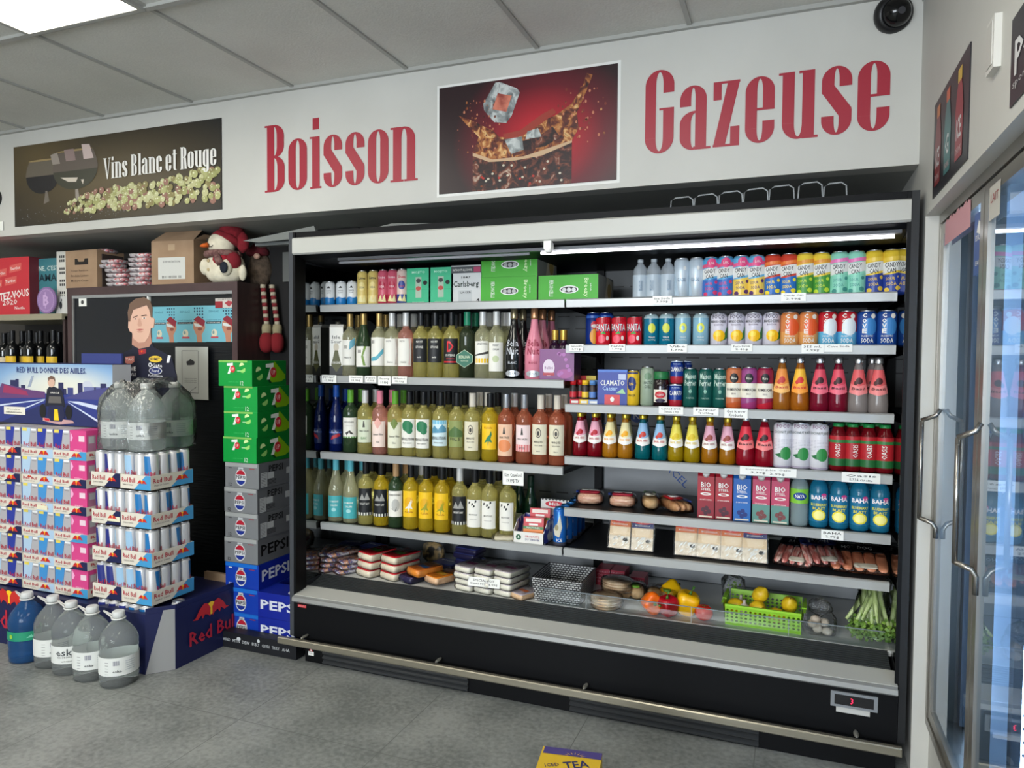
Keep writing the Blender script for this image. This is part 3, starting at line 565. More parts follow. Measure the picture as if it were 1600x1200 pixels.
# ---- fourth right shelf
def gold(c, lab, fruit): return taper(.032,.185,liq(c),None,GOLDC,lab,m((240,238,232),.5),fruit,word='BASIL SEED',lz=(.40,.80))
K4 = [(gold((150,16,34), m((236,170,190),.5), m((180,20,40),.4)), [128,192], 'red drink bottle with pink label'),
      (gold((206,140,30), m((240,226,170),.5), m((240,170,20),.4)), [257,322], 'orange-yellow drink bottle'),
      (gold((10,120,130), m((150,190,225),.5), m((200,60,50),.4)), [398,472], 'teal drink bottle with gold cap'),
      (gold((190,160,20), m((236,220,90),.5), m((220,190,30),.4)), [542,612], 'yellow drink bottle with lemon label'),
      (gold((196,130,24), m((226,170,190),.5), m((150,70,60),.4)), [687,764], 'amber drink bottle with pink neck label')]
for k, us, look in K4:
    sp = spots(us, A6, 's4R', 2.955, jit=.06); place(k, sp, look, WH['s4R'], 'bottle')
    for i, s_ in enumerate(sp):
        kk = copy_tree(k); kk.location = (s_[0]-.008, s_[1]+.072, s_[2]); tag(kk, '%s standing in the row behind, %s' % (look, 'left one' if i == 0 else 'right one'), 'bottle', look+'s in the second row')
place(taper(.036,.195,liq((176,20,44)),None,SILC,m((226,50,70),.45),m((240,130,130),.45),m((50,16,20),.4)), spots([842,922], A6, 's4R', 2.95, jit=.06), 'scarlet drink bottle with silver cap', WH['s4R'], 'bottle')
coco = can(.0335, .175, [(0,1,m((222,220,226),.35))], art(T('FOCO', 0, .92, 1.4, .08, m((130,60,110),.4)), T('COCONUT JUICE', 0, .78, 2.1, .075, m((46,70,60),.4), bold=.04), *[Rc(-1.3,1.3,.42+.03*i,.424+.03*i,m((150,140,160),.4),.0005) for i in range(8)], P_([(-.9,.30),(.2,.36),(.4,.22),(-.4,.24)], m((36,110,60),.4)), E_(.35,.33,.62,.14,m((50,140,70),.4),.001), Rc(-1.2,1.2,.02,.06,m((170,160,180),.4))), name='tall_can')
place(coco, spots([1001,1079,1158], A6, 's4R', 2.95, jit=.05, turn=.4), 'tall white coconut juice can', WH['s4R'], 'can')
oas = pet(.031, .178, liq((120,16,26), .25), m((30,140,70),.4), m((176,30,40),.4), lv=(.12,.74), capr=.019, ribs=False, labart=art(Rc(-3.1,3.1,.12,.27,m((30,100,50),.4),.0008,24), Rc(-3.1,3.1,.60,.66,m((50,120,60),.4),.0008,24), T('OASIS', .1, .44, 1.7*.9, .11*.9, WHITE, rot=PI/2)))
for ch in oas.children:
    pass
place(oas, spots([1240,1302,1370,1440], A6, 's4R', 2.95, jit=.2), 'red juice bottle with green cap', WH['s4R'], 'bottle')
oz = [(xat(A6(u), 3.02, SH['s4R']+.1), 3.02, SH['s4R']-.006, .2) for u in (1275, 1345, 1405)]
k = copy_tree(oas)
place(k, oz, 'green-capped red juice bottle in second row', WH['s4R'], 'bottle')
# ---- fifth right shelf
z5 = SH['s5R']-.006
def steel(c, c2, berry):
    root = empty('drink_carton'); w_, d, h = .064, .06, .165; o = MB(); o.box(-w_/2, w_/2, 0, d, 0, h, c)
    o.prism([(0,h),(d,h),(d*.62,h+.028),(d*.38,h+.028)], -w_/2, w_/2, c); q = mF(-w_/2, 0, 0)
    o.rect(q, 0, w_, 0, h*.42, c2, .0004); o.text(q, 'BIO', w_/2, h*.80, w_*.6, h*.13, WHITE, bold=.06); o.text(q, 'STEEL', w_/2, h*.69, w_*.6, h*.06, WHITE, bold=.03)
    o.ell(q, w_/2, h*.58, w_*.33, h*.035, WHITE); o.ell(q, w_/2, h*.58, w_*.18, h*.015, c, .0012); o.text(q, 'SPORTS DRINK', w_/2, h*.44, w_*.7, h*.03, WHITE)
    for a, e in ((.35,.2),(.55,.24),(.7,.16),(.5,.12)): o.ell(q, w_*a, h*e, w_*.13, h*.055, berry, .001)
    o.rect(q, w_*.1, w_*.9, h*.02, h*.055, m((230,220,200),.5), .001); o.build('carton_body', root)
    k = MB(); k.lathe([(.014,0),(.014,.018),(.012,.02)], WHITE, 16); kk = k.build('cap', root, (0, d*.16, h+.004)); kk.rotation_euler = (math.radians(42), 0, 0)
    return root
place(steel(m((168,30,46),.4), m((140,20,40),.4), m((70,20,40),.4)), spots([670,746], A6, 's5R', 2.93, turn=.3, jit=.05), 'dark red sports drink carton', WH['s5R'], 'carton')
place(steel(m((30,96,176),.4), m((36,104,180),.4), m((30,50,120),.4)), spots([826], A6, 's5R', 2.93, turn=.3, jit=.03), 'blue sports drink carton', WH['s5R'], 'carton')
place(steel(m((190,60,96),.4), m((90,140,130),.4), m((120,60,60),.4)), spots([908,990], A6, 's5R', 2.93, turn=.3, jit=.05), 'pink and grey-green sports drink carton', WH['s5R'], 'carton')
naya = pet(.032, .21, m((196,216,220),.06,trans=.7,ior=1.15), WHITE, m((130,196,60),.4), lv=(.42,.68), capr=.013, labart=art(E_(0,.55,.75,.07,m((20,60,140),.4),.0012), T('NAYA', 0, .55, 1.0, .06, WHITE, h=.0016, bold=.06)))
place(naya, spots([1073], A6, 's5R', 2.94, jit=.05), 'clear water bottle with green label', WH['s5R'], 'bottle')
baha = pet(.034, .205, liq((40,140,180), .5), m((190,196,196),.25,.8), m((24,110,150),.35), lv=(.12,.62), capr=.015, ribs=False, labart=art(T('BAHA', 0, .56, 1.7, .08, m((245,236,240),.4), bold=.08), T('BLUEBERRY', 0, .43, 1.7, .05, m((230,220,80),.4), bold=.06), T('BLAST', 0, .36, 1.3, .05, m((230,220,80),.4), bold=.06), E_(0,.24,.72,.10,m((236,222,60),.4),.0012), E_(0,.24,.55,.075,m((248,240,150),.4),.0016), E_(.5,.60,.3,.04,m((200,60,130),.4),.0009)))
place(baha, spots([1156,1244,1331,1419], A6, 's5R', 2.945, jit=.08), 'blue lemonade bottle with lemon label', WH['s5R'], 'bottle')
k = copy_tree(baha); place(k, [(xat(A6(u), 3.02, z5+.1), 3.02, z5, .1) for u in (1200, 1290, 1375)], 'blue lemonade bottle in second row', WH['s5R'], 'bottle')
# wrapped food
wrap = film_mat('clear_wrap', (.985,.99,.99), .01, .12, ior=1.28, bump=.6, scale=26); wrap2 = film_mat('crinkled_wrap', (.97,.97,.98), .05, .15, ior=1.3, bump=.8, scale=40)
meat = noise_mat('ham_slices', [(.35, (196,136,108)), (.55, (222,176,148)), (.7, (238,206,178))], 26, 4, rough=.35, stretch=(1,1,4))
bread = noise_mat('bread_crust', [(.3, (186,140,90)), (.6, (214,178,130)), (.8, (232,208,170))], 18, 5, rough=.7)
pita = noise_mat('pita_crust', [(.3, (150,110,80)), (.5, (206,180,146)), (.8, (226,208,180))], 22, 5, rough=.75)
def pack(name, parts, label, cat, loc, rz=0, rx=0, ry=0):
    root = empty(name, loc, rz); root.rotation_euler = (rx, ry, rz)
    for pn, o in parts: o.build(pn, root)
    return tag(root, label, cat)
for i, (u, v0) in enumerate(((172, 415), (312, 425))):
    o = MB(); o.sup((0,0,.024), (.055,.05,.024), meat, .7, .6, 8, 20, .02); o.sup((0,.0,.030), (.05,.045,.024), meat, .7, .7, 8, 18, .03)
    t = MB(); t.sup((0,0,.028), (.062,.056,.030), wrap, .6, .6, 8, 18, .03)
    q = MB(); q.sup((0,-.01,.052), (.045,.03,.006), m((176,40,60),.35), .5, .5, 5, 14); q.sup((.0,.006,.055), (.040,.014,.004), WHITE, .5, .5, 5, 14); q.sup((-.045,.01,.048), (.018,.02,.005), m((40,60,130),.35), .5, .5, 5, 12)
    y = 3.03; pack('ham_package', [('meat', o), ('film', t), ('label', q)], ['plastic pack of sliced ham, left end of the fifth right shelf', 'plastic pack of sliced ham beside the rolled sandwich'][i], 'food package', (xat(A6(u), y, z5+.03), y, z5), .15)
o = MB(); o.sup((0,0,.03), (.034,.085,.026), bread, .8, .8, 10, 18, .02); f = MB(); f.sup((0,.0,.032), (.040,.095,.032), wrap, .7, .6, 8, 16, .04); q = MB(); q.sup((0,.045,.058), (.026,.03,.004), m((90,130,60),.4), .5,.5,5,12); q.sup((0,-.01,.06), (.024,.026,.004), CREAM, .5,.5,5,12)
pack('wrapped_sandwich', [('bread_roll', o), ('film', f), ('label', q)], 'wrapped submarine sandwich with green label on the fifth right shelf', 'sandwich', (xat(A6(430), 3.03, z5+.03), 3.03, z5), .25)
o = MB()
for i in range(3): o.sup((-.025+.026*i,0,.026), (.015,.085,.02), noise_mat('bun_crust_%d' % i, [(.3,(170,110,70)),(.7,(222,178,130))], 14, 4, rough=.5), .8, .8, 8, 14)
f = MB(); f.sup((0,.0,.028), (.048,.10,.028), wrap, .6, .5, 8, 16, .03); q = MB(); q.sup((.0,.02,.052), (.032,.045,.005), m((200,40,44),.35), .4,.4,5,12); q.sup((0,.02,.0565), (.02,.02,.003), WHITE, .5,.5,5,12); q.sup((.0,.075,.046), (.03,.015,.005), m((230,170,50),.4), .4,.4,5,12); q.sup((.03,-.03,.05), (.008,.05,.004), m((40,60,130),.4), .5,.5,5,10)
pack('sausage_package', [('sausages', o), ('film', f), ('label', q)], 'long plastic pack of sausages lying slanted beside the red cartons', 'food package', (xat(A6(538), 3.02, z5+.03), 3.02, z5), .62)
# cheese packs propped up on the lowest right shelf
z6 = SH['s6R']-.006
def cheese(c1, oval):
    root = empty('cheese_package'); w_, h, d = .088, .125, .016
    o = MB(); o.box(-w_/2, w_/2, 0, d, 0, h, noise_mat('crumbled_cheese', [(.3,(196,178,150)),(.6,(226,214,194)),(.75,(240,232,220))], 60, 4, rough=.4)); o.build('cheese', root)
    l = MB(); q = mF(-w_/2, -.0008, 0); l.rect(q, 0, w_, h*.88, h, m((206,40,40),.4)); l.ell(q, w_/2, h*.9, w_*.36, h*.06, m((220,60,50),.4), .001); l.text(q, 'Saputo', w_/2, h*.905, w_*.45, h*.045, WHITE, .0014)
    l.rect(q, 0, w_, h*.72, h*.88, c1); l.text(q, 'MOZZARELLA', w_/2, h*.8, w_*.7, h*.05, WHITE, .001); l.rect(q, 0, w_, h*.42, h*.72, m((226,200,160),.45)); l.pol(q, [(w_*.12,h*.7),(w_*.88,h*.7),(w_*.8,h*.45),(w_*.2,h*.45)], m((236,214,180),.4), .001)
    l.ell(q, w_*.78, h*.3, w_*.12, h*.06, BLACK, .001)
    for i in range(16): a, e = random.uniform(.1,.8)*w_, random.uniform(.03,.36)*h; l.pol(q, [(a,e),(a+.006,e+.001),(a+.014,e+.012),(a+.007,e+.010)], WHITE, .001)
    l.build('label', root)
    f = MB(); f.box(-w_/2-.006, w_/2+.006, -.0035, d+.002, -.004, h+.004, wrap); f.build('film', root); return root
ch1 = cheese(m((222,120,60),.4), 0); ch2 = cheese(m((40,50,110),.4), 1)
tilt = []
for ks, us, look in ((ch1, (295, 585, 682, 784), 'orange-labelled cheese pack'), (ch2, (394, 882), 'navy-labelled cheese pack')):
    sp = [(xat(A6(u), 2.945, z6+.07), 2.945, z6+.008, .12) for u in us]
    for o in place(ks, sp, look, 'propped up '+WH['s6R'], 'cheese'): o.rotation_euler = (-.32, 0, random.uniform(-.02,.1)); pass
bacon = noise_mat('bacon', [(.35,(186,84,78)),(.5,(220,140,130)),(.62,(240,212,200))], 9, 3, rough=.3, stretch=(6,1,1), dist=1.5)
wieners = noise_mat('sausage_skin', [(.3,(206,116,84)),(.7,(230,160,124))], 12, 2, rough=.3)
def flatpack(w_, d, mt, lab, txt, film=wrap):
    o = MB()
    for i in range(5): a = -w_*.38+w_*.19*i; o.sup((a,-.01,.010), (w_*.095,d*.38,.008), mt, .8,.7,6,14)
    l = MB(); l.sup((0,d*.30,.016), (w_*.46,d*.13,.005), lab, .3,.3,5,14); q = mT(0,0,.0212); l.text(q, txt, 0, d*.30, w_*.5, d*.12, WHITE, .0005); l.sup((w_*.1,-d*.3,.018), (w_*.2,d*.08,.003), CREAM, .4,.4,5,12)
    f = MB(); f.sup((0,0,.011), (w_*.5,d*.5,.013), film, .4,.2,6,20,.01); return [('meat', o), ('label', l), ('film', f)]
for i, (u, w_, mt, lab, tx, rz, lb) in enumerate(((1060,.15,bacon,m((20,24,40),.35),'BACON',-.25,'clear pack of raw bacon, left of three on the lowest right shelf'),(1165,.15,bacon,m((30,40,90),.35),'BACON',.25,'pack of raw bacon with dark blue label, middle of three'),(1325,.21,wieners,m((22,18,22),.35),'HOT DOG',.05,'wide black-labelled pack of sausages on the lowest right shelf'))):
    y = 2.985; pr = flatpack(w_, .17, mt, lab, tx); x = xat(A6(u), y, z6+.02); pack('meat_package', pr, lb, 'food package', (x, y+.02, z6+.040+.012*(i == 1)), rz, rx=.42)
# ---- third, second and lowest left shelves: wine
def glassm(c, tr=.75): return m(c, .04, trans=tr, ior=1.34, spec=.7)
def wine(glass, caps, label=None, labart=None, lz=(.20,.58), kind='bordeaux', r=.037, H=.30, half=1.0, name='wine_bottle'):
    if kind == 'bordeaux': prof = [(r*.8,0),(r,.006),(r,H*.62),(r*.985,H*.655),(r*.88,H*.695),(r*.66,H*.73),(r*.45,H*.76),(.0145,H*.79),(.0135,H*.9),(.0135,H*.98)]; capz = .795
    elif kind == 'flute': prof = [(r*.8,0),(r,.006),(r,H*.48),(r*.93,H*.56),(r*.70,H*.66),(r*.48,H*.76),(.0145,H*.84),(.0135,H*.9),(.0135,H*.98)]; capz = .82
    else: prof = [(r*.85,0),(r*1.02,.006),(r*1.04,H*.36),(r*.97,H*.46),(r*.72,H*.60),(r*.46,H*.72),(.015,H*.84),(.0145,H*.92),(.0145,H*.98)]; capz = .86
    root = empty(name); o = MB(); o.lathe(prof, glass, 20); o.build('glass_body', root)
    c = MB(); c.lathe([(.0150,capz*H),(.0155,capz*H+.002),(.0155,H-.006),(.0158,H-.004),(.0158,H-.0015),(.014,H)], caps, 16); c.build('capsule', root)
    if label:
        l = MB(); q = mC(prof, r); U = r*half; l.rect(q, -U, U, lz[0]*H, lz[1]*H, label, .0006, 12, 1)
        if labart: labart(l, q, r, H)
        l.build('label', root)
    return root
WG = glassm((240,238,200), .80); YG = glassm((240,230,146), .78); YG2 = glassm((244,214,60), .70); RG = glassm((244,176,160), .75); RG2 = glassm((232,140,104), .75); GG = glassm((56,78,52), .35); DG = glassm((20,54,36), .3); BG = glassm((10,26,84), .25); DARK = m((14,16,18), .08, spec=.8)
cG = m((176,146,88),.3,.6); cW = m((214,214,212),.35,.2); cK = m((18,19,22),.35); cGr = m((96,160,50),.35); cT = m((90,176,190),.35); cP = m((226,130,150),.35); cB = m((20,70,150),.3); cS = m((170,172,176),.3,.7); cC = m((212,204,190),.4); cEm = m((30,130,96),.35)
wl = m((230,228,220),.6); kl = m((24,26,30),.5); yl = m((238,192,28),.5); tl = m((70,170,176),.5); pk = m((226,170,160),.55); gl = m((206,214,190),.6)
DK = m((60,56,52),.5); GRN = m((40,120,80),.5)
def wl_art(*t): return art(*t)
def wrow(key, y, groups):
    for us, k, look in groups: place(k, spots(us, A5, key, y, zref=.14, jit=.12, turn=.5), look, WH[key], 'wine bottle')
A = lambda st, v, w_, h_=.028, c=DK, u=0, **k: T(st, u, v, w_, h_, c, **k)
S2 = [([355], wine(WG, cG, wl, art(A('III',.47,.4,.05,u=-.3), P_([(.2,.42),(.95,.5),(.95,.62),(.3,.56)], m((110,170,190),.5)), A('PINOT',.30,.9)), lz=(.18,.58), half=.95), 'white wine bottle with gold cap, second after the carton,'),
      ([428], wine(GG, cG, wl, art(A('III',.40,.4,.05,u=-.4), P_([(.1,.18),(.4,.18),(.1,.34),(.5,.48),(.2,.48),(-.15,.32)], m((120,150,70),.5))), lz=(.16,.48), half=1.0, kind='flute'), 'dark green wine bottle with gold cap'),
      ([507], wine(WG, cG, wl, art(A('III',.55,.4,.05,u=-.5), P_([(-.9,.30),(0,.33),(.9,.46),(.9,.38),(0,.26),(-.9,.25)], m((90,170,190),.5))), lz=(.18,.62), half=1.1), 'white wine bottle with blue wave label'),
      ([578], wine(WG, cW, wl, art(A('SOLTO',.56,.7,u=-.2), P_([(.6,.2),(.9,.2),(.75,.35),(.95,.6),(.6,.6),(.8,.4)], m((196,190,180),.5)), A('bianco',.24,.7)), lz=(.18,.60)), 'white-capped pale wine bottle'),
      ([650], wine(RG, cW, wl, art(A('SOLTO',.56,.7,u=-.2), P_([(.6,.2),(.9,.2),(.75,.35),(.95,.6),(.6,.6),(.8,.4)], m((230,200,196),.5)), A('rosato',.24,.7)), lz=(.18,.60)), 'white-capped rose wine bottle'),
      ([728,800], wine(YG, cK, kl, art(A('NUIT',.55,.8,c=LBL), A('STONE',.47,.9,.035,LBL), A('noir',.32,.5,c=LBL)), lz=(.24,.60)), 'pale wine bottle with black label'),
      ([887], wine(YG, cK, kl, art(T('D',0,.48,.8,.16,m((206,30,40),.4),bold=.06), A('DUPEBRE',.35,1.1,.03,LBL), A('SAUVIGNON',.30,1.0,.02,m((206,30,40),.4)), Rc(-.9,.9,.24,.26,m((206,30,40),.4),.0012)), lz=(.22,.60)), 'wine bottle with red letter D on black label'),
      ([966], wine(glassm((60,70,50),.4), cEm, None, lambda *a: 0), 'dark wine bottle with green hexagon label'),
      ([1047], wine(WG, cW, wl, art(A('SANDPIPER',.52,1.3), P_([(-.95,.36),(.95,.42),(.95,.38),(-.95,.34)], DK), Rc(-1,1,.24,.31,yl,.001)), lz=(.22,.56)), 'wine bottle with white and yellow label'),
      ([1120], wine(WG, cW, wl, art(A('KEEP',.50,.7), A('CALM',.44,.7), E_(0,.30,.4,.05,m((190,200,160),.5))), lz=(.12,.54), half=.95), 'pale wine bottle with white cap and tall label')]
hexw = S2[7][1]
l = MB(); q = mC([(.037,0),(.037,.19),(.02,.22)], .037); hx = [(-.036,.075),(-.036,.105),(0,.128),(.036,.105),(.036,.075),(0,.052)]; l.pol(lambda u,v,h: (u, -.040-h, v), hx, m((20,100,76),.45)); l.pol(lambda u,v,h: (u, -.0395, v), [(a*1.06,(c-.09)*1.06+.09) for a, c in hx], m((180,200,170),.45)); l.text(mF(0,-.040,0), 'BERLINA', 0, .098, .05, .012, m((200,214,180),.45)); l.text(mF(0,-.040,0), 'chardonnay', 0, .08, .035, .006, m((200,214,180),.45)); l.build('label', hexw)
wrow('s2L', 2.955, S2)
def back_row(key, y, items):
    for us, gl_, cp, look in items: place(wine(gl_, cp), spots(us, A5, key, y, zref=.26, jit=.1), look, 'in the rear row '+WH[key], 'wine bottle')
back_row('s2L', 3.04, [([400],WG,cG,'gold-capped wine bottle left of the others'),([545],WG,cG,'gold-capped pale wine bottle'),([620,690],WG,cW,'white-capped pale wine bottle'),([765,852,932],YG,cK,'black-capped pale wine bottle'),([1012],GG,cEm,'green-capped wine bottle'),([1085,1162,1190],WG,cW,'silver-white capped wine bottle')])
# carton of wine
o = MB(); w_, h = .066, .235; o.box(-w_/2, w_/2, 0, .06, 0, h, m((232,230,222),.5), side=m((90,90,84),.5)); o.prism([(0,h),(.06,h),(.05,h+.014),(.01,h+.014)], -w_/2, w_/2, m((210,208,200),.5))
q = mF(-w_/2, 0, 0); o.rect(q, 0, w_, 0, .05, m((34,34,30),.5)); o.text(q, 'Isle', w_/2, h*.80, w_*.6, h*.07, BLACK); o.text(q, 'Sour', w_/2, h*.71, w_*.75, h*.07, BLACK); o.pol(q, [(w_*.5,.02),(w_*.88,.055),(w_*.70,.10),(w_*.62,.125),(w_*.38,.125),(w_*.30,.10),(w_*.12,.055)], m((84,84,44),.5), .001); o.text(q, 'ORIGINE', w_/2, .066, w_*.6, .012, LBL, .0016); o.ell(q, w_*.5, .14, w_*.2, .02, m((200,190,170),.5), .001)
root = o.build('wine_carton'); k = MB(); k.lathe([(.013,0),(.013,.014),(.011,.016)], m((60,60,50),.4), 14); k.build('cap', root, (0, .03, h+.012))
place(root, [(xat(A5(285), 2.93, 1.38), 2.93, SH['s2L']-.006, .3)], 'white and olive wine carton', 'at left end of the second left shelf', 'carton')
# sparkling bottles and purple box
def spark(gc, cap, txt, tc_, name='sparkling_wine_bottle'):
    root = wine(gc, cap, None, kind='champ', r=.041, H=.31, name=name)
    l = MB(); pr = [(.041*1.02,.006),(.041*1.04,.31*.36),(.041*.97,.31*.46),(.041*.72,.31*.60),(.041*.46,.31*.72),(.015,.31*.84)]; q = mC(pr, .041)
    l.text(q, 'Bella', 0, .16, .055, .03, tc_, .0014); l.text(q, 'Nuit', 0, .125, .05, .03, tc_, .0014); l.text(q, txt, 0, .075, .035, .011, tc_, .0014)
    l.ell(q, 0, .028, .032, .014, m((196,200,206),.3,.5), .001); l.text(q, 'OUI', 0, .028, .03, .01, BLACK, .0016); l.build('label', root)
    f = MB(); f.lathe([(.0165,.262),(.017,.27),(.0168,.305),(.013,.313)], cap, 16); f.build('foil', root); return root
bl = spark(DARK, m((150,140,110),.25,.7), 'BLANC', m((200,204,210),.35)); pkb = spark(m((214,130,150),.2), m((206,150,110),.25,.7), 'ROSE', m((150,30,60),.4))
place(bl, spots([1212], A5, 's2L', 2.955, jit=.03)+[(xat(A5(1256), 3.03, 1.42), 3.03, SH['s2L']-.006, .2)], 'black sparkling wine bottle', WH['s2L'], 'wine bottle')
place(pkb, spots([1318], A5, 's2L', 2.955, jit=.03)+[(xat(A5(1358), 3.035, 1.42), 3.035, SH['s2L']-.006, .2), (xat(A5(1404), 3.13, 1.42), 3.13, SH['s2L']-.006, .2)], 'pink sparkling wine bottle', WH['s2L'], 'wine bottle')
zz2 = SH['s2L']-.006; purple = m((112,34,110),.35)
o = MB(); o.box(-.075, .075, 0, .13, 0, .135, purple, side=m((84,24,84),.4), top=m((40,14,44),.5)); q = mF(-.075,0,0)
o.ell(q, .04, .055, .026, .036, m((214,200,214),.4)); o.text(q, 'Bellini', .04, .055, .036, .012, purple, .0012); o.rect(q, .015, .065, .022, .034, m((170,40,60),.4), .001)
for i in range(8): o.ell(q, .08+.03*random.random()*2, .02+.1*random.random(), .008, .008, m((160,80,160),.35), .0008)
o.ell(q, .11, .03, .035, .02, m((150,50,130),.35), .0006)
root = o.build('wine_gift_box'); place(root, [(xat(A5(1435), 2.93, 1.35), 2.925, zz2, .05)], 'glossy purple box holding two small bottles', WH['s2L'], 'box')
sb = wine(m((40,16,40),.1), m((206,170,80),.3,.7), None, H=.215, r=.026)
place(sb, [(xat(A5(u), 2.99, 1.5), 2.99, zz2+.002, .1) for u in (1425, 1470)], 'gold-capped dark small bottle', 'standing in the purple box', 'wine bottle')
for o_ in list(COL.objects):
    pass
# third left shelf
def marq(glass, cap): return wine(glass, cap, m((220,214,190),.6), art(E_(0,.46,.33,.07,DK), E_(0,.46,.26,.055,m((214,204,180),.5),.001), E_(0,.455,.15,.035,DK,.0013), A('MARQUES',.33,1.0,.035), A('DE LA CUEVA',.28,.9,.02), A('blanco',.20,.5,.02)), lz=(.15,.58))
S3 = [([285], wine(BG, cB, m((20,40,96),.4), art(A('Blue Nun',.30,1.0,.04,m((200,200,220),.4)), P_([(-.6,.18),(.8,.24),(.6,.28),(-.4,.24)], m((180,40,50),.4)), Rc(-1,1,.28,.30,m((60,90,180),.4),.001)), lz=(.12,.34), kind='flute', r=.034, H=.32), 'slender cobalt blue wine bottle'),
      ([362], wine(GG, cGr, wl, art(A('WOODHILL',.49,1.3), A('chardonnay',.43,.9,.015), P_([(-.5,.32),(.1,.36),(.6,.30),(.2,.30),(0,.33),(-.3,.28)], DK), Rc(-1,1,.24,.26,m((80,140,60),.5),.001)), lz=(.24,.56)), 'green-capped wine bottle with white label'),
      ([438], wine(YG, cW, gl, art(P_([(-.15,.42),(.15,.42),(.05,.52),(-.05,.52)], DK), A('VINS SALIN',.36,1.2), A('BLANC',.25,.7,.04,m((90,140,80),.5))), lz=(.18,.54)), 'white-capped wine bottle with pale green label'),
      ([513], wine(RG, cP, m((236,214,204),.6), art(P_([(0,.58),(.5,.5),(0,.40),(-.5,.5)], pk), A('Summer Wine',.32,1.4,.035), A('rose',.2,.4)), lz=(.12,.52)), 'pink-capped rose wine bottle'),
      ([592], wine(YG, cGr, m((222,222,200),.6), art(P_([(0,.58),(.5,.5),(0,.40),(-.5,.5)], m((110,130,60),.5)), A('Summer Wine',.30,1.4,.035), A('blanc',.2,.4)), lz=(.12,.52)), 'green-capped pale wine bottle with diamond label'),
      ([668,740], wine(YG, cK, wl, art(E_(.0,.47,.75,.085,GRN), E_(.3,.40,.4,.05,GRN), A('REVOLUTION',.27,1.75,.045,BLACK,bold=.06), A('PINOT GRIGIO',.21,1.2,.02)), lz=(.14,.58)), 'wine bottle with green tree label'),
      ([830], wine(YG, cK, m((206,226,232),.6), art(P_([(-1,.44),(-.5,.5),(0,.44),(.5,.52),(1,.46),(1,.40),(-1,.38)], m((90,150,180),.5)), Rc(-1,1,.52,.58,m((120,190,220),.5),.001), A('REVOLUTION',.31,1.9,.05,BLACK,bold=.06), A('WHITE WINE',.24,1.2,.02)), lz=(.19,.58), half=1.15), 'wine bottle with light blue label'),
      ([915], wine(YG, cK, m((140,150,90),.55), art(P_([(-1,.40),(0,.5),(1,.42),(1,.34),(-1,.34)], m((80,110,60),.5)), A('VOL. 5',.31,1.3,.05,BLACK,bold=.06)), lz=(.19,.58)), 'wine bottle with olive green label'),
      ([995], marq(YG, cC), 'cream-capped pale wine bottle with portrait label'),
      ([1085], wine(YG2, cK, yl, art(P_([(-.5,.27),(-.1,.36),(.2,.40),(.35,.46),(.45,.40),(.3,.34),(.5,.28),(.1,.30),(0,.22),(-.05,.30)], m((30,120,80),.4)), A('Kalula',.50,1.0,.03,m((190,120,20),.4))), lz=(.18,.56)), 'black-capped wine bottle with yellow label'),
      ([1170], wine(RG2, cS, m((232,190,160),.6), art(E_(0,.25,.8,.09,m((226,140,90),.5)), P_([(-.15,.42),(.15,.42),(.05,.52),(-.05,.52)], DK), A('PINK TREE',.37,1.2)), lz=(.10,.56)), 'silver-capped orange wine bottle with peach label'),
      ([1265], wine(RG2, cS, m((236,214,214),.6), art(P_([(-.15,.42),(.15,.42),(.05,.52),(-.05,.52)], DK), A('VINS SALIN',.36,1.2), Rc(-1,1,.18,.28,m((222,130,130),.5),.001), A('ROSE',.23,.7,.035,BLACK)), lz=(.18,.56)), 'silver-capped dark rose wine bottle'),
      ([1350,1435], marq(RG2, cC), 'cream-capped rose wine bottle with portrait label')]
wrow('s3L', 2.95, S3)
back_row('s3L', 3.035, [([335],BG,cB,'cobalt blue wine bottle'),([413],GG,cGr,'green-capped wine bottle'),([490],YG,cW,'white-capped wine bottle'),([575],RG,cP,'pink-capped rose wine bottle'),([637],YG,cGr,'light green capped wine bottle'),([705,790,870,955],YG,cK,'black-capped pale wine bottle'),([1035,1075],YG,cC,'cream-capped pale wine bottle'),([1128],YG,cK,'black-capped wine bottle beside cream caps'),([1215],RG2,cW,'white-capped orange wine bottle'),([1392,1475],RG2,cC,'cream-capped rose wine bottle')])
# lowest left shelf
nob = lambda g, c: wine(g, c, kl, art(P_([(-.7,.40),(-.3,.50),(0,.42),(.3,.52),(.7,.40)], m((150,150,146),.5)), A('NIGHT BAY',.34,1.2,.03,LBL), Rc(-1.1,1.1,.155,.20,m((214,214,206),.6),.001)), lz=(.155,.58))
sheep = lambda: wine(YG, cK, wl, art(*[P_([(a,e),(a+.22,e+.02),(a+.2,e+.045),(a+.02,e+.04)], BLACK) for a, e in ((-.6,.48),(-.2,.46),(.2,.50),(.0,.43))], A('MOUTONS',.33,1.0,.025), A('chardonnay',.26,.9,.015)), lz=(.14,.55))
kal = lambda c1: wine(YG2, cK, yl, art(E_(0,.42,.6,.09,m((226,170,20),.45)), P_([(-.5,.32),(-.1,.40),(.2,.44),(.35,.50),(.45,.44),(.3,.38),(.5,.32),(.1,.34),(0,.26),(-.05,.34)], c1), A('Kalula',.28,1.0,.03,m((180,110,10),.4))), lz=(.20,.60))
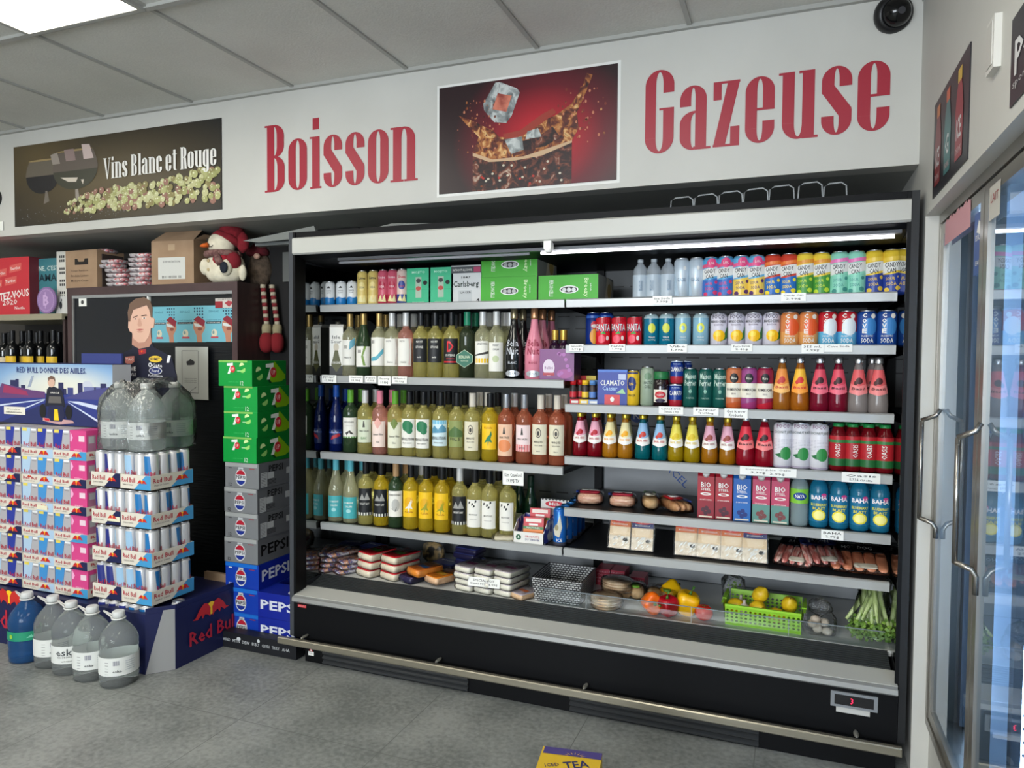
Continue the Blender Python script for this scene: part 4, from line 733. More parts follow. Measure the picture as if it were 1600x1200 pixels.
S4 = [([285,362], wine(WG, cT, tl, art(A('DOMAINE',.33,1.2,.03,LBL), A('SALIN',.27,.9,.03,LBL), E_(0,.20,.3,.03,m((160,210,210),.5))), lz=(.08,.42), half=1.1, kind='flute'), 'teal-capped wine bottle with turquoise label'),
      ([440], nob(YG, cK), 'wine bottle with black mountain label, third from left,'),
      ([518], nob(YG2, cK), 'golden wine bottle with black mountain label'),
      ([597], wine(GG, m((176,140,100),.4), wl, art(A('HANDSIGNED',.52,1.6,.03), E_(.1,.36,.5,.10,m((180,180,176),.5)), P_([(-.4,.3),(0,.42),(.3,.36),(.1,.26)], DK)), lz=(.18,.58)), 'tan-capped wine bottle with sketched white label'),
      ([675], kal(wl), 'silver-capped wine bottle with yellow label'),
      ([757,837], kal(m((150,150,30),.4)), 'black-capped yellow wine bottle with kangaroo'),
      ([930], nob(YG, cW), 'white-capped wine bottle with black label'),
      ([1010,1085], sheep(), 'wine bottle with white label of small birds'),
      ([1180], sheep(), 'right-hand wine bottle with white label, set back,')]
wrow('s4L', 2.95, S4)
back_row('s4L', 3.035, [([344,420],WG,cT,'teal-capped wine bottle'),([475,560],YG,cK,'black-capped wine bottle'),([648],YG,m((196,150,100),.4),'tan-capped wine bottle'),([728],YG,cW,'white-capped wine bottle'),([795,880],YG2,cK,'black-capped golden wine bottle'),([1045,1130],YG,cK,'black-capped wine bottle at the right')])
gb = wine(DG, m((20,50,36),.4), m((180,190,180),.6), None, lz=(.12,.34), r=.030, H=.26, kind='flute', half=.7, name='glass_water_bottle')
place(gb, [(xat(A5(u), 3.10, .7), 3.10, SH['s4L']-.006, .1) for u in (1240, 1298)], 'slim dark green glass bottle', 'beside the white price card', 'bottle')
# ---- top left shelf
z1 = SH['s1']-.006
wc = can(.0265, .122, [(0,.30,m((30,120,186),.35)),(.30,1,m((222,224,224),.35))], art(P_([(-.3,.72),(.3,.72),(.1,.80),(-.1,.79)], BLACK), T('WHITE', 0, .62, .9, .05, m((120,124,130),.4)), T('CLAW', 0, .54, .8, .05, m((120,124,130),.4)), P_([(-1,.34),(-.3,.38),(.3,.34),(1,.38),(1,.28),(-1,.28)], m((30,120,186),.35))), name='slim_can')
place(wc, spots([255,313,368], A5, 's1', 2.95, jit=.1), 'small white and blue slim can', WH['s1L'], 'can')
def slim(c, c2, t1, tc_): return can(.0265, .168, [(0,.3,c2),(.3,1,c)], art(E_(0,.55,.6,.12,c2,.0006), T(t1, 0, .78, 1.2, .08, tc_, bold=.04), T('SODA', 0, .52, .9, .06, tc_), P_([(-.8,.12),(-.2,.3),(.1,.14),(.5,.32),(.8,.1)], m((230,220,160),.4))), name='slim_can')
place(slim(m((214,190,110),.35), m((226,206,130),.35), 'Lime', m((70,60,40),.4)), spots([423,479], A5, 's1', 2.95, jit=.1), 'tall yellow slim can', WH['s1L'], 'can')
place(slim(m((204,90,112),.35), m((180,40,70),.35), 'Rose', m((246,210,214),.4)), spots([533,583], A5, 's1', 2.95, jit=.1), 'tall pink slim can', WH['s1L'], 'can')
place(slim(m((222,196,186),.35), m((40,60,140),.35), 'Sun', m((200,60,80),.4)), spots([632], A5, 's1', 2.95, jit=.1), 'tall peach and blue slim can', WH['s1L'], 'can')
def moj(o, q, w_, h): o.text(q, 'MOJITO', w_/2, h*.88, w_*.55, h*.08, m((190,240,214),.4), bold=.05); o.rect(q, w_*.38, w_*.62, h*.2, h*.76, m((170,190,170),.5)); o.ell(q, w_*.5, h*.66, w_*.10, h*.06, m((60,60,60),.5), .001); o.ell(q, w_*.5, h*.45, w_*.11, h*.06, m((190,80,70),.5), .001); o.ell(q, w_*.78, h*.6, w_*.09, h*.06, BLACK); o.rect(q, 0, w_, h*.42, h*.425, m((30,130,96),.5)); o.text(q, 'NON ALCOHOLIC', w_/2, h*.08, w_*.5, h*.03, LBL)
mb_ = carton_box(.122, .17, .168, m((62,184,136),.45), moj, name='cocktail_carton')
place(mb_, [(xat(A5(u), 2.94, 1.7), 2.94, z1, 0) for u in (713, 829)], 'mint green mojito cocktail box', WH['s1L'], 'box')
def carl(o, q, w_, h): o.rect(q, 0, w_, h*.80, h*.97, m((70,74,78),.4)); o.rect(q, w_*.76, w_*.98, h*.82, h*.95, m((170,60,96),.4), .001); o.text(q, 'WITHOUT ALCOHOL', w_*.38, h*.88, w_*.66, h*.06, LBL, .001); o.text(q, 'Carlsberg', w_/2, h*.50, w_*.86, h*.20, m((30,50,40),.4), bold=.04); o.text(q, '1847', w_/2, h*.69, w_*.3, h*.06, BLACK); o.text(q, 'LAGER', w_/2, h*.30, w_*.35, h*.05, BLACK); o.rect(q, w_*.25, w_*.7, 0, h*.36, m((186,190,192),.3,.4), .0005); o.text(q, '4', w_*.9, h*.1, w_*.1, h*.08, BLACK)
k = carton_box(.146, .15, .172, m((206,208,208),.4), carl, name='beer_carton')
place(k, [(xat(A5(960), 2.94, 1.7), 2.94, z1, 0)], 'silver-white alcohol-free beer carton', WH['s1L'], 'box')
def somer(o, q, w_, h):
    o.ell(q, w_*.52, h*.46, w_*.16, h*.15, m((236,238,236),.5)); o.ell(q, w_*.52, h*.46, w_*.14, h*.11, m((36,34,34),.5), .001)
    for i in range(3): o.ell(q, w_*(.44+.08*i), h*.45, w_*.035, h*.08, m((150,152,150),.35,.5), .0013)
    o.text(q, 'PERONCELLI', w_*.22, h*.52, h*.6, w_*.07, WHITE, rot=-PI/2); o.text(q, 'Breezy', w_*.80, h*.52, h*.7, w_*.09, m((220,240,190),.4), rot=-PI/2); o.text(q, 'pink', w_*.88, h*.52, h*.3, w_*.03, WHITE, rot=-PI/2)
def somside(o, q, d, h): o.pol(q, [(d*.4,h*.0),(d*.75,0),(d*.95,h*.9),(d*.55,h)], m((214,204,180),.5)); o.ell(q, d*.7, h*.5, d*.12, h*.3, m((190,160,90),.5), .001)
gcase = lambda: carton_box(.262, .27, .114, m((66,170,40),.45), somer, name='beer_case', side=m((150,150,144),.5), sides=somside)
ga = gcase(); x0 = xat(A5(1037), 2.94, 1.66)+.131
place(ga, [(x0, 2.94, z1, 0)], 'green drink case with hand hole,', 'under another one on the top left shelf', 'box', 'green drink cases')
g2 = copy_tree(ga); g2.location = (x0, 2.945, z1+.115); tag(g2, 'green drink case with hand hole lying on top of another', 'box', 'green drink cases')
g3 = copy_tree(ga); g3.location = (x0+.268, 2.945, z1); tag(g3, 'green drink case with hand hole, right of the pile', 'box', 'green drink cases')
# ---- card, open box, blue cans on lowest left shelf end
z4 = SH['s4L']-.006
o = MB(); xx = xat(A5(1340), 3.02, .7); x2 = xat(A5(1485), 3.02, .7); w_ = x2-xx; o.box(0, w_, 0, .004, 0, .17, m((224,224,220),.6)); q = mF(0, 0, 0)
o.text(q, '125', w_*.5, .055, w_*.5, .03, m((30,40,110),.5), bold=.04); o.ell(q, w_*.5, .148, w_*.34, .014, m((200,40,60),.5)); o.text(q, 'Milk', w_*.5, .148, w_*.4, .014, WHITE, .0012)
for i in range(20): a = 2*PI*i/20; o.rect(mF(w_*.5+w_*.38*math.cos(a), 0, .065+.05*math.sin(a)), -.002, .002, -.003, .003, m((90,100,150),.5))
for i in range(8): o.pol(q, [(w_*(i/8),.17),(w_*((i+.5)/8),.163),(w_*((i+1)/8),.17)], BLACK)
c = tag(o.build('promotion_card', None, (xx, 3.04, z4)), 'white upright card reading 125 behind the open carton', 'sign'); c.rotation_euler = (-.05, 0, 0)
o = MB(); xa = xat(A5(1212), 2.90, .64); xb = xat(A5(1372), 2.90, .64); w_ = xb-xa; d = .16; wb = m((222,220,214),.6); pb = noise_mat('berry_print', [(.45,(220,218,214)),(.5,(60,70,160))], 22, 1, rough=.6)
o.box(0, w_, 0, .003, .002, .052, wb); o.box(0, w_, d-.003, d, .002, .10, pb); o.box(0, w_, 0, d, 0, .003, wb)
for s in (0, w_-.003): o.prism([(0,.0),(0,.052),(d*.35,.095),(d,.10),(d,0)], s, s+.003, pb)
q = mF(0,0,0); o.ell(q, w_*.18, .028, .012, .012, m((30,90,60),.5)); o.text(q, 'PRODUITS', w_*.63, .034, w_*.45, .009, m((190,60,80),.5)); o.text(q, 'DU TERROIR', w_*.63, .021, w_*.45, .009, m((60,60,120),.5)); o.pol(q, [(w_*.15,.024),(w_*.21,.024),(w_*.18,.036)], WHITE, .001)
tb = tag(o.build('open_carton_tray', None, (xa, 2.885, z4)), 'white open carton tray with blue berry print and small green emblem', 'carton')
rp = MB(); rp.box(-.045, .045, -.02, .02, 0, .10, m((190,36,44),.35)); q = mF(-.045,-.02,0); rp.rect(q, .0, .09, .05, .062, m((60,120,60),.4)); rp.rect(q, .0, .09, .034, .05, m((226,130,60),.4)); rp.text(q, 'NATUREL', .045, .056, .06, .007, WHITE, .001); rp.rect(q, .01, .08, .08, .095, m((226,214,204),.4)); rp.rect(q, .025,.065,.066,.074,WHITE)
r0 = rp.build('snack_pack', None, (xa+w_*.55, 2.94, z4+.005)); tag(r0, 'red snack pack in front inside the open carton', 'snack', 'red snack packs'); r0.rotation_euler = (-.12,0,.08)
r1 = copy_tree(r0); r1.location = (xa+w_*.62, 2.995, z4+.005); tag(r1, 'red snack pack behind another inside the open carton', 'snack', 'red snack packs'); r1.location.z += .03
o = MB(); o.sup((0,0,.012), (.055,.055,.012), m((222,212,180),.4), .4,.3,6,16); f = MB(); f.sup((0,0,.013), (.066,.064,.014), wrap2, .5,.3,6,16,.03)
pack('sliced_cheese_pack', [('cheese', o), ('film', f)], 'flat pack of pale sliced cheese left of the open carton', 'cheese', (xat(A5(1160), 2.90, .62), 2.935, z4), .3)
bcan = can(.029, .165, [(0,.12,m((60,60,70),.4)),(.12,1,m((24,96,176),.25,.3))], art(P_([(-.9,.45),(-.2,.6),(.2,.85),(.5,.5),(.1,.25),(-.6,.3)], m((200,196,180),.4)), E_(-.3,.5,.3,.08,m((150,140,110),.4),.001), T('ICE', .1, .18, .8, .08, WHITE)), name='tall_can', lid=m((70,140,200),.3,.8))
place(bcan, [(xat(A5(u), y, z4+.08), y, z4, .1) for u, y in ((1450,2.92),(1482,2.985),(1508,3.05),(1530,3.115),(1548,3.18))], 'tall metallic blue can in a row going back', 'beside the open carton', 'can')
# ---- cooler bottom, left: cheese bars and packs
DK_ = DECK
def bar(w_, d, h, body, topm, txt=None, film=True, tc_=WHITE, stripe=None):
    root = empty('cheese_bar'); o = MB(); o.sup((0,0,h/2), (w_/2,d/2,h/2), body, .25, .2, 6, 20); o.build('cheese', root)
    l = MB(); l.sup((0,0,h*.93), (w_*.49,d*.485,h*.10), topm, .25, .2, 6, 20); q = mT(0,0,h*1.035)
    if stripe: l.rect(q, -w_*.3, w_*.3, -d*.15, d*.05, stripe, .0002)
    if txt: l.text(q, txt, 0, d*.15, w_*.6, d*.14, tc_, .0006)
    l.build('label', root)
    if film: f = MB(); f.sup((0,0,h/2), (w_/2+.004,d/2+.006,h/2+.003), wrap, .35,.3,6,16,.02); f.build('film', root)
    return root
chw = m((232,220,196),.4); chr_ = m((206,40,52),.35)
b0 = bar(.11, .17, .036, chw, chr_, 'P\'tit', stripe=m((120,190,90),.4)); n = 0
for cx, col_ in ((A5(472), 'left'), (A5(595), 'right')):
    x = xat(cx, 2.96, .38)
    for i, lv in enumerate(('bottom', 'middle', 'top')):
        o_ = b0 if n == 0 else copy_tree(b0); n += 1
        o_.location = (x+random.uniform(-.003,.003), 3.00+.004*i, DK_+.038*i+.001); o_.rotation_euler = (0,0,-.35); tag(o_, '%s white cheese bar with red top, %s stack in the cooler bottom' % (lv, col_), 'cheese', 'red-topped cheese bars')
b1 = bar(.10, .15, .034, m((226,140,50),.4), m((226,130,50),.35), 'Cheddar', stripe=m((40,110,190),.4), tc_=m((60,30,90),.4))
b2 = bar(.10, .15, .034, m((232,190,150),.4), m((226,136,40),.35), 'Marble', stripe=m((236,190,60),.4), tc_=m((80,40,30),.4)); dkp = m((40,36,70),.35)
b3 = bar(.10, .15, .030, dkp, m((60,50,90),.35), 'Old')
for o_, u, z, lb, r in ((b3, 690, 0, 'dark-wrapped cheese bar under the blue and orange one', -.4), (b1, 735, .034, 'cheese bar with blue and orange wrapper, fourth pile from left', -.5), (b2, 826, .012, 'bright orange wrapped cheese bar slanted beside the blue one', -.45)):
    o_.location = (xat(A5(u), 2.96, DK_+.03), 2.985, DK_+z+.001); o_.rotation_euler = (0,0,r); tag(o_, lb, 'cheese')
b4 = bar(.095, .16, .026, m((226,222,206),.4), m((206,196,206),.35), 'Feta', stripe=m((176,50,130),.4), tc_=m((50,50,90),.4)); n = 0
for j, u in enumerate((985, 1085, 1190)):
    for i in range(4):
        o_ = b4 if n == 0 else copy_tree(b4); n += 1
        o_.location = (xat(A5(u), 2.965, DK_+.05)+random.uniform(-.004,.004), 2.99+random.uniform(-.004,.004), DK_+.0275*i+.001); o_.rotation_euler = (0,0,-.28)
        tag(o_, '%s white and purple cheese pack in the %s of three piles by the wicker basket' % (('lowest','second','third','top')[i], ('left','middle','right')[j]), 'cheese', 'white and purple cheese packs')
b5 = bar(.085, .12, .026, m((226,190,150),.4), m((206,196,210),.35), 'Swiss', stripe=m((226,120,60),.4))
b5.location = (xat(A5(1262), 2.94, DK_+.03), 2.955, DK_+.001); b5.rotation_euler = (0,0,-.5); tag(b5, 'single small cheese pack at the foot of the wicker basket', 'cheese')
o = MB(); o.box(-.075,.075,0,.003,0,.04,WHITE); q = mF(0,0,0); o.text(q, 'SPECIAL POT', 0, .028, .10, .010, BLACK); o.text(q, 'Omni 907g 6.99$', 0, .012, .13, .011, BLACK)
c = tag(o.build('price_sign', None, (xat(A5(1050), 2.90, .37), 2.902, DK_+.035)), 'handwritten white price sign leaning on the cheese packs', 'sign'); c.rotation_euler = (-.15, 0, .05)
foil = noise_mat('deli_packs_print', [(.35,(190,60,60)),(.43,(226,206,200)),(.52,(240,170,110)),(.60,(80,80,150)),(.66,(236,230,230))], 30, 2, rough=.25)
def deli(): 
    root = empty('deli_pack'); o = MB(); o.sup((0,0,.012), (.055,.085,.012), foil, .5,.3,6,16,.02); o.build('meat', root); f = MB(); f.sup((0,0,.013), (.064,.095,.014), wrap2, .5,.3,6,16,.03); f.build('film', root); return root
d0 = deli(); n = 0
for j, u in enumerate((265, 350)):
    for i in range(4 if j == 0 else 3):
        o_ = d0 if n == 0 else copy_tree(d0); n += 1
        o_.location = (xat(A5(u), 2.97, DK_+.02)+.006*i, 2.985+.01*i, DK_+.022*i+.001); o_.rotation_euler = (0,0,-.5+random.uniform(-.1,.1)); tag(o_, '%s shiny deli meat pack of the %s pile at far left of the cooler bottom' % (('lowest','second','third','topmost')[i], ('left','right')[j]), 'food package', 'deli meat packs')
db = bar(.13, .10, .028, dkp, m((50,60,120),.35), 'Black', film=False); n = 0
for u, y, zz_, wh in ((480,3.25,0,'lower'),(480,3.25,.03,'upper'),(860,3.22,0,'right-hand'),(975,3.22,0,'lowest'),(985,3.22,.03,'second'),(975,3.23,.06,'third'),(985,3.22,.09,'topmost')):
    o_ = db if n == 0 else copy_tree(db); n += 1
    o_.location = (xat(A5(u), y, DK_+zz_+.02), y, DK_+zz_+.001); o_.rotation_euler = (0,0,-.2); tag(o_, '%s dark blue pack %s in the cooler bottom' % (wh, 'behind the red-topped bars' if n < 3 else 'behind the white and purple packs'), 'food package', 'dark blue packs')
gp = MB(); gp.sup((0,0,.05),(.06,.02,.05),noise_mat('snack_bag_print', [(.4,(60,56,48)),(.5,(180,150,100)),(.6,(110,100,80))], 20, 3, rough=.4),.6,.4,8,14,.04); 
gg = tag(gp.build('snack_bag', None, (xat(A5(790), 3.28, .4), 3.28, DK_)), 'dark brown snack bag behind the cheese bars', 'snack')
# baskets
wv = bpy.data.materials.new('woven_strap'); wv.use_nodes = True; nt = wv.node_tree; br = nt.nodes.new('ShaderNodeTexBrick'); tcn = nt.nodes.new('ShaderNodeTexCoord'); mpn = nt.nodes.new('ShaderNodeMapping')
cmb = nt.nodes.new('ShaderNodeCombineXYZ'); sep = nt.nodes.new('ShaderNodeSeparateXYZ'); ad = nt.nodes.new('ShaderNodeMath'); ad.operation = 'ADD'
nt.links.new(tcn.outputs['Object'], sep.inputs[0]); nt.links.new(sep.outputs['X'], ad.inputs[0]); nt.links.new(sep.outputs['Y'], ad.inputs[1]); nt.links.new(ad.outputs[0], cmb.inputs[0]); nt.links.new(sep.outputs['Z'], cmb.inputs[1]); nt.links.new(cmb.outputs[0], br.inputs['Vector'])
br.inputs['Scale'].default_value = 1; br.inputs['Brick Width'].default_value = .016; br.inputs['Row Height'].default_value = .0095; br.inputs['Mortar Size'].default_value = .0024; br.inputs['Mortar Smooth'].default_value = 0
br.inputs['Color1'].default_value = (.62,.62,.6,1); br.inputs['Color2'].default_value = (.45,.45,.45,1); br.inputs['Mortar'].default_value = (.01,.01,.012,1)
nt.links.new(br.outputs['Color'], nt.nodes['Principled BSDF'].inputs['Base Color'])
def basket_shell(o, w_, d, h, mt, fl=.012, t=.004, rim=None):
    for (a, bq) in (((-w_/2, 0), (w_/2, 0)), ((w_/2, 0), (w_/2, d)), ((w_/2, d), (-w_/2, d)), ((-w_/2, d), (-w_/2, 0))):
        dx, dy = bq[0]-a[0], bq[1]-a[1]; L_ = math.hypot(dx, dy); nx, ny = dy/L_, -dx/L_
        A_ = [(a[0], a[1], 0), (bq[0], bq[1], 0)]
        k1 = fl*1.0; ex, ey = dx/L_*fl, dy/L_*fl
        p0, p1 = Vector((a[0],a[1],0)), Vector((bq[0],bq[1],0)); q0, q1 = Vector((a[0]+nx*fl-ex, a[1]+ny*fl-ey, h)), Vector((bq[0]+nx*fl+ex, bq[1]+ny*fl+ey, h)); nn = Vector((nx,ny,0))*t
        o.face([p0,p1,q1,q0], mt); o.face([p1-nn,p0-nn,q0-nn,q1-nn], mt); o.face([q0,q1,q1-nn,q0-nn], rim or mt)
    o.face([(-w_/2,0,.003),(w_/2,0,.003),(w_/2,d,.003),(-w_/2,d,.003)], mt)
xa, xb = xat(A5(1310), 2.93, .38), xat(A5(1565), 2.93, .38)
o = MB(); basket_shell(o, xb-xa-.02, .22, .105, wv, rim=m((40,40,42),.5)); tag(o.build('wicker_basket', None, ((xa+xb)/2, 2.925, DK_)), 'empty black and white woven basket in the cooler bottom', 'basket')
# green perforated basket
lime = m((150,206,50),.35); xa, xb = xat(A6(752), 2.935, .36), xat(A6(1080), 2.935, .36); w_ = xb-xa; d = .19; h = .085
def perf(o, P0, P1, h, nx, nz, mt, nrm, t=.003, lip=.014):
    """wall between two floor points with rows of holes"""
    P0, P1 = Vector(P0), Vector(P1); fl = Vector(nrm)*.010; L_ = (P1-P0).length; ex = (P1-P0).normalized()
    def pt(a, b, off=0): 
        return P0+ex*(a*L_)+Vector((0,0,b*h))+fl*b-Vector(nrm)*off
    k = 8; zlo, zhi = .14, .80
    for off, rev in ((0, False), (t, True)):
        def q(L): o.face([p for p in (L[::-1] if rev else L)], mt)
        q([pt(0,0,off), pt(1,0,off), pt(1,zlo,off), pt(0,zlo,off)]); q([pt(0,zhi,off), pt(1,zhi,off), pt(1,1,off), pt(0,1,off)])
        for i in range(nx):
            for j in range(nz):
                a0, a1 = i/nx, (i+1)/nx; b0_, b1_ = zlo+(zhi-zlo)*j/nz, zlo+(zhi-zlo)*(j+1)/nz; ca, cb_ = (a0+a1)/2, (b0_+b1_)/2; ra, rb = (a1-a0)*.32, (b1_-b0_)*.34
                R_ = [(ca+ra*math.cos(2*PI*(s+.5)/k), cb_+rb*math.sin(2*PI*(s+.5)/k)) for s in range(k)]
                O_ = [(a1,cb_+ (b1_-cb_)*.5),(ca+(a1-ca)*.5,b1_),(ca-(a1-ca)*.5,b1_),(a0,cb_+(b1_-cb_)*.5),(a0,cb_-(b1_-cb_)*.5),(ca-(a1-ca)*.5,b0_),(ca+(a1-ca)*.5,b0_),(a1,cb_-(b1_-cb_)*.5)]
                O_ = [(a1,(cb_+b1_)/2),((ca+a1)/2,b1_),((ca+a0)/2,b1_),(a0,(cb_+b1_)/2),(a0,(cb_+b0_)/2),((ca+a0)/2,b0_),((ca+a1)/2,b0_),(a1,(cb_+b0_)/2)]
                for s in range(k): s2 = (s+1) % k; q([pt(*O_[s],off), pt(*O_[s2],off), pt(*R_[s2],off), pt(*R_[s],off)])
                for (cx_, cz_, i1, i2) in ((a1,b1_,0,1),(a0,b1_,2,3),(a0,b0_,4,5),(a1,b0_,6,7)): q([pt(*O_[i1],off), pt(cx_,cz_,off), pt(*O_[i2],off)])
    o.face([pt(0,1)+Vector(nrm)*.006, pt(1,1)+Vector(nrm)*.006, pt(1,1,t), pt(0,1,t)], mt); o.face([pt(0,1)+Vector(nrm)*.006-Vector((0,0,.008)), pt(1,1)+Vector(nrm)*.006-Vector((0,0,.008)), pt(1,1)+Vector(nrm)*.006, pt(0,1)+Vector(nrm)*.006], mt)
o = MB(); perf(o, (-w_/2,0,0), (w_/2,0,0), h, 16, 4, lime, (0,-1,0)); perf(o, (w_/2,0,0), (w_/2,d,0), h, 9, 4, lime, (1,0,0)); perf(o, (w_/2,d,0), (-w_/2,d,0), h, 16, 4, lime, (0,1,0)); perf(o, (-w_/2,d,0), (-w_/2,0,0), h, 9, 4, lime, (-1,0,0)); o.box(-w_/2, w_/2, 0, d, 0, .004, lime)
for sx in (-1, 1): o.box(sx*(w_/2+.010)-.008, sx*(w_/2+.010)+.008, d*.3, d*.7, h-.004, h+.002, lime)
GBX, GBY = (xa+xb)/2, 2.945; gbk = tag(o.build('perforated_basket', None, (GBX, GBY, DK_)), 'lime green perforated plastic basket holding lemons', 'basket'); gbk.rotation_euler = (0,0,-.03)
lem = noise_mat('lemon_peel', [(.3,(226,180,20)),(.7,(246,206,40))], 60, 3, rough=.4, bump=.15)
o = MB(); o.lathe([(.001,-.036),(.006,-.034),(.012,-.030),(.024,-.02),(.0285,0),(.024,.02),(.012,.030),(.006,.036),(.003,.038)], lem, 18); lm = o.build('lemon')
st = MB(); st.ell(mT(0,0,.038), 0, 0, .003, .003, m((90,80,30),.6), .0004); st.build('stem_end', lm)
for i, (u, yy, z, r, lb) in enumerate(((905,3.04,.105,(.3,.6,0),'upper lemon, topmost of the basket'),(892,3.0,.062,(1.2,.3,.5),'lemon under the topmost one, at basket front'),(1030,3.03,.082,(.4,-.5,1),'big lemon at the right end of the green basket'),(970,2.99,.045,(1.4,.2,1.2),'lemon lying low in the middle of the basket'),(800,3.02,.055,(1.5,0,1.1),'lemon at the left end of the basket, partly hidden'))):
    o_ = lm if i == 0 else copy_tree(lm); o_.location = (xat(A6(u), yy, DK_+z), yy, DK_+z); o_.rotation_euler = r; o_.scale = (1.08,)*3; tag(o_, lb, 'lemon', 'lemons in the green basket')
gar = noise_mat('garlic_skin', [(.3,(206,190,180)),(.7,(238,230,222))], 20, 3, rough=.5); o = MB(); o.lathe([(.006,0),(.022,.006),(.027,.018),(.02,.03),(.006,.04),(.004,.055)], gar, 20, lobes=7, lam=.06); gk = o.build('garlic_bulb')
for i, (u, yy, z, lb) in enumerate(((835,3.0,.035,'white garlic bulb in the green basket beside the left lemon'),(820,3.07,.03,'white garlic bulb at the back left of the green basket'))):
    o_ = gk if i == 0 else copy_tree(gk); o_.location = (xat(A6(u), yy, DK_+z), yy, DK_+z); tag(o_, lb, 'garlic', 'garlic bulbs')
# peppers and tomato
def pepper(c, stem=True):
    mt = m(c, .18, spec=.7); o = MB(); o.lathe([(.004,.004),(.022,.0),(.032,.010),(.037,.032),(.042,.055),(.038,.072),(.024,.080),(.010,.072),(.001,.070)], mt, 36, lobes=4, lam=.09); k = o.build('bell_pepper')
    s = MB(); s.tube([(0,0,.068),(.001,0,.082),(.006,0,.095),(.010,.0,.102)], .004, m((80,130,50),.5), 8, rs=[.008,.004,.0035,.005]); s.build('stem', k); return k
for c, u, v, y, rot, lb, sc_ in (((236,106,20), 412, 840, 2.96, (1.45,0,.6), 'orange bell pepper lying on its side', 1.0), ((170,20,34), 512, 850, 2.955, (.1,-.1,0), 'dark red bell pepper with green stem', .95), ((246,190,20), 480, 800, 3.07, (1.3,0,2.4), 'yellow bell pepper behind the orange and red ones', .95), ((246,186,14), 575, 830, 3.0, (.25,.15,1), 'yellow bell pepper right of the red one', 1.12)):
    k = pepper(c); zz_ = DK_+(.040 if rot[0] > 1 else .002)
    k.location = (xat(A6(u), y, DK_+.04), y, zz_); k.rotation_euler = rot; k.scale = (sc_*1.05,)*3; tag(k, lb, 'bell pepper')
    if rot[0] > 1: k.location.y += .03
o = MB(); o.lathe([(.002,.004),(.016,.0),(.030,.010),(.037,.027),(.034,.044),(.020,.056),(.006,.053),(.001,.052)], m((206,40,24),.15,spec=.7), 28, lobes=5, lam=.012); k = o.build('tomato', None, (xat(A6(660), 2.955, DK_+.03), 2.965, DK_)); s = MB()
for i in range(5): a = 2*PI*i/5; s.face([(0,0,.055),(.004*math.cos(a+.5),.004*math.sin(a+.5),.056),(.016*math.cos(a),.016*math.sin(a),.057),(.004*math.cos(a-.5),.004*math.sin(a-.5),.056)], m((60,110,40),.5))
s.build('calyx', k); tag(k, 'single ripe red tomato right of the peppers', 'tomato')
# bread, pita
for i, (u, y, lb) in enumerate(((345, 3.12, 'plastic-wrapped bread rolls behind the pita, left pack'), (478, 3.12, 'plastic-wrapped bread rolls behind the peppers, right pack'))):
    o = MB()
    for s in (-1,1): o.sup((s*.028,0,.03),(.032,.05,.03),bread,.8,.8,8,16,.02)
    f = MB(); f.sup((0,0,.032),(.072,.066,.038),wrap,.7,.6,8,18,.05); q = MB(); q.sup((.02,-.02,.062),(.018,.035,.005),m((110,160,50),.4),.5,.5,5,12)
    pack('bread_roll_pack', [('bread_rolls', o), ('film', f), ('label', q)], lb, 'bread', (xat(A6(u), y, .4), y, DK_), .3)
def pit(): 
    root = empty('pita_pack'); 
    for i in range(4): o = MB(); o.lathe([(.01,0),(.058,.001),(.066,.006),(.060,.011),(.02,.014),(.001,.013)], pita, 24, cz=.012*i, cx=random.uniform(-.003,.003)); o.build('pita_bread', root)
    f = MB(); f.sup((0,0,.028),(.073,.073,.029),wrap,.35,1,6,24,.015); f.build('film', root); return root
p0 = pit(); p0.location = (xat(A6(232), 2.93, .36), 2.965, DK_+.001); tag(p0, 'front pack of round pita breads at the cooler edge', 'bread', 'pita packs')
p1 = copy_tree(p0); p1.location = (xat(A6(278), 3.06, .38), 3.10, DK_+.03); p1.rotation_euler=(0,.06,1); tag(p1, 'rear pack of round pita breads, set higher behind', 'bread', 'pita packs')
ps = MB(); ps.box(-.05,.05,-.03,.03,0,.027,m((150,40,60),.4)); ss_ = tag(ps.build('flat_red_box', None, (xat(A6(278),3.12,.35), 3.11, DK_)), 'low red box under the rear pita pack', 'box')
for i, u in enumerate((228, 288, 372)):
    ps = MB(); ps.box(-.035,.035,0,.1,0,.075-.02*(i==2),m((176,50,70),.4)); q = mF(-.035,0,0)
    for j in range(4): ps.text(q, ['FRESH','COOL','FRESH','COOL'][j], .035, .064-.015*j-(.02 if i==2 else 0), .06, .007, m((230,160,170),.5))
    tag(ps.build('snack_box', None, (xat(A6(u),3.24,.4), 3.24, DK_)), ['left', 'middle', 'right'][i]+' red snack box at the back behind the bread', 'box', 'red snack boxes')
# herb bag, mushroom bag, celery
leafm = noise_mat('celery_leaf', [(.3,(70,110,40)),(.7,(140,176,70))], 30, 3, rough=.5); stalk = noise_mat('celery_stalk', [(.3,(150,176,96)),(.7,(206,220,160))], 18, 3, rough=.35, stretch=(8,8,1))
f = MB(); f.sup((0,0,.055),(.05,.05,.058),wrap,.6,.6,10,18,.09)
hb = MB()
for i in range(40): a, t = random.uniform(0,6.28), random.random(); r_ = .035*t; p = Vector((r_*math.cos(a), r_*math.sin(a), .03+.05*random.random())); e = Vector((random.uniform(-1,1),random.uniform(-1,1),random.uniform(-1,1)))*.01; hb.face([p, p+e, p+e+Vector((.006,0,.006)), p+Vector((.004,0,.008))], leafm)
pack('herb_bag', [('herbs', hb), ('plastic_bag', f)], 'clear crinkled bag with a few herbs behind the green basket', 'herbs', (xat(A6(790), 3.24, .42), 3.24, DK_), 0)
o = MB()
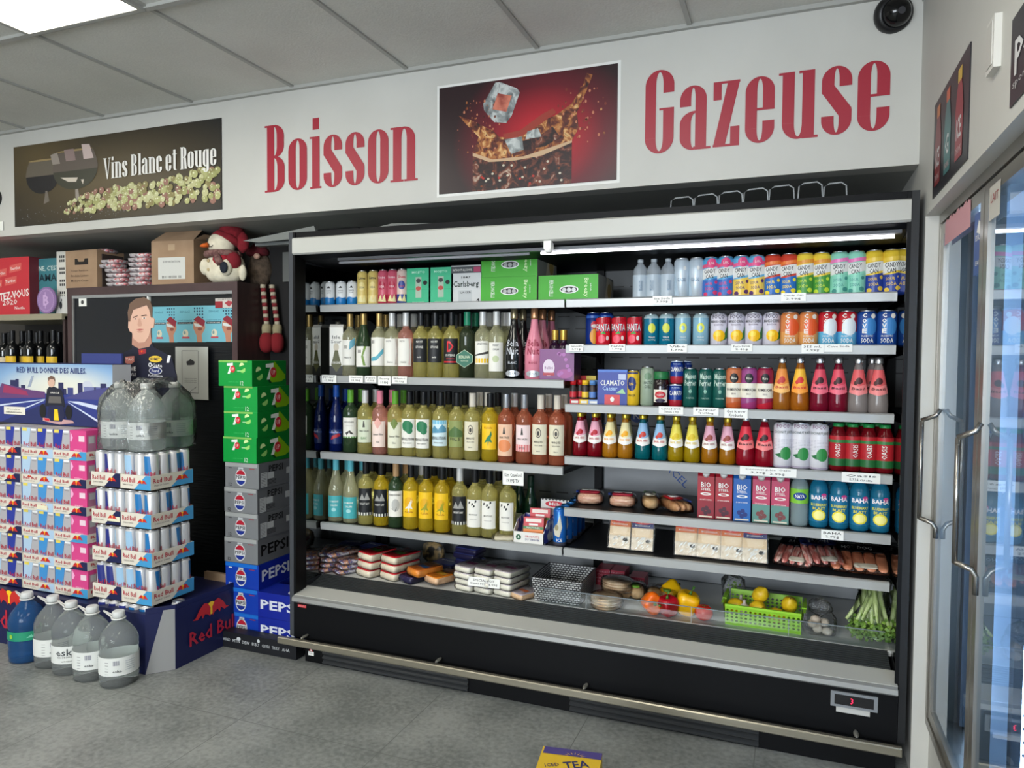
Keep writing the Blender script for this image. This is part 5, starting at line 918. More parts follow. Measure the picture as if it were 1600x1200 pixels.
for i in range(9): o.sup((random.uniform(-.03,.03),random.uniform(-.03,.03),.02+.02*(i//4)),(.019,.019,.015),noise_mat('mushroom_cap',[(.3,(170,150,130)),(.7,(220,208,192))],15,3,rough=.6) if i == 0 else o.mats[0],1,1,6,12)
f = MB(); f.sup((0,0,.042),(.06,.05,.042),wrap,.5,.5,10,18,.05); g_ = MB(); g_.sup((.0,.02,.095),(.045,.03,.035),wrap2,1.2,.8,10,16,.10)
pack('mushroom_bag', [('mushrooms', o), ('plastic_bag', f), ('bag_top', g_)], 'clear plastic bag of pale mushrooms right of the green basket', 'mushrooms', (xat(A6(1160), 2.99, .37), 2.99, DK_), 0)
def celery():
    root = empty('celery_bunch'); o = MB()
    for i in range(11):
        a = 2*PI*i/11; sp = .010+.014*(i % 3)
        o.tube([(sp*.8*math.cos(a), sp*.8*math.sin(a), .20), (sp*1.1*math.cos(a), sp*1.1*math.sin(a), .12), (sp*1.7*math.cos(a), sp*1.7*math.sin(a)-.01, .03)], .007, stalk, 7, rs=[.013,.011,.006])
    o.build('stalks', root); l = MB()
    for i in range(230):
        a = random.uniform(0,6.28); r_ = .05*math.sqrt(random.random()); p = Vector((r_*math.cos(a), r_*math.sin(a)-.008, random.uniform(-.015,.055))); e = Vector((random.uniform(-1,1),random.uniform(-1,1),random.uniform(-1,.4))).normalized()*.013; s_ = e.cross(Vector((random.random(),1,.3))).normalized()*.008
        l.face([p, p+e*.6+s_, p+e*1.2, p+e*.6-s_], leafm)
    l.build('leaves', root); f = MB(); f.sup((0,0,.13),(.055,.048,.125),wrap,.6,.8,12,18,.07); f.build('plastic_bag', root); return root
c0 = celery()
for i, (u, y, z, r, lb) in enumerate(((1335,3.02,.035,(-.62,.32,-.15),'left of the two bagged celery bunches, leaves towards the front'),(1415,2.99,.035,(-.55,-.02,.1),'right-hand bagged celery bunch standing taller beside the mirror'))):
    o_ = c0 if i == 0 else copy_tree(c0); o_.location = (xat(A6(u), 2.93, DK_+.02), 2.955, DK_+z); o_.rotation_euler = r; o_.scale = (.92,)*3; tag(o_, lb, 'celery', 'bagged celery bunches')
# ---- price tags
def price(px, key, t1, t2, w_=.085, h_=.034, lb='', y=RY-.0085, z=None, f=None):
    z = SH[key] if z is None else z; x = xat(px, y, z-.02); o = MB(); o.box(-w_/2, w_/2, 0, .0012, 0, h_, WHITE); q = mF(0,0,0)
    o.text(q, t1, 0, h_*.70, w_*.8, h_*.26, BLACK, .0004, rot=.02); 
    if t2: o.text(q, t2, 0, h_*.28, w_*.6, h_*.28, BLACK, .0004, rot=-.03)
    tag(o.build('price_tag', None, (x, y-.0012, z-h_+.002)), lb, 'price tag', 'handwritten price tags')
price(A6(482),'s1','Ice Soda','3.99$',.075,.030,'price tag reading Ice Soda on the top right rail')
price(A6(1047),'s1','Candy Can','2.99$',.085,.030,'price tag reading Candy Can on the top right rail')
price(A6(112),'s2R','Smooth','1.99$',.06,.030,'price tag at the left end of the second right rail')
price(A6(288),'s2R','Fanta','1.99$',.065,.028,'price tag reading Fanta below the red cans')
price(A6(547),'s2R','Vibe','1.99$',.075,.032,'price tag reading Vibe under the pale blue cans')
price(A6(825),'s2R','Foco Drink','2.49$',.075,.028,'price tag reading Foco Drink under the mango cans')
price(A6(1130),'s2R','355 mL','2.99$',.075,.032,'price tag 355 mL on the second right rail')
price(A6(1240),'s2R','Cove Soda','',.092,.028,'price tag reading Cove Soda on the second right rail')
price(A6(520),'s3R','Canned drink','Clamato 1.99$',.095,.030,'price tag reading Clamato under the tomato cocktail cans')
price(A6(670),'s3R','Perrier','Sparkling',.095,.030,'price tag reading Perrier on the third right rail')
price(A6(800),'s3R','Get it now','Kombucha',.085,.036,'price tag reading Kombucha on the third right rail')
price(A6(937),'s4R','Coconut juice  Oasis','3.99$  2.99$',.20,.032,'wide price tag on the fourth right rail under the coconut cans')
price(A6(1338),'s4R','Oasis','2.99$ canette',.125,.036,'price tag reading Oasis on the fourth right rail')
price(A6(1215),'s5R','BAHA','2.99$',.075,.034,'price tag reading BAHA on the fifth right rail')
price(A5(248),'s2L','PET NAT','12.99$',.08,.036,'leftmost price tag on the second left rail')
price(A5(388),'s2L','Chardonnay','11.99$',.075,.032,'price tag second from left on the second left rail')
price(A5(465),'s2L','Pinot','12.99$',.06,.030,'price tag third from left on the second left rail')
price(A5(536),'s2L','Sauvig','11.99$',.065,.042,'lower hanging price tag on the second left rail')
price(A5(615),'s2L','Blanc','12.99$',.075,.032,'rightmost price tag on the second left rail')
price(A5(1206),'s3L','Kim Crawford','19.99$ TX',.095,.062,'large price tag hanging below the third left rail', z=SH['s3L']-.030)
# ================================================================== BULKHEAD LETTERING (own condensed alphabet)
Tk, Hr = .125, .028
def arc(o, mp, x0, y0, w_, h, t, hr, a0, a1, mt, k=16, ry=None, hh=0):
    """piece of a tall ring; angles from east, counter-clockwise, through straight sides"""
    ry = ry or w_*.55; P = []
    def path(s):   # s in 0..4: east side mid -> top -> west side mid -> bottom -> east
        W = w_/2; wi = W-t; hc = h/2-ry; ri = ry-hr
        a = s*PI/2; c, q = math.cos(a), math.sin(a)
        oc = (x0+W, y0+h/2)
        sy = 1 if q >= 0 else -1
        if abs(q) < 1e-9: return (oc[0]+math.copysign(W, c), oc[1]), (oc[0]+math.copysign(wi, c), oc[1])
        return (oc[0]+W*c, oc[1]+sy*hc+ry*q), (oc[0]+wi*c, oc[1]+sy*hc+ri*q)
    n = max(2, int(k*abs(a1-a0)))
    pts = [path(a0+(a1-a0)*i/n) for i in range(n+1)]
    for i in range(n):
        (A1, B1), (A2, B2) = pts[i], pts[i+1]; o.face([mp(*A1,hh), mp(*A2,hh), mp(*B2,hh), mp(*B1,hh)], mt)
def R4(o, mp, x0, x1, y0, y1, mt, hh=0): o.face([mp(x0,y0,hh), mp(x1,y0,hh), mp(x1,y1,hh), mp(x0,y1,hh)], mt)
def glyph(ch, mp, mt):
    """draws ch with unit cap height; returns (mesh builder, advance)"""
    o = MB(); xh = .76; w_ = .315; t, hr = Tk, Hr
    def ring(x0, y0, W, h, a0=0, a1=4): arc(o, mp, x0, y0, W, h, t, hr, a0, a1, mt)
    def side(x0, y0, y1): R4(o, mp, x0, x0+t, y0, y1, mt)
    def half(x0, y0, W, h, up):  # arch (up) or cup
        ry = W*.55
        if up: arc(o, mp, x0, y0+h-2*ry, W, 2*ry, t, hr, 0, 2, mt)
        else: arc(o, mp, x0, y0, W, 2*ry, t, hr, 2, 4, mt)
        return ry
    if ch in 'BR':
        side(.03, 0, 1); R4(o, mp, -.01, .16, 0, hr, mt); R4(o, mp, -.01, .16, 1-hr, 1, mt)
        arc(o, mp, -.02, .51, .345, .49, t, hr, -.999, .999, mt, ry=.17); R4(o, mp, .1, .19, 1-hr, 1, mt); R4(o, mp, .1, .19, .51, .51+hr, mt)
        if ch == 'B': arc(o, mp, -.02, 0, .355, .53, t, hr, -.999, .999, mt, ry=.17); R4(o, mp, .1, .19, 0, hr, mt)
        else: o.face([mp(.19,.5,0), mp(.19+.0,.53,0), mp(.30,.50,0), mp(.345,.0,0), mp(.225,0,0)][::-1], mt); R4(o, mp, .22, .37, 0, hr, mt)
        return o, .40
    if ch == 'o': 
        ry = half(0, 0, w_, xh, True); half(0, 0, w_, xh, False); side(0, ry, xh-ry); side(w_-t, ry, xh-ry); return o, w_+.05
    if ch in 'il':
        H_ = xh if ch == 'i' else 1.0; side(.035, 0, H_); R4(o, mp, 0, .19, 0, hr, mt); R4(o, mp, -.005, .06, H_-hr, H_, mt)
        if ch == 'i': R4(o, mp, .045, .15, .86, 1.03, mt)
        return o, .225
    if ch == 's':
        W = .30; ry = half(0, 0, W, xh, True); half(0, 0, W, xh, False); side(W-t, xh*.70, xh-ry); side(0, ry, xh*.28); side(0, xh*.62, xh-ry); side(W-t, ry, xh*.36)
        o.face([mp(0,xh*.63,0), mp(W-t,xh*.27,0), mp(W,xh*.37,0), mp(t,xh*.72,0)], mt); o.face([mp(0,xh*.62,0),mp(W*.5,xh*.42,0),mp(t,xh*.72,0)], mt); return o, W+.055
    if ch == 'n':
        W = .33; ry = half(.02, 0, W, xh, True); side(.02, 0, xh); side(.02+W-t, 0, xh-ry); R4(o, mp, -.02, .18, 0, hr, mt); R4(o, mp, .19, .39, 0, hr, mt); R4(o, mp, -.02, .05, xh-hr, xh, mt); return o, .42
    if ch == 'u':
        W = .33; ry = half(.02, 0, W, xh, False); side(.02, ry, xh); side(.02+W-t, 0, xh); R4(o, mp, -.02, .05, xh-hr, xh, mt); R4(o, mp, .19, .25, xh-hr, xh, mt); R4(o, mp, .3, .39, 0, hr, mt); return o, .42
    if ch == 'G':
        W = .335; ry = half(0, 0, W, 1, True); half(0, 0, W, 1, False); side(0, ry, 1-ry); side(W-t, .72, 1-ry); side(W-t, ry, .54); R4(o, mp, .165, W, .515, .54, mt); return o, W+.07
    if ch == 'a':
        W = .30; ry = half(0, 0, W, xh, True); side(W-t, 0, xh-ry); side(0, xh*.68, xh-ry); side(0, .15, .30); arc(o, mp, 0, 0, W, .34, t, hr, 2, 3.3, mt, ry=.15); arc(o, mp, 0, .12, W+.05, .34, t, hr, .9, 2, mt, ry=.15); R4(o, mp, W-.01, W+.05, 0, hr, mt); return o, W+.075
    if ch == 'z':
        W = .29; R4(o, mp, 0, W, xh-hr, xh, mt); R4(o, mp, 0, W, 0, hr, mt); o.face([mp(0,0,0), mp(.13,0,0), mp(W,xh,0), mp(W-.13,xh,0)], mt); side_l = R4(o, mp, 0, .09, xh*.72, xh, mt); R4(o, mp, W-.10, W, 0, xh*.30, mt); return o, W+.06
    if ch in 'ec':
        W = .31; ry = half(0, 0, W, xh, True); half(0, 0, W, xh, False); side(0, ry, xh-ry)
        if ch == 'e': side(W-t, xh*.49, xh-ry); R4(o, mp, .05, W, xh*.49, xh*.49+hr, mt); side(W-t, ry*.9, xh*.33)
        else: side(W-t, xh*.66, xh-ry); side(W-t, ry*.9, xh*.33)
        return o, W+.06
    if ch == 'V':
        o.face([mp(.0,1,0), mp(.13,1,0), mp(.235,0,0), mp(.18,0,0)][::-1], mt); o.face([mp(.36,1,0), mp(.33,1,0), mp(.19,0,0), mp(.235,0,0)], mt); R4(o, mp, -.04, .17, 1-hr, 1, mt); R4(o, mp, .27, .41, 1-hr, 1, mt); return o, .43
    if ch == 't':
        side(.05, .08, .95); R4(o, mp, 0, .24, xh-hr, xh, mt); arc(o, mp, .05, 0, .24, .25, t, hr, 2, 3.4, mt, ry=.12); return o, .28
    if ch == 'g':
        W = .31; ry = half(0, 0, W, xh, True); half(0, 0, W, xh, False); side(0, ry, xh-ry); side(W-t, -.12, xh); arc(o, mp, 0, -.26, W, .36, t, hr, 2, 4, mt, ry=.16); return o, W+.07
    return o, .14
def lettering(word, pL, pR, zb0, zb1, cap, y, mt, name, lab, letter_name='letter', thick=.0015):
    root = empty(name, (0, 0, 0)); adv = []; x = 0
    for ch in word: _, a = glyph(ch, mF(), mt); adv.append(x); x += a
    L_ = x-.05; xs, xe = xat(pL, y, zb0+.1), xat(pR, y, zb1+.1); sx = (xe-xs)/L_
    root.location = (xs, y, zb0)
    for ch, a in zip(word, adv):
        if ch == ' ': continue
        mp = lambda u, v, h, a=a: ((u+a)*sx, -h-thick, v*cap+(zb1-zb0)*((a+.15)/L_))
        o, _ = glyph(ch, mp, mt)
        for k_, f_ in enumerate(o.f):      # overlapping strokes lie a hair's breadth over each other
            for i_ in f_: v_ = o.v[i_]; o.v[i_] = (v_[0], v_[1]-1e-5*k_, v_[2])
        o.build(letter_name, root)
    return tag(root, lab, 'lettering')
vin = m((158,34,52),.42); YS = YB
z0B, z1B = zat(301, xat(416, YS, 2.2), YS), zat(282, xat(650, YS, 2.2), YS)
capB = zat(197, xat(416, YS, 2.5), YS)-z0B
lettering('Boisson', 415, 651, z0B, z1B, capB, YS, vin, 'wall_lettering', 'large condensed red word Boisson stuck on the white header')
z0G, z1G = zat(242, xat(1010, YS, 2.2), YS), zat(202, xat(1390, YS, 2.2), YS)
capG = zat(110, xat(1030, YS, 2.5), YS)-z0G
lettering('Gazeuse', 1008, 1392, z0G, z1G, capG, YS, vin, 'wall_lettering', 'large condensed red word Gazeuse stuck on the white header')
# ---- header pictures
def frame_pts(l, r, t, b_):
    xl, xr = xat(l, YS, 2.4), xat(r, YS, 2.4); return xl, xr, zat(b_, (xl+xr)/2, YS), zat(t, (xl+xr)/2, YS)
xl, xr, zb, zt = frame_pts(687, 965, 120, 293)
W, H = xr-xl, zt-zb; o = MB(); bg = radial_mat('splash_poster_print', W*.60, H*.42, 1/(W*.52), 1/(H*.75), [(0,(34,12,18)),(.35,(96,12,28)),(.75,(176,26,40)),(1,(196,40,46))])
o.box(0, W, -.004, 0, 0, H, m((40,20,22),.5), front=bg); q = mF(0, -.004, 0)
cola = noise_mat('cola_splash_print', [(.30,(30,10,8)),(.45,(96,36,20)),(.56,(170,104,50)),(.66,(220,180,120)),(.75,(70,24,14))], 24, 6, rough=.4, dist=1.2)
colad = noise_mat('cola_glass_print', [(.35,(18,8,10)),(.5,(50,20,16)),(.62,(120,60,40)),(.72,(190,170,150)),(.78,(30,12,10))], 26, 5, rough=.4, dist=1.0)
iceg = noise_mat('ice_print', [(.3,(70,74,76)),(.5,(140,146,146)),(.62,(200,204,202)),(.75,(90,90,92))], 20, 4, rough=.3, dist=.8)
P = lambda L: [(a*W, c*H) for a, c in L]
o.pol(q, P([(.205,0),(.765,0),(.765,.36),(.60,.27),(.45,.25),(.30,.26),(.205,.33)]), colad, .0006)
o.pol(q, P([(.205,.33),(.30,.26),(.45,.25),(.60,.27),(.765,.36),(.765,.40),(.68,.36),(.5,.29),(.3,.30),(.205,.37)]), m((196,164,130),.4), .001)
o.pol(q, P([(.205,.36),(.24,.50),(.16,.64),(.12,.72),(.20,.66),(.26,.60),(.32,.55),(.36,.48),(.42,.46),(.52,.50),(.60,.58),(.68,.62),(.76,.70),(.82,.85),(.84,.95),(.87,.93),(.84,.80),(.79,.62),(.80,.48),(.765,.38),(.66,.34),(.5,.28),(.32,.28)]), cola, .0012)
o.pol(q, P([(.38,.50),(.48,.52),(.60,.64),(.66,.68),(.68,.64),(.60,.56),(.50,.47),(.40,.44)]), m((150,56,44),.4), .0016)
o.pol(q, P([(.40,.46),(.42,.38),(.50,.33),(.62,.35),(.70,.42),(.66,.52),(.58,.44),(.50,.42)]), colad, .0018)
o.pol(q, P([(.39,.45),(.49,.46),(.50,.34),(.43,.31)]), iceg, .0022); o.pol(q, P([(.52,.50),(.58,.52),(.60,.44),(.51,.43)]), iceg, .0022)
o.pol(q, P([(.335,.98),(.36,1.0-.02),(.46,.90),(.475,.86),(.43,.66),(.40,.60),(.33,.62),(.27,.74),(.265,.80)]), iceg, .0012)
o.pol(q, P([(.35,.88),(.43,.84),(.40,.70),(.32,.74)]), noise_mat('ice_core_print', [(.35,(130,40,34)),(.6,(206,120,96))], 16, 3), .0018)
rr = random.Random(3)
for i in range(110):
    a = rr.choice((rr.gauss(.24,.07), rr.gauss(.82,.06))); c = rr.uniform(.35,.85); s = rr.uniform(.002,.007)
    if .02 < a < .97: o.ell(q, a*W, c*H, s*.7, s, rr.choice((cola, m((190,120,90),.4), m((120,50,40),.4))), .0014, 7)
for i in range(26): a, c = rr.uniform(.24,.74), rr.uniform(.03,.22); o.ell(q, a*W, c*H, .006, .005, rr.choice((m((180,50,40),.4), m((200,190,170),.4), m((120,60,30),.4))), .0014, 7)
tag(o.build('soft_drink_poster', None, (xl, YS, zb)), 'dark red poster of cola splashing from a glass with ice cubes', 'poster')
mw_ = MB(); mw_.box(xl-.012, xr+.012, YS-.0006, YS, zb-.012, zt+.012, m((224,224,220),.3)); tag(mw_.build('clear_poster_backing'), 'thin pale backing sheet showing round the cola poster', 'poster backing')
# white & red wine sign
xl, xr, zb, zt = frame_pts(23, 347, 209, 342); W, H = xr-xl, zt-zb; o = MB()
wm = bpy.data.materials.new('wine_poster_print'); wm.use_nodes = True; nt = wm.node_tree; N = nt.nodes; L = nt.links; tc = N.new('ShaderNodeTexCoord'); nz = N.new('ShaderNodeTexNoise'); nz.inputs['Scale'].default_value = 2.4; nz.inputs['Detail'].default_value = 2
g1 = N.new('ShaderNodeTexGradient'); g1.gradient_type = 'SPHERICAL'; mp1 = N.new('ShaderNodeMapping'); mp1.inputs['Location'].default_value = (-.62, 0, -.55); mp1.inputs['Scale'].default_value = (.9, 0, 2.6)
g2 = N.new('ShaderNodeTexGradient'); g2.gradient_type = 'SPHERICAL'; mp2 = N.new('ShaderNodeMapping'); mp2.inputs['Location'].default_value = (-.30, 0, -.97); mp2.inputs['Scale'].default_value = (1.5, 0, 2.6)
mxx = N.new('ShaderNodeMath'); mxx.operation = 'MAXIMUM'; rp_ = N.new('ShaderNodeValToRGB'); rp_.color_ramp.elements[0].color = (s2l(30),s2l(30),s2l(30),1); rp_.color_ramp.elements[0].position = .05; rp_.color_ramp.elements[1].color = (s2l(88),s2l(74),s2l(46),1); rp_.color_ramp.elements[1].position = .95
for mm_, gg_ in ((mp1, g1), (mp2, g2)): L.new(tc.outputs['Object'], mm_.inputs[0]); L.new(mm_.outputs[0], gg_.inputs[0])
L.new(g1.outputs['Fac'], mxx.inputs[0]); L.new(g2.outputs['Fac'], mxx.inputs[1]); L.new(mxx.outputs[0], rp_.inputs[0]); L.new(rp_.outputs[0], N['Principled BSDF'].inputs['Base Color']); N['Principled BSDF'].inputs['Roughness'].default_value = .4
o.box(0, W, -.004, 0, 0, H, m((24,24,24),.5), front=wm); q = mF(0, -.004, 0); P = lambda L_: [(a*W, c*H) for a, c in L_]
def bowl(cx, cy, rx, ry, mt, h, top=True, k=14):
    L_ = [(cx-rx*math.cos(PI*i/k)**1, cy-ry*math.sin(PI*i/k)) for i in range(k+1)]
    if top: L_ += [(cx+rx*.93, cy+ry*.35), (cx+rx*.80, cy+ry*.72), (cx-rx*.78, cy+ry*.68), (cx-rx*.93, cy+ry*.33)]
    o.pol(q, P(L_), mt, h)
ga_, gb_, gd_ = m((150,140,130),.4), m((112,104,94),.4), m((34,32,34),.4)
bowl(.155,.62,.09,.24,m((100,92,80),.4),.0006); bowl(.155,.60,.088,.22,gd_,.001,False); bowl(.325,.66,.115,.27,m((96,86,78),.4),.0012); bowl(.325,.62,.112,.23,m((62,62,50),.4),.0016,False)
for (a, c, rx_) in ((.155,.79,.072),(.325,.86,.09)): o.ell(q, a*W, c*H, rx_*W, .012*H, m((150,130,90),.4), .0018, 20)

o.pol(q, P([(.36,.92),(.40,.91),(.42,.74),(.37,.74)]), m((196,176,170),.35), .002); o.pol(q, P([(.20,.84),(.235,.86),(.25,.72),(.21,.72)]), ga_, .002); o.pol(q, P([(.25,.55),(.34,.53),(.33,.48),(.29,.49)]), m((206,196,180),.35), .002); o.pol(q, P([(.27,.88),(.32,.88),(.33,.74),(.28,.74)]), m((140,120,116),.4), .002)
o.pol(q, P([(.325,.46),(.335,.46),(.345,.30),(.335,.24),(.325,.30)]), ga_, .0012); o.pol(q, P([(.17,.41),(.18,.41),(.19,.28),(.16,.25)]), gb_, .0012); o.pol(q, P([(.355,.50),(.37,.50),(.365,.44)]), m((206,196,180),.35), .002)
gr_ = [m(c, .5) for c in ((176,176,120),(190,188,140),(160,160,104),(150,110,96),(196,196,150),(140,130,84))]; hl = m((222,222,190),.4)
for i in range(330):
    t = rr.random(); a = .27+.73*t; env = (.10+.20*min(1, t*2.2)+.05*math.sin(9*t)); c = .11+rr.random()*env; s = rr.uniform(.014,.021)*(1 if t > .15 else .6)
    a = min(a, .985); o.ell(q, a*W, c*H, s, s*.95, rr.choice(gr_), .001+.00001*i, 10); o.ell(q, a*W-s*.3, c*H+s*.3, s*.25, s*.2, hl, .0013+.00001*i, 6)
for i in range(70): o.ell(q, rr.uniform(.03,.6)*W, rr.uniform(.02,.22)*H, .002, .002, m((150,156,170),.4), .001, 5)
poster = tag(o.build('wine_poster', None, (xl, YS, zb)), 'long dark poster of wine glasses and green grapes at upper left', 'poster')
mt = m((232,230,224),.45); zc0 = zb+.42*H
word = 'Vins Blanc et Rouge'; adv = []; x = 0
for ch in word: _, a = glyph(ch, mF(), mt); adv.append(x); x += a
o = MB(); sx = W*.515/x; cap = H*.245
for ch, a in zip(word, adv):
    if ch == ' ': continue
    k, _ = glyph(ch, lambda u, v, h, a=a: (W*.47+(u+a)*sx, -.0075, H*.47+v*cap+H*.02*(a/x)), mt); base = len(o.v)
    for n_, f_ in enumerate(k.f): o.face([(k.v[i][0], k.v[i][1]-2e-6*n_, k.v[i][2]) for i in f_], mt)
o.build('poster_lettering', poster, label='white printed words Vins Blanc et Rouge')
# dome camera at right ceiling corner, wall speaker left
def dome(x, y, z, lab, name='security_camera', r=.062):
    root = empty(name, (x, y, z)); o = MB(); o.lathe([(r*1.0,0),(r*1.02,.012),(r*.95,.03),(r*.8,.036)], m((22,22,24),.4), 28); o.build('mount', root)
    k = MB(); k.lathe([(r*.78,.034),(r*.74,.05),(r*.55,.068),(r*.25,.078),(.001,.08)], m((10,10,12),.12), 24); k.ell(mT(0,0,.0802), 0, 0, .012, .012, m((60,60,64),.2), .0005); k.build('camera_dome', root)
    return tag(root, lab, 'security camera')
c = dome(xat(1397, 2.80, 2.6), YB, 2.575, 'black round security camera at the top right corner of the header'); c.rotation_euler = (PI/2+.25, 0, .3)
c.location.y = YB-.004
c = dome(xat(-6, YB, 2.2), YB, zat(310, xat(-6, YB, 2.2), YB), 'black round device on the header, cut by the left photo edge', 'wall_speaker', .052); c.rotation_euler = (PI/2, 0, 0); c['category'] = 'speaker'
o = MB(); xx = xat(3, YB, 2.1); o.box(xx-.05, xx+.018, YB-.004, YB, 2.09, 2.14, m((150,150,146),.5), front=WHITE); tag(o.build('small_notice'), 'small white framed notice at the left edge of the header', 'sign')
# ================================================================== WOODEN CABINET AND WHAT STANDS ON IT
CBY = 3.0; wood = noise_mat('dark_veneer', [(.3,(46,32,32)),(.7,(62,44,42))], 6, 4, rough=.4, stretch=(6,6,1)); woodf = noise_mat('plum_veneer', [(.3,(64,48,50)),(.7,(80,60,60))], 6, 4, rough=.4, stretch=(1,1,1))
CXL, CXR, CTZ = -3.945, -2.700, 1.762
cab = empty('display_cabinet'); tag(cab, 'dark wooden cabinet with black sliding glass doors behind the can stack', 'cabinet')
o = MB(); o.box(CXL, CXL+.035, CBY, 3.55, 0, CTZ, wood, front=woodf); o.box(CXR-.035, CXR, CBY, 3.55, 0, CTZ, wood, front=woodf); o.box(CXL+.035, CXR-.035, CBY, 3.55, CTZ-.045, CTZ, wood, front=woodf); o.box(CXL+.035, CXR-.035, 3.5, 3.55, 0, CTZ-.045, wood); o.box(CXL+.035, CXR-.035, CBY+.02, 3.5, 0, .12, wood); o.build('carcass', cab)
o = MB(); o.box(CXL+.035, CXR-.035, CBY+.002, CBY+.03, CTZ-.062, CTZ-.045, m((176,178,180),.3,.6)); o.box(CXL+.035, CXL+.048, CBY+.002, CBY+.03, .12, CTZ-.062, m((150,150,150),.3,.6)); o.build('door_track', cab, label='silver aluminium track')
dg = noise_mat('black_door_glass', [(.3,(10,14,22)),(.7,(14,20,30))], 3, 2, rough=.14); dlm = noise_mat('black_ribbed_door', [(.3,(10,13,17)),(.7,(18,22,27))], 30, 2, rough=.3, stretch=(.2,.2,4), bump=.2)
xm = xat(230, CBY, 1.6)
for x0, x1, y, mt in ((CXL+.05, xm, CBY+.010, dg), (xm, CXR-.035, CBY+.02, dlm)):
    o = MB(); o.box(x0, x1, y, y+.006, .13, CTZ-.063, mt); d_ = o.build('sliding_door', cab)
o = MB(); o.box(xm-.006, xm+.006, CBY+.004, CBY+.022, 1.42, CTZ-.063, WHITE); o.build('door_edge', cab, label='white strip')
o = MB(); xq = xat(127, CBY, 1.72); o.box(xq-.03, xq+.03, CBY+.007, CBY+.010, 1.655, 1.70, WHITE); o.ell(mF(xq, CBY+.007, 1.678), 0, 0, .012, .012, m((60,60,60),.5)); o.build('door_lock', cab)
def sheet(l, r, t, b_, y, name, lab, fn, base=WHITE, cat='poster', th=.0015, zt=None):
    xl, xr = xat(l, y, 1.5), xat(r, y, 1.5); xm_ = (xl+xr)/2; zt, zb = zat(t, xm_, y), zat(b_, xm_, y); o = MB(); o.box(0, xr-xl, -th, 0, 0, zt-zb, base); fn(o, mF(0, -th, 0), xr-xl, zt-zb)
    return tag(o.build(name, None, (xl, y, zb)), lab, cat)
skyb = m((112,180,196),.5); skin = m((186,130,104),.5); card = m((140,40,56),.4)
def zen(o, q, W, H):
    for i in range(4):
        for j in range(4):
            if i+j >= 2+0: o.ell(q, W*(.62+.09*i), H*(.93-.085*(3-j)), W*.026, W*.026, m((30,50,80),.5), .0004, 8)
    o.text(q, 'ZENGAZ', W*.28, H*.84, W*.36, H*.05, m((60,110,130),.5), .0004); o.text(q, 'LIGHT YOUR FIT', W*.28, H*.60, W*.5, H*.035, m((60,110,130),.5), .0004)
    o.rect(q, W*.02, W*.55, H*.50, H*.56, m((40,50,60),.5), .0004); o.text(q, 'YOUR FLOW BOARD', W*.285, H*.53, W*.46, H*.03, WHITE, .0008)
    o.pol(q, [(W*a,H*c) for a, c in ((.70,0),(.88,0),(.86,.2),(.98,.38),(.96,.55),(.78,.62),(.58,.56),(.57,.38),(.68,.18))], skin, .0005); o.pol(q, [(W*a,H*c) for a, c in ((.58,.62),(.74,.72),(.99,.58),(.93,.42),(.75,.52))], card, .001); o.pol(q, [(W*a,H*c) for a, c in ((.60,.52),(.75,.50),(.9,.42),(.74,.42),(.62,.44))], m((206,214,212),.5), .0012)
    o.ell(q, W*.80, H*.36, W*.08, H*.045, m((140,80,66),.5), .0008); o.ell(q, W*.30, H*.24, W*.10, H*.11, m((214,206,180),.5), .0005); o.ell(q, W*.27, H*.26, W*.04, H*.05, m((120,150,150),.5), .0008); o.rect(q, W*.18, W*.44, H*.10, H*.15, m((190,70,80),.5), .0008)
sheet(238, 277, 479, 535, CBY+.018, 'lighter_poster', 'light blue poster of a hand holding a red card, left one behind the cutout', zen, skyb)
sheet(277, 322, 478, 534.5, CBY+.018, 'lighter_poster', 'light blue poster of a hand holding a red card, middle one', zen, skyb)
sheet(322, 367, 477, 534, CBY+.018, 'lighter_poster', 'light blue poster of a hand holding a red card, right one', zen, skyb)
def red_st(o, q, W, H): o.rect(q, 0, W*.4, 0, H*.7, m((150,40,50),.5)); o.pol(q, [(W*.5,H*.5),(W*.75,H*.1),(W,H*.6),(W*.7,H*.75)], m((170,60,70),.5)); o.text(q, 'LIGHTERS', W*.5, H*.9, W*.8, H*.12, m((80,60,60),.5), .0009)
sheet(337, 366, 466, 481, CBY+.014, 'small_sticker', 'small red and white sticker over the right blue poster', red_st, m((200,196,190),.5), 'sticker')
def note(o, q, W, H):
    for a in ((.2,.21,.12,.93),(.70,.71,.12,.93),(.2,.71,.92,.93),(.2,.71,.12,.13)): o.rect(q, W*a[0], W*a[1], H*a[2], H*a[3], m((60,60,60),.5), .0004)
    o.pol(q, [(W*a,H*c) for a, c in ((.34,.72),(.42,.74),(.46,.77),(.52,.75),(.60,.72),(.58,.66),(.46,.65),(.36,.65))], m((50,50,52),.5), .0006)
    for i in range(3): o.text(q, 'ce cabinet est sous video', W*.45, H*(.40-.035*i), W*.4, H*.018, m((90,90,90),.5), .0005)
    o.text(q, 'a vendre', W*.55, H*.2, W*.25, H*.03, m((70,70,70),.5), .0005, rot=.5)
k = sheet(274, 325, 542, 624, CBY-.001, 'paper_notice', 'white sheet of paper taped to the black cabinet door', note, m((186,188,182),.6), 'paper')
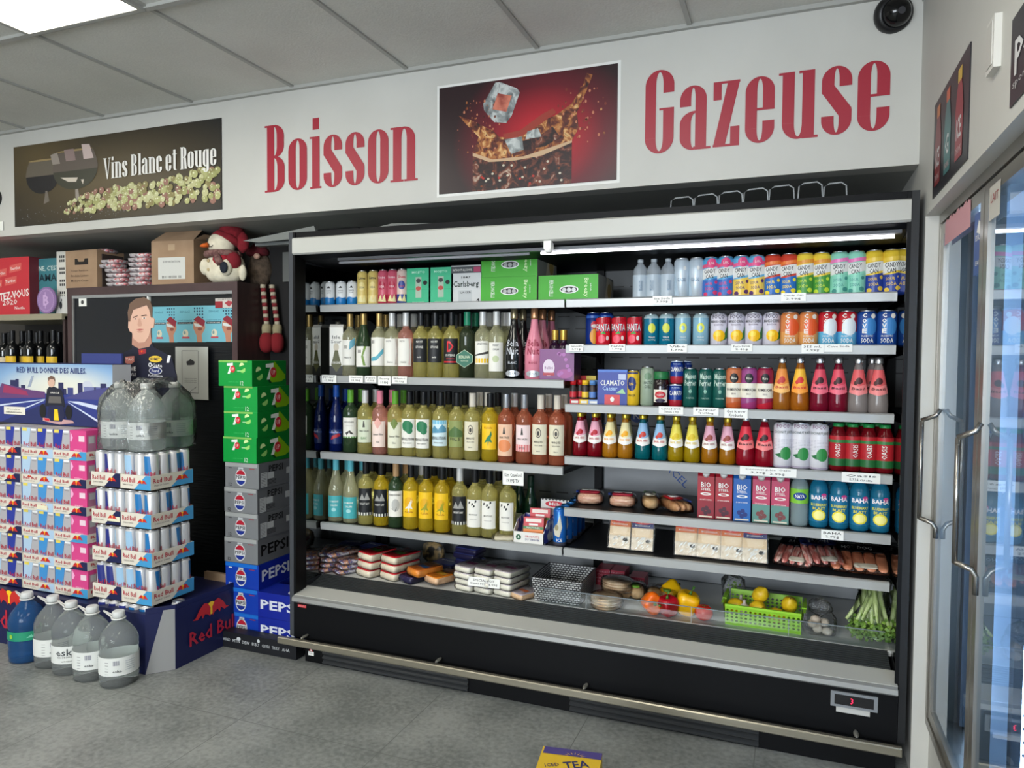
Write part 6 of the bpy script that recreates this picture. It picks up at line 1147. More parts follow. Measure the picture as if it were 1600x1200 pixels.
# things on top
def cbox(l, r, t, b_, y, d, name, lab, mt, fn=None, cat='box', rz=0, z=None, side=None):
    xl, xr = xat(l, y, 1.8), xat(r, y, 1.8); xm_ = (xl+xr)/2; zb = z if z is not None else zat(b_, xm_, y); zt = zat(t, xm_, y); o = MB(); W, H = xr-xl, zt-zb; o.box(-W/2, W/2, 0, d, 0, H, mt, side=side)
    if fn: fn(o, mF(-W/2, 0, 0), W, H)
    k = o.build(name, None, (xm_, y, zb)); k.rotation_euler = (0,0,rz); return tag(k, lab, cat), W, H
kraft = noise_mat('cardboard', [(.3,(150,122,96)),(.7,(166,138,110))], 8, 4, rough=.8)
def cb1(o, q, W, H):
    o.pol(q, [(W*.30,H*.62),(W*.72,H*.62),(W*.72,H*.78),(W*.62,H*.78),(W*.58,H*.70),(W*.42,H*.70),(W*.38,H*.78),(W*.30,H*.78)], m((28,22,20),.6)); 
    for i, t in enumerate(('Congo Rainbow', 'Produits Laitiers', 'Moliere Court')): o.text(q, t, W*.45, H*(.46-.13*i), W*.55, H*.06, m((90,70,56),.6))
cbox(103, 152, 391, 447, 3.03, .18, 'cardboard_carton', 'brown printed cardboard carton on the left end of the cabinet top', kraft, cb1, z=CTZ)
def cb2(o, q, W, H): o.rect(q, W*.16, W*.8, H*.12, H*.62, m((206,206,200),.6)); o.text(q, 'EXPORTATION', W*.48, H*.52, W*.4, H*.05, m((90,90,90),.5), .0012); o.text(q, '|||| |||||||| |||', W*.48, H*.17, W*.45, H*.06, BLACK, .0012); o.rect(q, W*.40, W*.56, H*.78, H*.92, m((176,150,120),.4), .0008)
k, W, H = cbox(240, 300, 376, 443, 3.02, .26, 'open_cardboard_box', 'open brown cardboard box with white label beside the snowman', kraft, cb2, z=CTZ, rz=.10)
fl = MB(); fl.face([(-W/2,0,H),(W/2,0,H),(W/2+.02,.05,H+.062),(-W/2+.05,.06,H+.062)], kraft); fl.face([(W/2,0,H),(W/2,.26,H),(W/2+.10,.24,H+.04),(W/2+.05,.02,H+.03)], kraft); fl.face([(-W/2,.0,H+.001),(-W/2,.26,H+.001),(W/2,.26,H+.001),(W/2,0,H+.001)], m((40,30,24),.8)); fl.build('flap', k)
foilp = noise_mat('foil_pack_print', [(.35,(120,112,116)),(.48,(206,200,204)),(.56,(236,232,232)),(.63,(190,60,70)),(.68,(200,196,200))], 26, 2, rough=.2, metal=.3)
fp = MB(); fp.sup((0,0,.013),(.066,.05,.0135),foilp,.6,.3,8,18,.03); f0 = fp.build('foil_snack_pack'); n = 0
for j, (u, hh, zz_) in enumerate(((184, 5, 0), (221, 6, 0))):
    for i in range(hh+1):
        o_ = f0 if n == 0 else copy_tree(f0); n += 1
        o_.location = (xat(u-(8 if i > 3 and j == 0 else 0), 3.05, 1.85)+random.uniform(-.008,.008), 3.07+random.uniform(-.01,.01), CTZ+.001+.0265*i); o_.rotation_euler = (0,0,random.uniform(-.2,.2)); o_.scale = (1.05,1,1)
        tag(o_, '%s pack from the bottom of the %s pile of silvery foil snack packs' % (['lowest','second','third','fourth','fifth','sixth','seventh','eighth'][i], ['left','right'][j]), 'snack', 'foil snack packs on the cabinet')
for i, u in enumerate((118, 140, 163)):
    o_ = copy_tree(f0); o_.location = (xat(u, 3.12, 1.98), 3.12, 1.96+.004*i); tag(o_, '%s foil snack pack lying above the cardboard carton' % ['left','middle','right'][i], 'snack', 'foil snack packs on the cabinet')
sp_ = MB(); sp_.box(xat(105,3.1,1.9), xat(170,3.1,1.9), 3.06, 3.2, CTZ+.001, 1.958, m((60,50,46),.7)) 
tag(sp_.build('dark_carton'), 'dark carton behind the brown one, carrying foil packs', 'box')
# snowman
def plush(px, y, z, s):
    root = empty('snowman_plush', (xat(px, y, z+.1), y, z)); wf = noise_mat('white_fleece', [(.3,(206,198,176)),(.7,(226,218,196))], 30, 4, rough=.95, bump=.3); rf = noise_mat('red_fleece', [(.3,(110,18,30)),(.7,(140,26,38))], 40, 4, rough=.95, bump=.3)
    o = MB(); o.sup((0,0,.078),(.116,.080,.084),wf,.8,1,12,24,.01); o.sup((-.014,-.01,.205),(.076,.064,.066),wf,1,1,12,24); o.build('body', root)
    o = MB(); o.sup((.025,.02,.262),(.072,.066,.055),rf,.9,1,10,20,.02); o.tube([(-.055,-.03,.255),(-.0,-.05,.262),(.06,-.03,.235),(.085,.02,.20)], .016, rf, 10, rs=[.008,.014,.02,.022]); o.sup((.10,.02,.215),(.035,.03,.055),rf,1,1,8,14,.03); o.build('hat', root)
    o = MB(); pts = [(.085*math.cos(a)-.005, .072*math.sin(a)-.01, .150) for a in [i*PI/10 for i in range(21)]]; o.tube(pts, .018, noise_mat('plaid_scarf', [(.4,(96,60,60)),(.6,(130,96,90))], 60, 2, rough=.9), 8); o.tube([(.02,-.085,.15),(.035,-.09,.12),(.05,-.088,.09)], .018, o.mats[0], 8, rs=[.016,.02,.02]); o.build('scarf', root)
    o = MB(); o.tube([(-.05,-.07,.195),(-.066,-.09,.190),(-.076,-.100,.186)], .012, m((206,96,30),.8), 10, rs=[.014,.010,.002]); o.build('nose', root)
    for x, z_ in ((-.058,.222),(-.030,.224)): o = MB(); o.sup((x,-.068+.004*(x>-.04),z_),(.006,.005,.006),BLACK,1,1,8,10); o.build('eye', root)
    o = MB(); o.tube([(-.035,-.078,.185),(-.022,-.078,.183),(-.012,-.076,.192)], .0018, BLACK, 5); o.build('mouth', root)
    for z_ in (.112,.066): o = MB(); o.sup((-.045,-.074,z_),(.009,.006,.009),m((190,170,130),.5),1,1,6,12); o.build('button', root)
    o = MB(); o.sup((.025,-.062,.118),(.048,.025,.035),m((150,24,40),.9),1,1,8,14); o.sup((.075,-.03,.11),(.05,.04,.05),m((120,20,34),.9),1,1,8,14); o.build('jacket', root)
    for x, c in ((.062, -1), (-.088, 1)): o = MB(); o.sup((x,-.045 if c > 0 else -.06,.085 if c > 0 else .075),(.034,.03,.045),wf,1,1,8,14); o.build('arm', root)
    o = MB(); o.sup((.070,-.087,.072),(.024,.012,.030),m((26,32,44),.9),1,1,8,14); o.build('mitten', root)
    o = MB(); o.sup((.125,-.01,.05),(.022,.02,.042),wf,1,1,8,12); o.build('tassel', root)
    root.scale = (s,)*3; root.rotation_euler = (0,0,.0); return root
tag(plush(352, 3.06, CTZ, 1.0), 'plush snowman in a red hat and scarf sitting on the cabinet', 'plush toy')
g_ = empty('gnome_plush', (-2.752, 3.235, CTZ)); fur = noise_mat('brown_fur', [(.3,(70,58,48)),(.7,(104,88,74))], 50, 6, rough=1, bump=.6)
o = MB(); o.sup((0,0,.075),(.062,.055,.085),fur,.9,1,12,20,.04); o.build('beard', g_)
o = MB(); o.sup((-.012,.0,.168),(.058,.05,.028),noise_mat('gnome_hat_knit', [(.3,(84,20,30)),(.7,(116,30,40))], 60, 2, rough=.95),.8,1,8,18); o.tube([(0,0,.17),(-.02,0,.195),(-.01,.02,.205)], .02, o.mats[0], 8, rs=[.045,.025,.006]); o.build('hat', g_)
o = MB(); o.sup((-.010,-.060,.140),(.016,.014,.015),m((190,150,130),.7),1,1,8,12); o.build('nose', g_)
stripe = [m((170,160,140),.9), m((120,34,40),.9)]
for i, dx in enumerate((.02, .062)):
    o = MB(); P0 = [(dx, -.075, .0-.018*k+(.012 if k == 0 else 0)) for k in range(12)]
    for k in range(11): o.lathe([(.013,0),(.0135,-.018)], stripe[k % 2], 10, cx=dx+.004*k*(.6 if i else .4), cy=-.085, cz=-.018*k)
    o.build('leg', g_); xb_ = dx+.004*10*(.6 if i else .4); o = MB(); o.lathe([(.022,0),(.024,.03),(.020,.05)], m((150,140,110),.95), 12, cx=xb_, cy=-.085, cz=-.245); o.build('fur_cuff', g_)
    o = MB(); o.sup((xb_,-.095,-.285),(.034,.038,.05),m((120,20,28),.9),.8,.9,8,14); o.build('boot', g_)
g_.rotation_euler = (0,0,.62); g_.scale = (1.1,)*3; tag(g_, 'bearded gnome doll with dangling striped legs beside the snowman', 'plush toy')
# ================================================================== SHELVING LEFT OF THE CABINET
sv = empty('wall_shelving'); tag(sv, 'dark shelving unit with cream shelf edge left of the cabinet', 'shelving')
SX0, SX1, SY = -4.95, CXL-.02, 2.98
o = MB(); o.box(SX0, SX1, 3.45, 3.5, 0, 1.99, m((26,24,26),.6)); o.box(SX1-.02, SX1, SY+.02, 3.45, 0, 1.60, m((60,46,46),.5)); o.build('back_panel', sv)
for z_, c in ((1.614,(150,144,122)), (1.205,(70,66,60)), (.80,(70,66,60)), (.4,(70,66,60))):
    o = MB(); o.box(SX0, SX1, SY, 3.45, z_-.035, z_, m(c, .5)); o.build('shelf', sv)
yw = wine(DARK, cK, m((226,184,40),.5), art(A('Domaine',.30,.9,.02), P_([(-.6,.26),(.2,.30),(.7,.26),(.1,.25)], DK)), lz=(.24,.50), r=.037, H=.315)
us = [8,36,48,67,95][1:]
n = 0
allu = [22, 36, 48, 63, 82]
sp = [(xat(u, 3.04+.06*(i % 2), 1.35), 3.04+.06*(i % 2), 1.206, .4) for i, u in enumerate((20,35,47,64,84))]
place(yw, sp, 'dark wine bottle with yellow label', 'on the shelving above the driver poster', 'wine bottle')
yl2 = wine(DARK, cK, m((206,190,160),.5), None, lz=(.24,.50), r=.037, H=.30); place(yl2, [(xat(u, 3.05, 1.35), 3.05, 1.206, .3) for u in (-9, 7)], 'dark wine bottle with cream label', 'at the left photo edge', 'wine bottle')
k = wine(DARK, cK, None, H=.31); place(k, [(xat(u, 3.2, 1.35), 3.2, 1.206, 0) for u in (15, 42, 58, 76, 93)], 'dark wine bottle in rear row', 'on the shelving above the driver poster', 'wine bottle')
def redad(o, q, W, H):
    o.text(q, 'GATEZ-VOUS', W*.60, H*.34, W*.78, H*.14, WHITE, rot=.10, bold=.06); o.text(q, '2020', W*.6, H*.22, W*.3, H*.09, WHITE, rot=.05)
    for a, c in ((.15,.62),(.42,.72),(.72,.80),(.32,.52),(.62,.58)): o.pol(q, [(W*(a-.12),H*(c-.07)),(W*(a+.12),H*(c-.03)),(W*(a+.13),H*(c+.1)),(W*(a-.11),H*(c+.06))], m((214,96,90),.5), .0006); o.text(q, 'Turtles', W*a, H*(c+.01), W*.2, H*.05, WHITE, .0014, rot=.1)
    o.text(q, 'Nestle', W*.8, H*.12, W*.2, H*.05, WHITE)
cbox(-30, 46, 403, 488, 3.02, .16, 'advertising_box', 'big red advertising box at the left photo edge reading GATEZ-VOUS', m((196,50,60),.5), redad, z=1.6145, side=m((110,40,50),.5))
def teal(o, q, W, H): o.text(q, 'UNE, C\'EST', W*.55, H*.82, W*.7, H*.10, m((206,220,214),.5), bold=.03); o.text(q, 'JAMAIS', W*.62, H*.64, W*.78, H*.18, m((28,50,60),.5), bold=.06); o.ell(q, W*.04, H*.90, W*.10, H*.09, m((206,160,70),.5)); o.text(q, 'FINI', W*.2, H*.1, W*.3, H*.05, m((150,190,190),.5))
cbox(46, 97, 404, 486, 3.08, .05, 'advertising_box', 'teal advertising box behind the purple coin sign', m((60,120,130),.5), teal, z=1.6145)
def dots(o, q, W, H):
    for i in range(3):
        for j in range(4):
            for k in range(2): o.rect(q, W*(.30+.2*i), W*(.42+.2*i), H*(.07+.24*j+.08*k), H*(.12+.24*j+.08*k), m((50,50,52),.5), .0005, 1)
cbox(89, 104, 393, 464, 3.05, .05, 'patterned_box', 'narrow white box with dark squares beside the teal box', m((206,204,196),.5), dots, z=1.69)
def ap(o, q, W, H): o.ell(q, W*.4, H*.5, W*.12, H*.22, m((60,62,64),.4), .0006); o.ell(q, W*.48, H*.78, W*.04, H*.08, m((60,62,64),.4), .0006)
cbox(87, 106, 463, 487, 3.03, .12, 'small_white_box', 'small white box with dark fruit emblem under the patterned box', m((200,200,196),.5), ap, z=1.6145)
o = MB(); R = .078; o.lathe([(R,-.006),(R*1.02,0),(R,.006)], m((150,120,170),.15,alpha=.8), 36); 
q = mT(0,0,.006); pl = m((196,164,206),.3); o.ell(q, 0, 0, R*.9, R*.9, m((150,120,168),.3), .0004, 30); o.text(q, 'B', 0, 0, R*.62, R*.8, pl, .0012, bold=.08); o.rect(q, -R*.12, -R*.04, R*.3, R*.62, pl, .001); o.rect(q, -R*.12, -R*.04, -R*.62, -R*.3, pl, .001)
for i in range(32): a = 2*PI*i/32; o.ell(q, R*.8*math.cos(a), R*.8*math.sin(a), .002, .004, pl, .001, 6)
k = o.build('coin_sign', None, (xat(74, 3.0, 1.68), 2.999, 1.694)); k.rotation_euler = (PI/2, 0, 0); tag(k, 'round translucent purple coin sign standing on the shelf edge', 'sign')
# ================================================================== ENERGY DRINK DISPLAY
def bulls(o, q, cu, cv, s, h=.0008, c1=None):
    c1 = c1 or m((196,40,36),.45); o.ell(q, cu, cv+s*.05, s*.26, s*.26, YEL, h, 16)
    B = [(-.05,.08),(-.18,.28),(-.38,.34),(-.62,.16),(-.82,-.12),(-.98,-.16),(-.72,-.22),(-.52,-.08),(-.46,-.26),(-.34,-.10),(-.18,-.16),(-.06,-.28)]
    for g in (1, -1): L_ = [(cu+g*a*s, cv+c*s) for a, c in B]; o.pol(q, L_ if g < 0 else L_[::-1], c1, h+.0006)
NV = m((22,28,72),.45); SB = m((64,146,196),.45); LB = m((170,196,220),.4); SL = m((196,196,198),.35,.3); MG = m((206,66,130),.45); RBT = m((176,34,56),.45)
base = MB(); BY0, BX1 = 2.295, -2.49
out = [(-3.75,BY0),(-2.575,BY0),(-2.498,2.386),(-2.492,2.80),(-3.75,2.80)]
base.prism(out, 0, .262, NV, axis='z')
def chf(u, v, h):  # chamfered corner face
    a = Vector((-2.575,BY0,0)); e = Vector((-2.498,2.386,0))-a; n_ = Vector((e.y,-e.x,0)).normalized(); p = a+e*u+n_*h; return (p.x, p.y, v)
bb = base.build('cardboard_display_base'); tag(bb, 'large navy cardboard display base under the energy drink cans', 'display stand')
o = MB(); o.face([chf(-.0,.001,.001), chf(.98,.001,.001), chf(.98,.27,.001), chf(.60,.27,.001), chf(.25,.12,.001)], m((166,166,166),.35,.4)); o.build('silver_panel', bb)
o = MB(); q = mS(-2.4925, 2.386, 0); bulls(o, q, .20, .205, .115, .003); o.text(q, 'Red Bull', .215, .105, .29, .065, RBT, .003, bold=.05); o.build('side_logo', bb)
o = MB(); q = mF(-3.46, BY0, 0); o.text(q, 'Red Bull', .03, .12, .36, .09, RBT, .002, bold=.05); bulls(o, q, .03, .225, .12, .002); o.build('front_logo', bb)
o = MB(); o.prism([(-2.575,BY0+.002),(-2.5,2.388),(-2.494,2.798),(-2.50,2.798),(-2.506,2.39),(-2.58,BY0+.01)], .262, .285, NV, axis='z'); o.box(-2.72,-2.494,2.78,2.80,.262,.30,kraft); o.build('base_rim', bb)
# 4-packs
CREAM = m((212,206,192), .55)
def fourpack(kind):
    o = MB(); w_, d, h = .106, .106, .126
    if kind == 'pink':
        o.box(-w_/2, w_/2, 0, d, 0, h, MG); q = mF(-w_/2,0,0); o.rect(q, w_*.55, w_*.9, h*.62, h*.82, m((226,200,210),.4)); o.pol(q, [(w_*.05,h*.95),(w_*.2,h*.75),(w_*.1,h*.6),(w_*.03,h*.62)], m((236,170,206),.4)); o.text(q, 'SPRING', w_*.5, h*.32, w_*.5, h*.06, m((236,190,214),.4)); o.text(q, 'edition', w_*.5, h*.24, w_*.4, h*.05, m((236,190,214),.4)); o.text(q, '4', w_*.08, h*.10, w_*.07, h*.12, WHITE)
        q = mS(w_/2,0,0)
        for k in (0,1): o.rect(q, .006+k*.052, .048+k*.052, .02, .105, m((190,130,160),.35,.3), .0006); o.rect(q, .012+k*.052, .04+k*.052, .07, .10, SL, .001)
        return o.build('energy_drink_pack')
    c = {'navy': m((40,56,150),.35), 'light': LB, 'sky': m((64,140,200),.35)}[kind]; lo = {'navy': NV, 'light': m((176,190,220),.4), 'sky': m((70,140,196),.4)}[kind]
    o.box(-w_/2, w_/2, 0, d, 0, h, m((172,170,174),.4)); q = mF(-w_/2,0,0)
    o.pol(q, [(0,h*.40),(w_*.46,h*.30),(w_*.60,h),(0,h)], c); o.pol(q, [(w_*.52,0),(w_,0),(w_,h*.26),(w_*.45,h*.26)], lo); o.rect(q, w_*.05, w_*.35, h*.88, h*.99, m((226,206,90),.4), .0012); o.rect(q, w_*.62, w_*.95, h*.90, h*.97, m((236,236,236),.3), .001); o.rect(q, w_*.66, w_*.92, h*.84, h*.85, DK, .001)
    o.text(q, 'Red Bull', w_*.53, h*.42, w_*.82, h*.16, RBT, .0014, bold=.04); bulls(o, q, w_*.48, h*.22, w_*.17, .0012)
    o.rect(q, w_*.0, w_*.10, 0, h*.26, m((190,190,186),.4), .0008)
    q = mS(w_/2,0,0); o.pol(q, [(0,h*.4),(d*.46,h*.3),(d*.6,h),(0,h)], c)
    return o.build('energy_drink_pack')
def rtray(w_, d, h, c2):
    o = MB(); t = .003; o.box(-w_/2, w_/2, 0, t, 0, h, CREAM); o.box(w_/2-t, w_/2, t, d, 0, h, CREAM); o.box(-w_/2, -w_/2+t, t, d, 0, h, CREAM); o.box(-w_/2, w_/2, d-t, d, 0, h, CREAM); o.box(-w_/2+t, w_/2-t, t, d-t, 0, t, kraft)
    for q, W in ((mF(-w_/2,0,0), w_), (mS(w_/2,0,0), d)):
        o.pol(q, [(W*.46,0),(W,0),(W,h),(W*.84,h)], c2, .0006); o.text(q, 'Red Bull', W*.27, h*.62, W*.44, h*.34, RBT, .001, bold=.04); o.text(q, 'ENERGY DRINK', W*.25, h*.28, W*.34, h*.10, m((130,120,116),.5), .001); bulls(o, q, W*.72, h*.52, W*.17, .0012)
    return o
TK = {'navy': rtray(.214,.33,.040,NV), 'light': rtray(.214,.33,.040,LB), 'sky': rtray(.214,.33,.040,SB)}
PR = {k: fourpack(k) for k in ('navy','light','sky','pink')}; used = set()
def inst(P, k):
    if k in used: return copy_tree(P[k])
    used.add(k); return P[k]
cols = [-3.178+.107-.001, -3.178-.108, -3.178-.325]; colk = {0: ['sky','navy','navy','sky','navy','sky'], 1: ['light','light','light','light','light','light'], 2: ['navy','navy','navy','navy','navy','navy']}
rown = ['top', 'second', 'third', 'fourth', 'fifth', 'lowest']; coln = ['right', 'middle', 'left']; TY = 2.335; TM = {k: TK[k].mesh('drink_tray') for k in TK}
pn = {'navy': 'navy and silver', 'light': 'pale blue and silver', 'sky': 'sky blue and silver', 'pink': 'pink'}
packs = [['navy','pink'],['sky','pink'],['sky','pink'],['sky','pink'],['sky','pink'],['sky','pink']], [['light','navy'],['light','sky'],['light','sky'],['light','sky'],['light','sky'],['light','sky']], [['light','navy']]*6
for r in range(6):
    z = .896-.1255*r
    for c in range(3):
        tk = colk[c][r]; t = bpy.data.objects.new('drink_tray', TM[tk]); COL.objects.link(t); t.location = (cols[c]+random.uniform(-.002,.002), TY+random.uniform(-.003,.003), z); tag(t, '%s tray, %s row from the top, %s column of the wide stack' % (pn[tk], rown[r], coln[c]), 'tray', 'printed trays of the wide stack')
        for s in (0, 1):
            pk_ = packs[c][r][s]
            for dd in ((0,1,2) if r == 0 else ((0,1) if (c == 0 and s == 1) else (0,))):
                o_ = inst(PR, pk_); o_.location = (cols[c]+(-.0525 if s == 0 else .0525), TY+.004+.1075*dd, z+.0035); o_.rotation_euler = (0,0,0)
                if r == 0 and (s or c): o_.rotation_euler = (0,0,random.uniform(-.01,.01))
                o_.scale = (.98, 1, .972 if r else 1.05)
                tag(o_, '%s four-pack%s, %s row, %s of the %s column' % (pn[pk_], '' if dd == 0 else (' behind the front one' if dd == 1 else ' rearmost'), rown[r], ('left','right')[s], coln[c]), 'drink pack', 'energy drink four-packs')
for k in PR:
    if k not in used: bpy.data.objects.remove(PR[k])
# price stickers on trays
for i, (px, py) in enumerate(((66,793),(178,811),(186,811))[:2]):
    x = xat(px, 2.33, .7); o = MB(); o.box(-.035, .035, 0, .001, 0, .022, m((226,220,190),.5)); tag(o.build('blank_sticker', None, (x, 2.3285, zat(py, x, 2.33)-.011)), 'cream blank sticker on the %s stack tray edge' % ('wide', 'right')[i], 'sticker')
# right stack: trays with single cans
def rbc(c1, c2, silver=SL):
    o = MB(); r, H = .0288, .155; P = [(r*.82,0),(r,.006),(r,H*.34),(r,H-.014),(r-.004,H-.005)]
    o.lathe(P, silver, 16); q = mC([(r,0),(r,H)])
    for a0 in (-PI*r*.5, PI*r*.5):
        o.idx([q(a0-.034+.034*i/4+.008*(1-j), H*(.34+.57*j), .0005) for j in range(2) for i in range(5)], [(i,i+1,6+i,5+i) for i in range(4)], c1, True)
        o.idx([q(a0-.002+.034*i/4+.008*j, H*(.05+.29*j), .0005) for j in range(2) for i in range(5)], [(i,i+1,6+i,5+i) for i in range(4)], c2, True)
        o.text(q, 'Red Bull', a0-.002, H*.42, .048, .020, RBT, .001, bold=.04)
    root = o.build('energy_drink_can'); l = MB(); l.lathe([(r-.0042,H-.006),(r-.003,H-.001),(r-.005,H),(r-.007,H-.003),(.0005,H-.0035)], ALU, 16); l.build('lid', root); return root
CS = {'navy': rbc(m((34,44,120),.35), m((34,44,120),.35)), 'light': rbc(m((150,186,214),.35), m((150,186,214),.35)), 'sky': rbc(m((30,110,170),.35), m((60,140,196),.35))}; usedc = set()
def can_inst(k):
    if k in usedc: return copy_tree(CS[k])
    usedc.add(k); return CS[k]
T2 = {k: rtray(.176,.236,.062,c).mesh('drink_tray') for k, c in (('navy',NV),('sky',SB))}
lay = ['lowest', 'second', 'third', 'top']
for L_ in range(4):
    z = .288+.168*L_
    for c, (xc, tk) in enumerate(((-2.8385,'navy'),(-2.661,'sky'))):
        t = bpy.data.objects.new('drink_tray', T2[tk]); COL.objects.link(t); t.location = (xc+random.uniform(-.002,.002), 2.33, z); tag(t, '%s edged can tray, %s layer of the narrow stack, %s half' % ('navy' if c == 0 else 'sky blue', lay[L_], ('left','right')[c]), 'tray', 'printed trays of the narrow stack')
    for i in range(6):
        for j in range(4):
            if L_ < 3 and not (j <= 0 or i == 5 or (j == 1 and i % 2)): continue
            kd = ('navy','navy','light','light','sky','sky')[i]; o_ = can_inst(kd); xc = (-2.8385 if i < 3 else -2.661)
            o_.location = (xc+(i % 3-1)*.0578, 2.33+.033+.0575*j, z+.004); o_.rotation_euler = (0,0,PI/2+(random.uniform(0,6.28) if (j and i < 5) else random.uniform(-.9,.9)))
            fr = 'front row' if j == 0 else ('%s row' % ['','second','third','back'][j])
            tag(o_, '%s energy can, %s layer of narrow stack, %s, %s from left' % ({'navy':'navy-silver','light':'light blue-silver','sky':'blue-silver'}[kd], lay[L_], fr, ['first','second','third','fourth','fifth','sixth'][i]), 'can', 'energy drink cans of the narrow stack')
for i in range(6):   # can tops just inside the base
    o_ = can_inst('sky' if i > 2 else 'navy'); o_.location = (-2.5745-.06*(5-i) if i < 5 else -2.54, 2.36+(.05 if i == 5 else 0), .1285 if False else .131); o_.scale = (1,1,1); 
    o_.location.z = .131-.0; tag(o_, 'energy can at the rim of the navy base, %s from left' % ['first','second','third','fourth','fifth','sixth'][i], 'can', 'energy cans sunk in the base')
    o_.location.y = 2.345 if i < 5 else 2.44; o_.location.x = -2.62-.062*(4-i) if i < 5 else -2.535
# header card with racing picture
BDY = 2.45; xl, xr = -3.86, xat(176, BDY, 1.2); zt, zb = zat(569, xr-.3, BDY), 1.036
W, H = xr-xl, zt-zb; vis0 = xat(0, BDY, 1.2)-xl; Wv = W-vis0
o = MB(); skyg = radial_mat('racing_sky_print', W*.62, H*.60, 1/(W*.75), 1/(H*.62), [(0,(60,100,160)),(.35,(130,164,200)),(.7,(206,210,204)),(1,(222,218,200))])
o.box(0, W, 0, .10, 0, H, m((170,174,180),.5), front=skyg, side=m((176,178,184),.5), top=NV); q = mF(0,0,0)
V_ = lambda a, c: (vis0+a*Wv, c*H); road = m((44,56,128),.45); dk = m((40,42,84),.5); road2 = m((34,42,92),.45)
o.pol(q, [V_(-.3,0), V_(1,0), V_(1,.46), V_(.62,.52), (V_(.5,.50)), V_(.40,.52), V_(-.3,.46)], road, .0006); o.pol(q, [V_(0,0), V_(.95,0), V_(.62,.36), V_(.45,.38)], road2, .0009)
o.pol(q, [V_(-.05,.40), V_(.42,.44), V_(.42,.54), (V_(.3,.56)), V_(.02,.66)], m((96,60,110),.5), .001); o.pol(q, [V_(.03,.50), V_(.27,.47), V_(.25,.54), V_(.04,.64)], m((150,50,90),.5), .0012); o.pol(q, [V_(.58,.44), V_(1,.44), V_(1,.66), V_(.75,.56)], m((70,70,124),.5), .001)
for a, w__, h0, c in ((.10,.05,.72,dk),(.15,.03,.74,dk),(.20,.04,.64,dk),(.54,.045,.70,dk),(.58,.03,.60,dk),(.62,.05,.62,m((60,66,120),.5)),(.71,.04,.70,dk),(.76,.10,.64,m((110,116,160),.5)),(.85,.05,.64,m((90,96,150),.5)),(.90,.05,.70,dk)): o.pol(q, [V_(a,.5),V_(a+w__,.5),V_(a+w__,h0),V_(a,h0)], c, .0008)
o.ell(q, *V_(.79,.66), Wv*.045, H*.08, m((190,194,206),.5), .0007); o.pol(q, [V_(.26,.60),V_(.29,.62),V_(.32,.80),V_(.30,.80)], m((150,160,180),.5), .0009)
for L2 in ([(.0,.27),(.0,.30),(.42,.42),(.42,.41)], [(.10,.15),(.12,.14),(.42,.40),(.40,.40)], [(.62,.40),(.70,.36),(1,.22),(1,.30),(.72,.40)], [(.62,.38),(.63,.38),(.95,.04),(.92,.03)]): o.pol(q, [V_(a,c) for a, c in L2], m((196,206,226),.4), .0014)
# small driver and car
o.ell(q, *V_(.48,.70), Wv*.032, H*.085, m((206,170,150),.5), .0022); o.pol(q, [V_(.455,.71),V_(.45,.77),(V_(.48,.81)),V_(.51,.78),V_(.515,.71),V_(.50,.75),V_(.47,.755)], m((110,84,70),.5), .0026)
o.pol(q, [V_(.42,.30),V_(.60,.30),V_(.59,.44),V_(.57,.58),V_(.51,.625),V_(.46,.625),V_(.44,.58),V_(.43,.44)], m((28,30,44),.5), .002); o.pol(q, [V_(.45,.36),V_(.57,.36),V_(.56,.47),V_(.46,.47)], m((96,92,90),.5), .0024); o.text(q, 'ORACLE', *V_(.51,.53), Wv*.08, H*.025, LBL, .0026)
for a in (.40,.63): o.ell(q, *V_(a,.22), Wv*.030, H*.12, m((20,20,24),.5), .0024)
o.pol(q, [V_(.46,.32),V_(.58,.32),V_(.60,.16),V_(.57,.06),V_(.47,.06),V_(.44,.16)], m((30,34,70),.4), .003); o.pol(q, [V_(.505,.26),V_(.535,.26),V_(.545,.08),V_(.50,.08)], YEL, .0034); o.pol(q, [V_(.40,.11),V_(.66,.09),V_(.68,.05),V_(.55,.01),V_(.40,.06)], m((190,150,150),.4), .0028); o.pol(q, [V_(.41,.105),V_(.46,.10),V_(.46,.06),V_(.42,.07)], RED, .0034)
o.text(q, 'RED BULL DONNE DES AIIILES.', *V_(.475,.895), Wv*.62, H*.095, m((26,44,110),.4), .002, rot=0, bold=.035)
o.rect(q, vis0+Wv*.04, vis0+Wv*.24, H*.14, H*.27, m((226,222,208),.5), .003); o.text(q, 'En savoir plus sur', vis0+Wv*.135, H*.225, Wv*.12, H*.03, DK, .0036); o.text(q, 'redbulletincentive', vis0+Wv*.135, H*.18, Wv*.15, H*.03, DK, .0036)
o.rect(q, vis0+Wv*.935, vis0+Wv*.99, H*.0, H*.34, NV, .003); o.rect(q, vis0+Wv*.94, vis0+Wv*.985, H*.02, H*.12, SL, .0036); bulls(o, q, vis0+Wv*.965, H*.19, Wv*.022, .0036)
hd = tag(o.build('racing_header_card', None, (xl, BDY, zb)), 'wide printed header card of a racing car above the can stack', 'sign')
o = MB(); o.box(0, W, .04, .10, H, H+.004, NV); o.box(vis0+Wv*.66, W, .05, .06, H, H+.052, m((50,60,120),.5)); o.build('top_flap', hd)
o = MB(); o.box(xat(162,2.44,.98), xat(180,2.44,.98), 2.434, 2.448, .93, 1.12, NV); xx = xat(171,2.434,1); q = mF(xx, 2.434, 0); o.rect(q, -.02, .02, .96, 1.0, SL, .001); bulls(o, q, 0, 1.03, .022, .001); tag(o.build('printed_can_strip'), 'narrow navy strip with a printed can, right end of the racing card', 'sign')
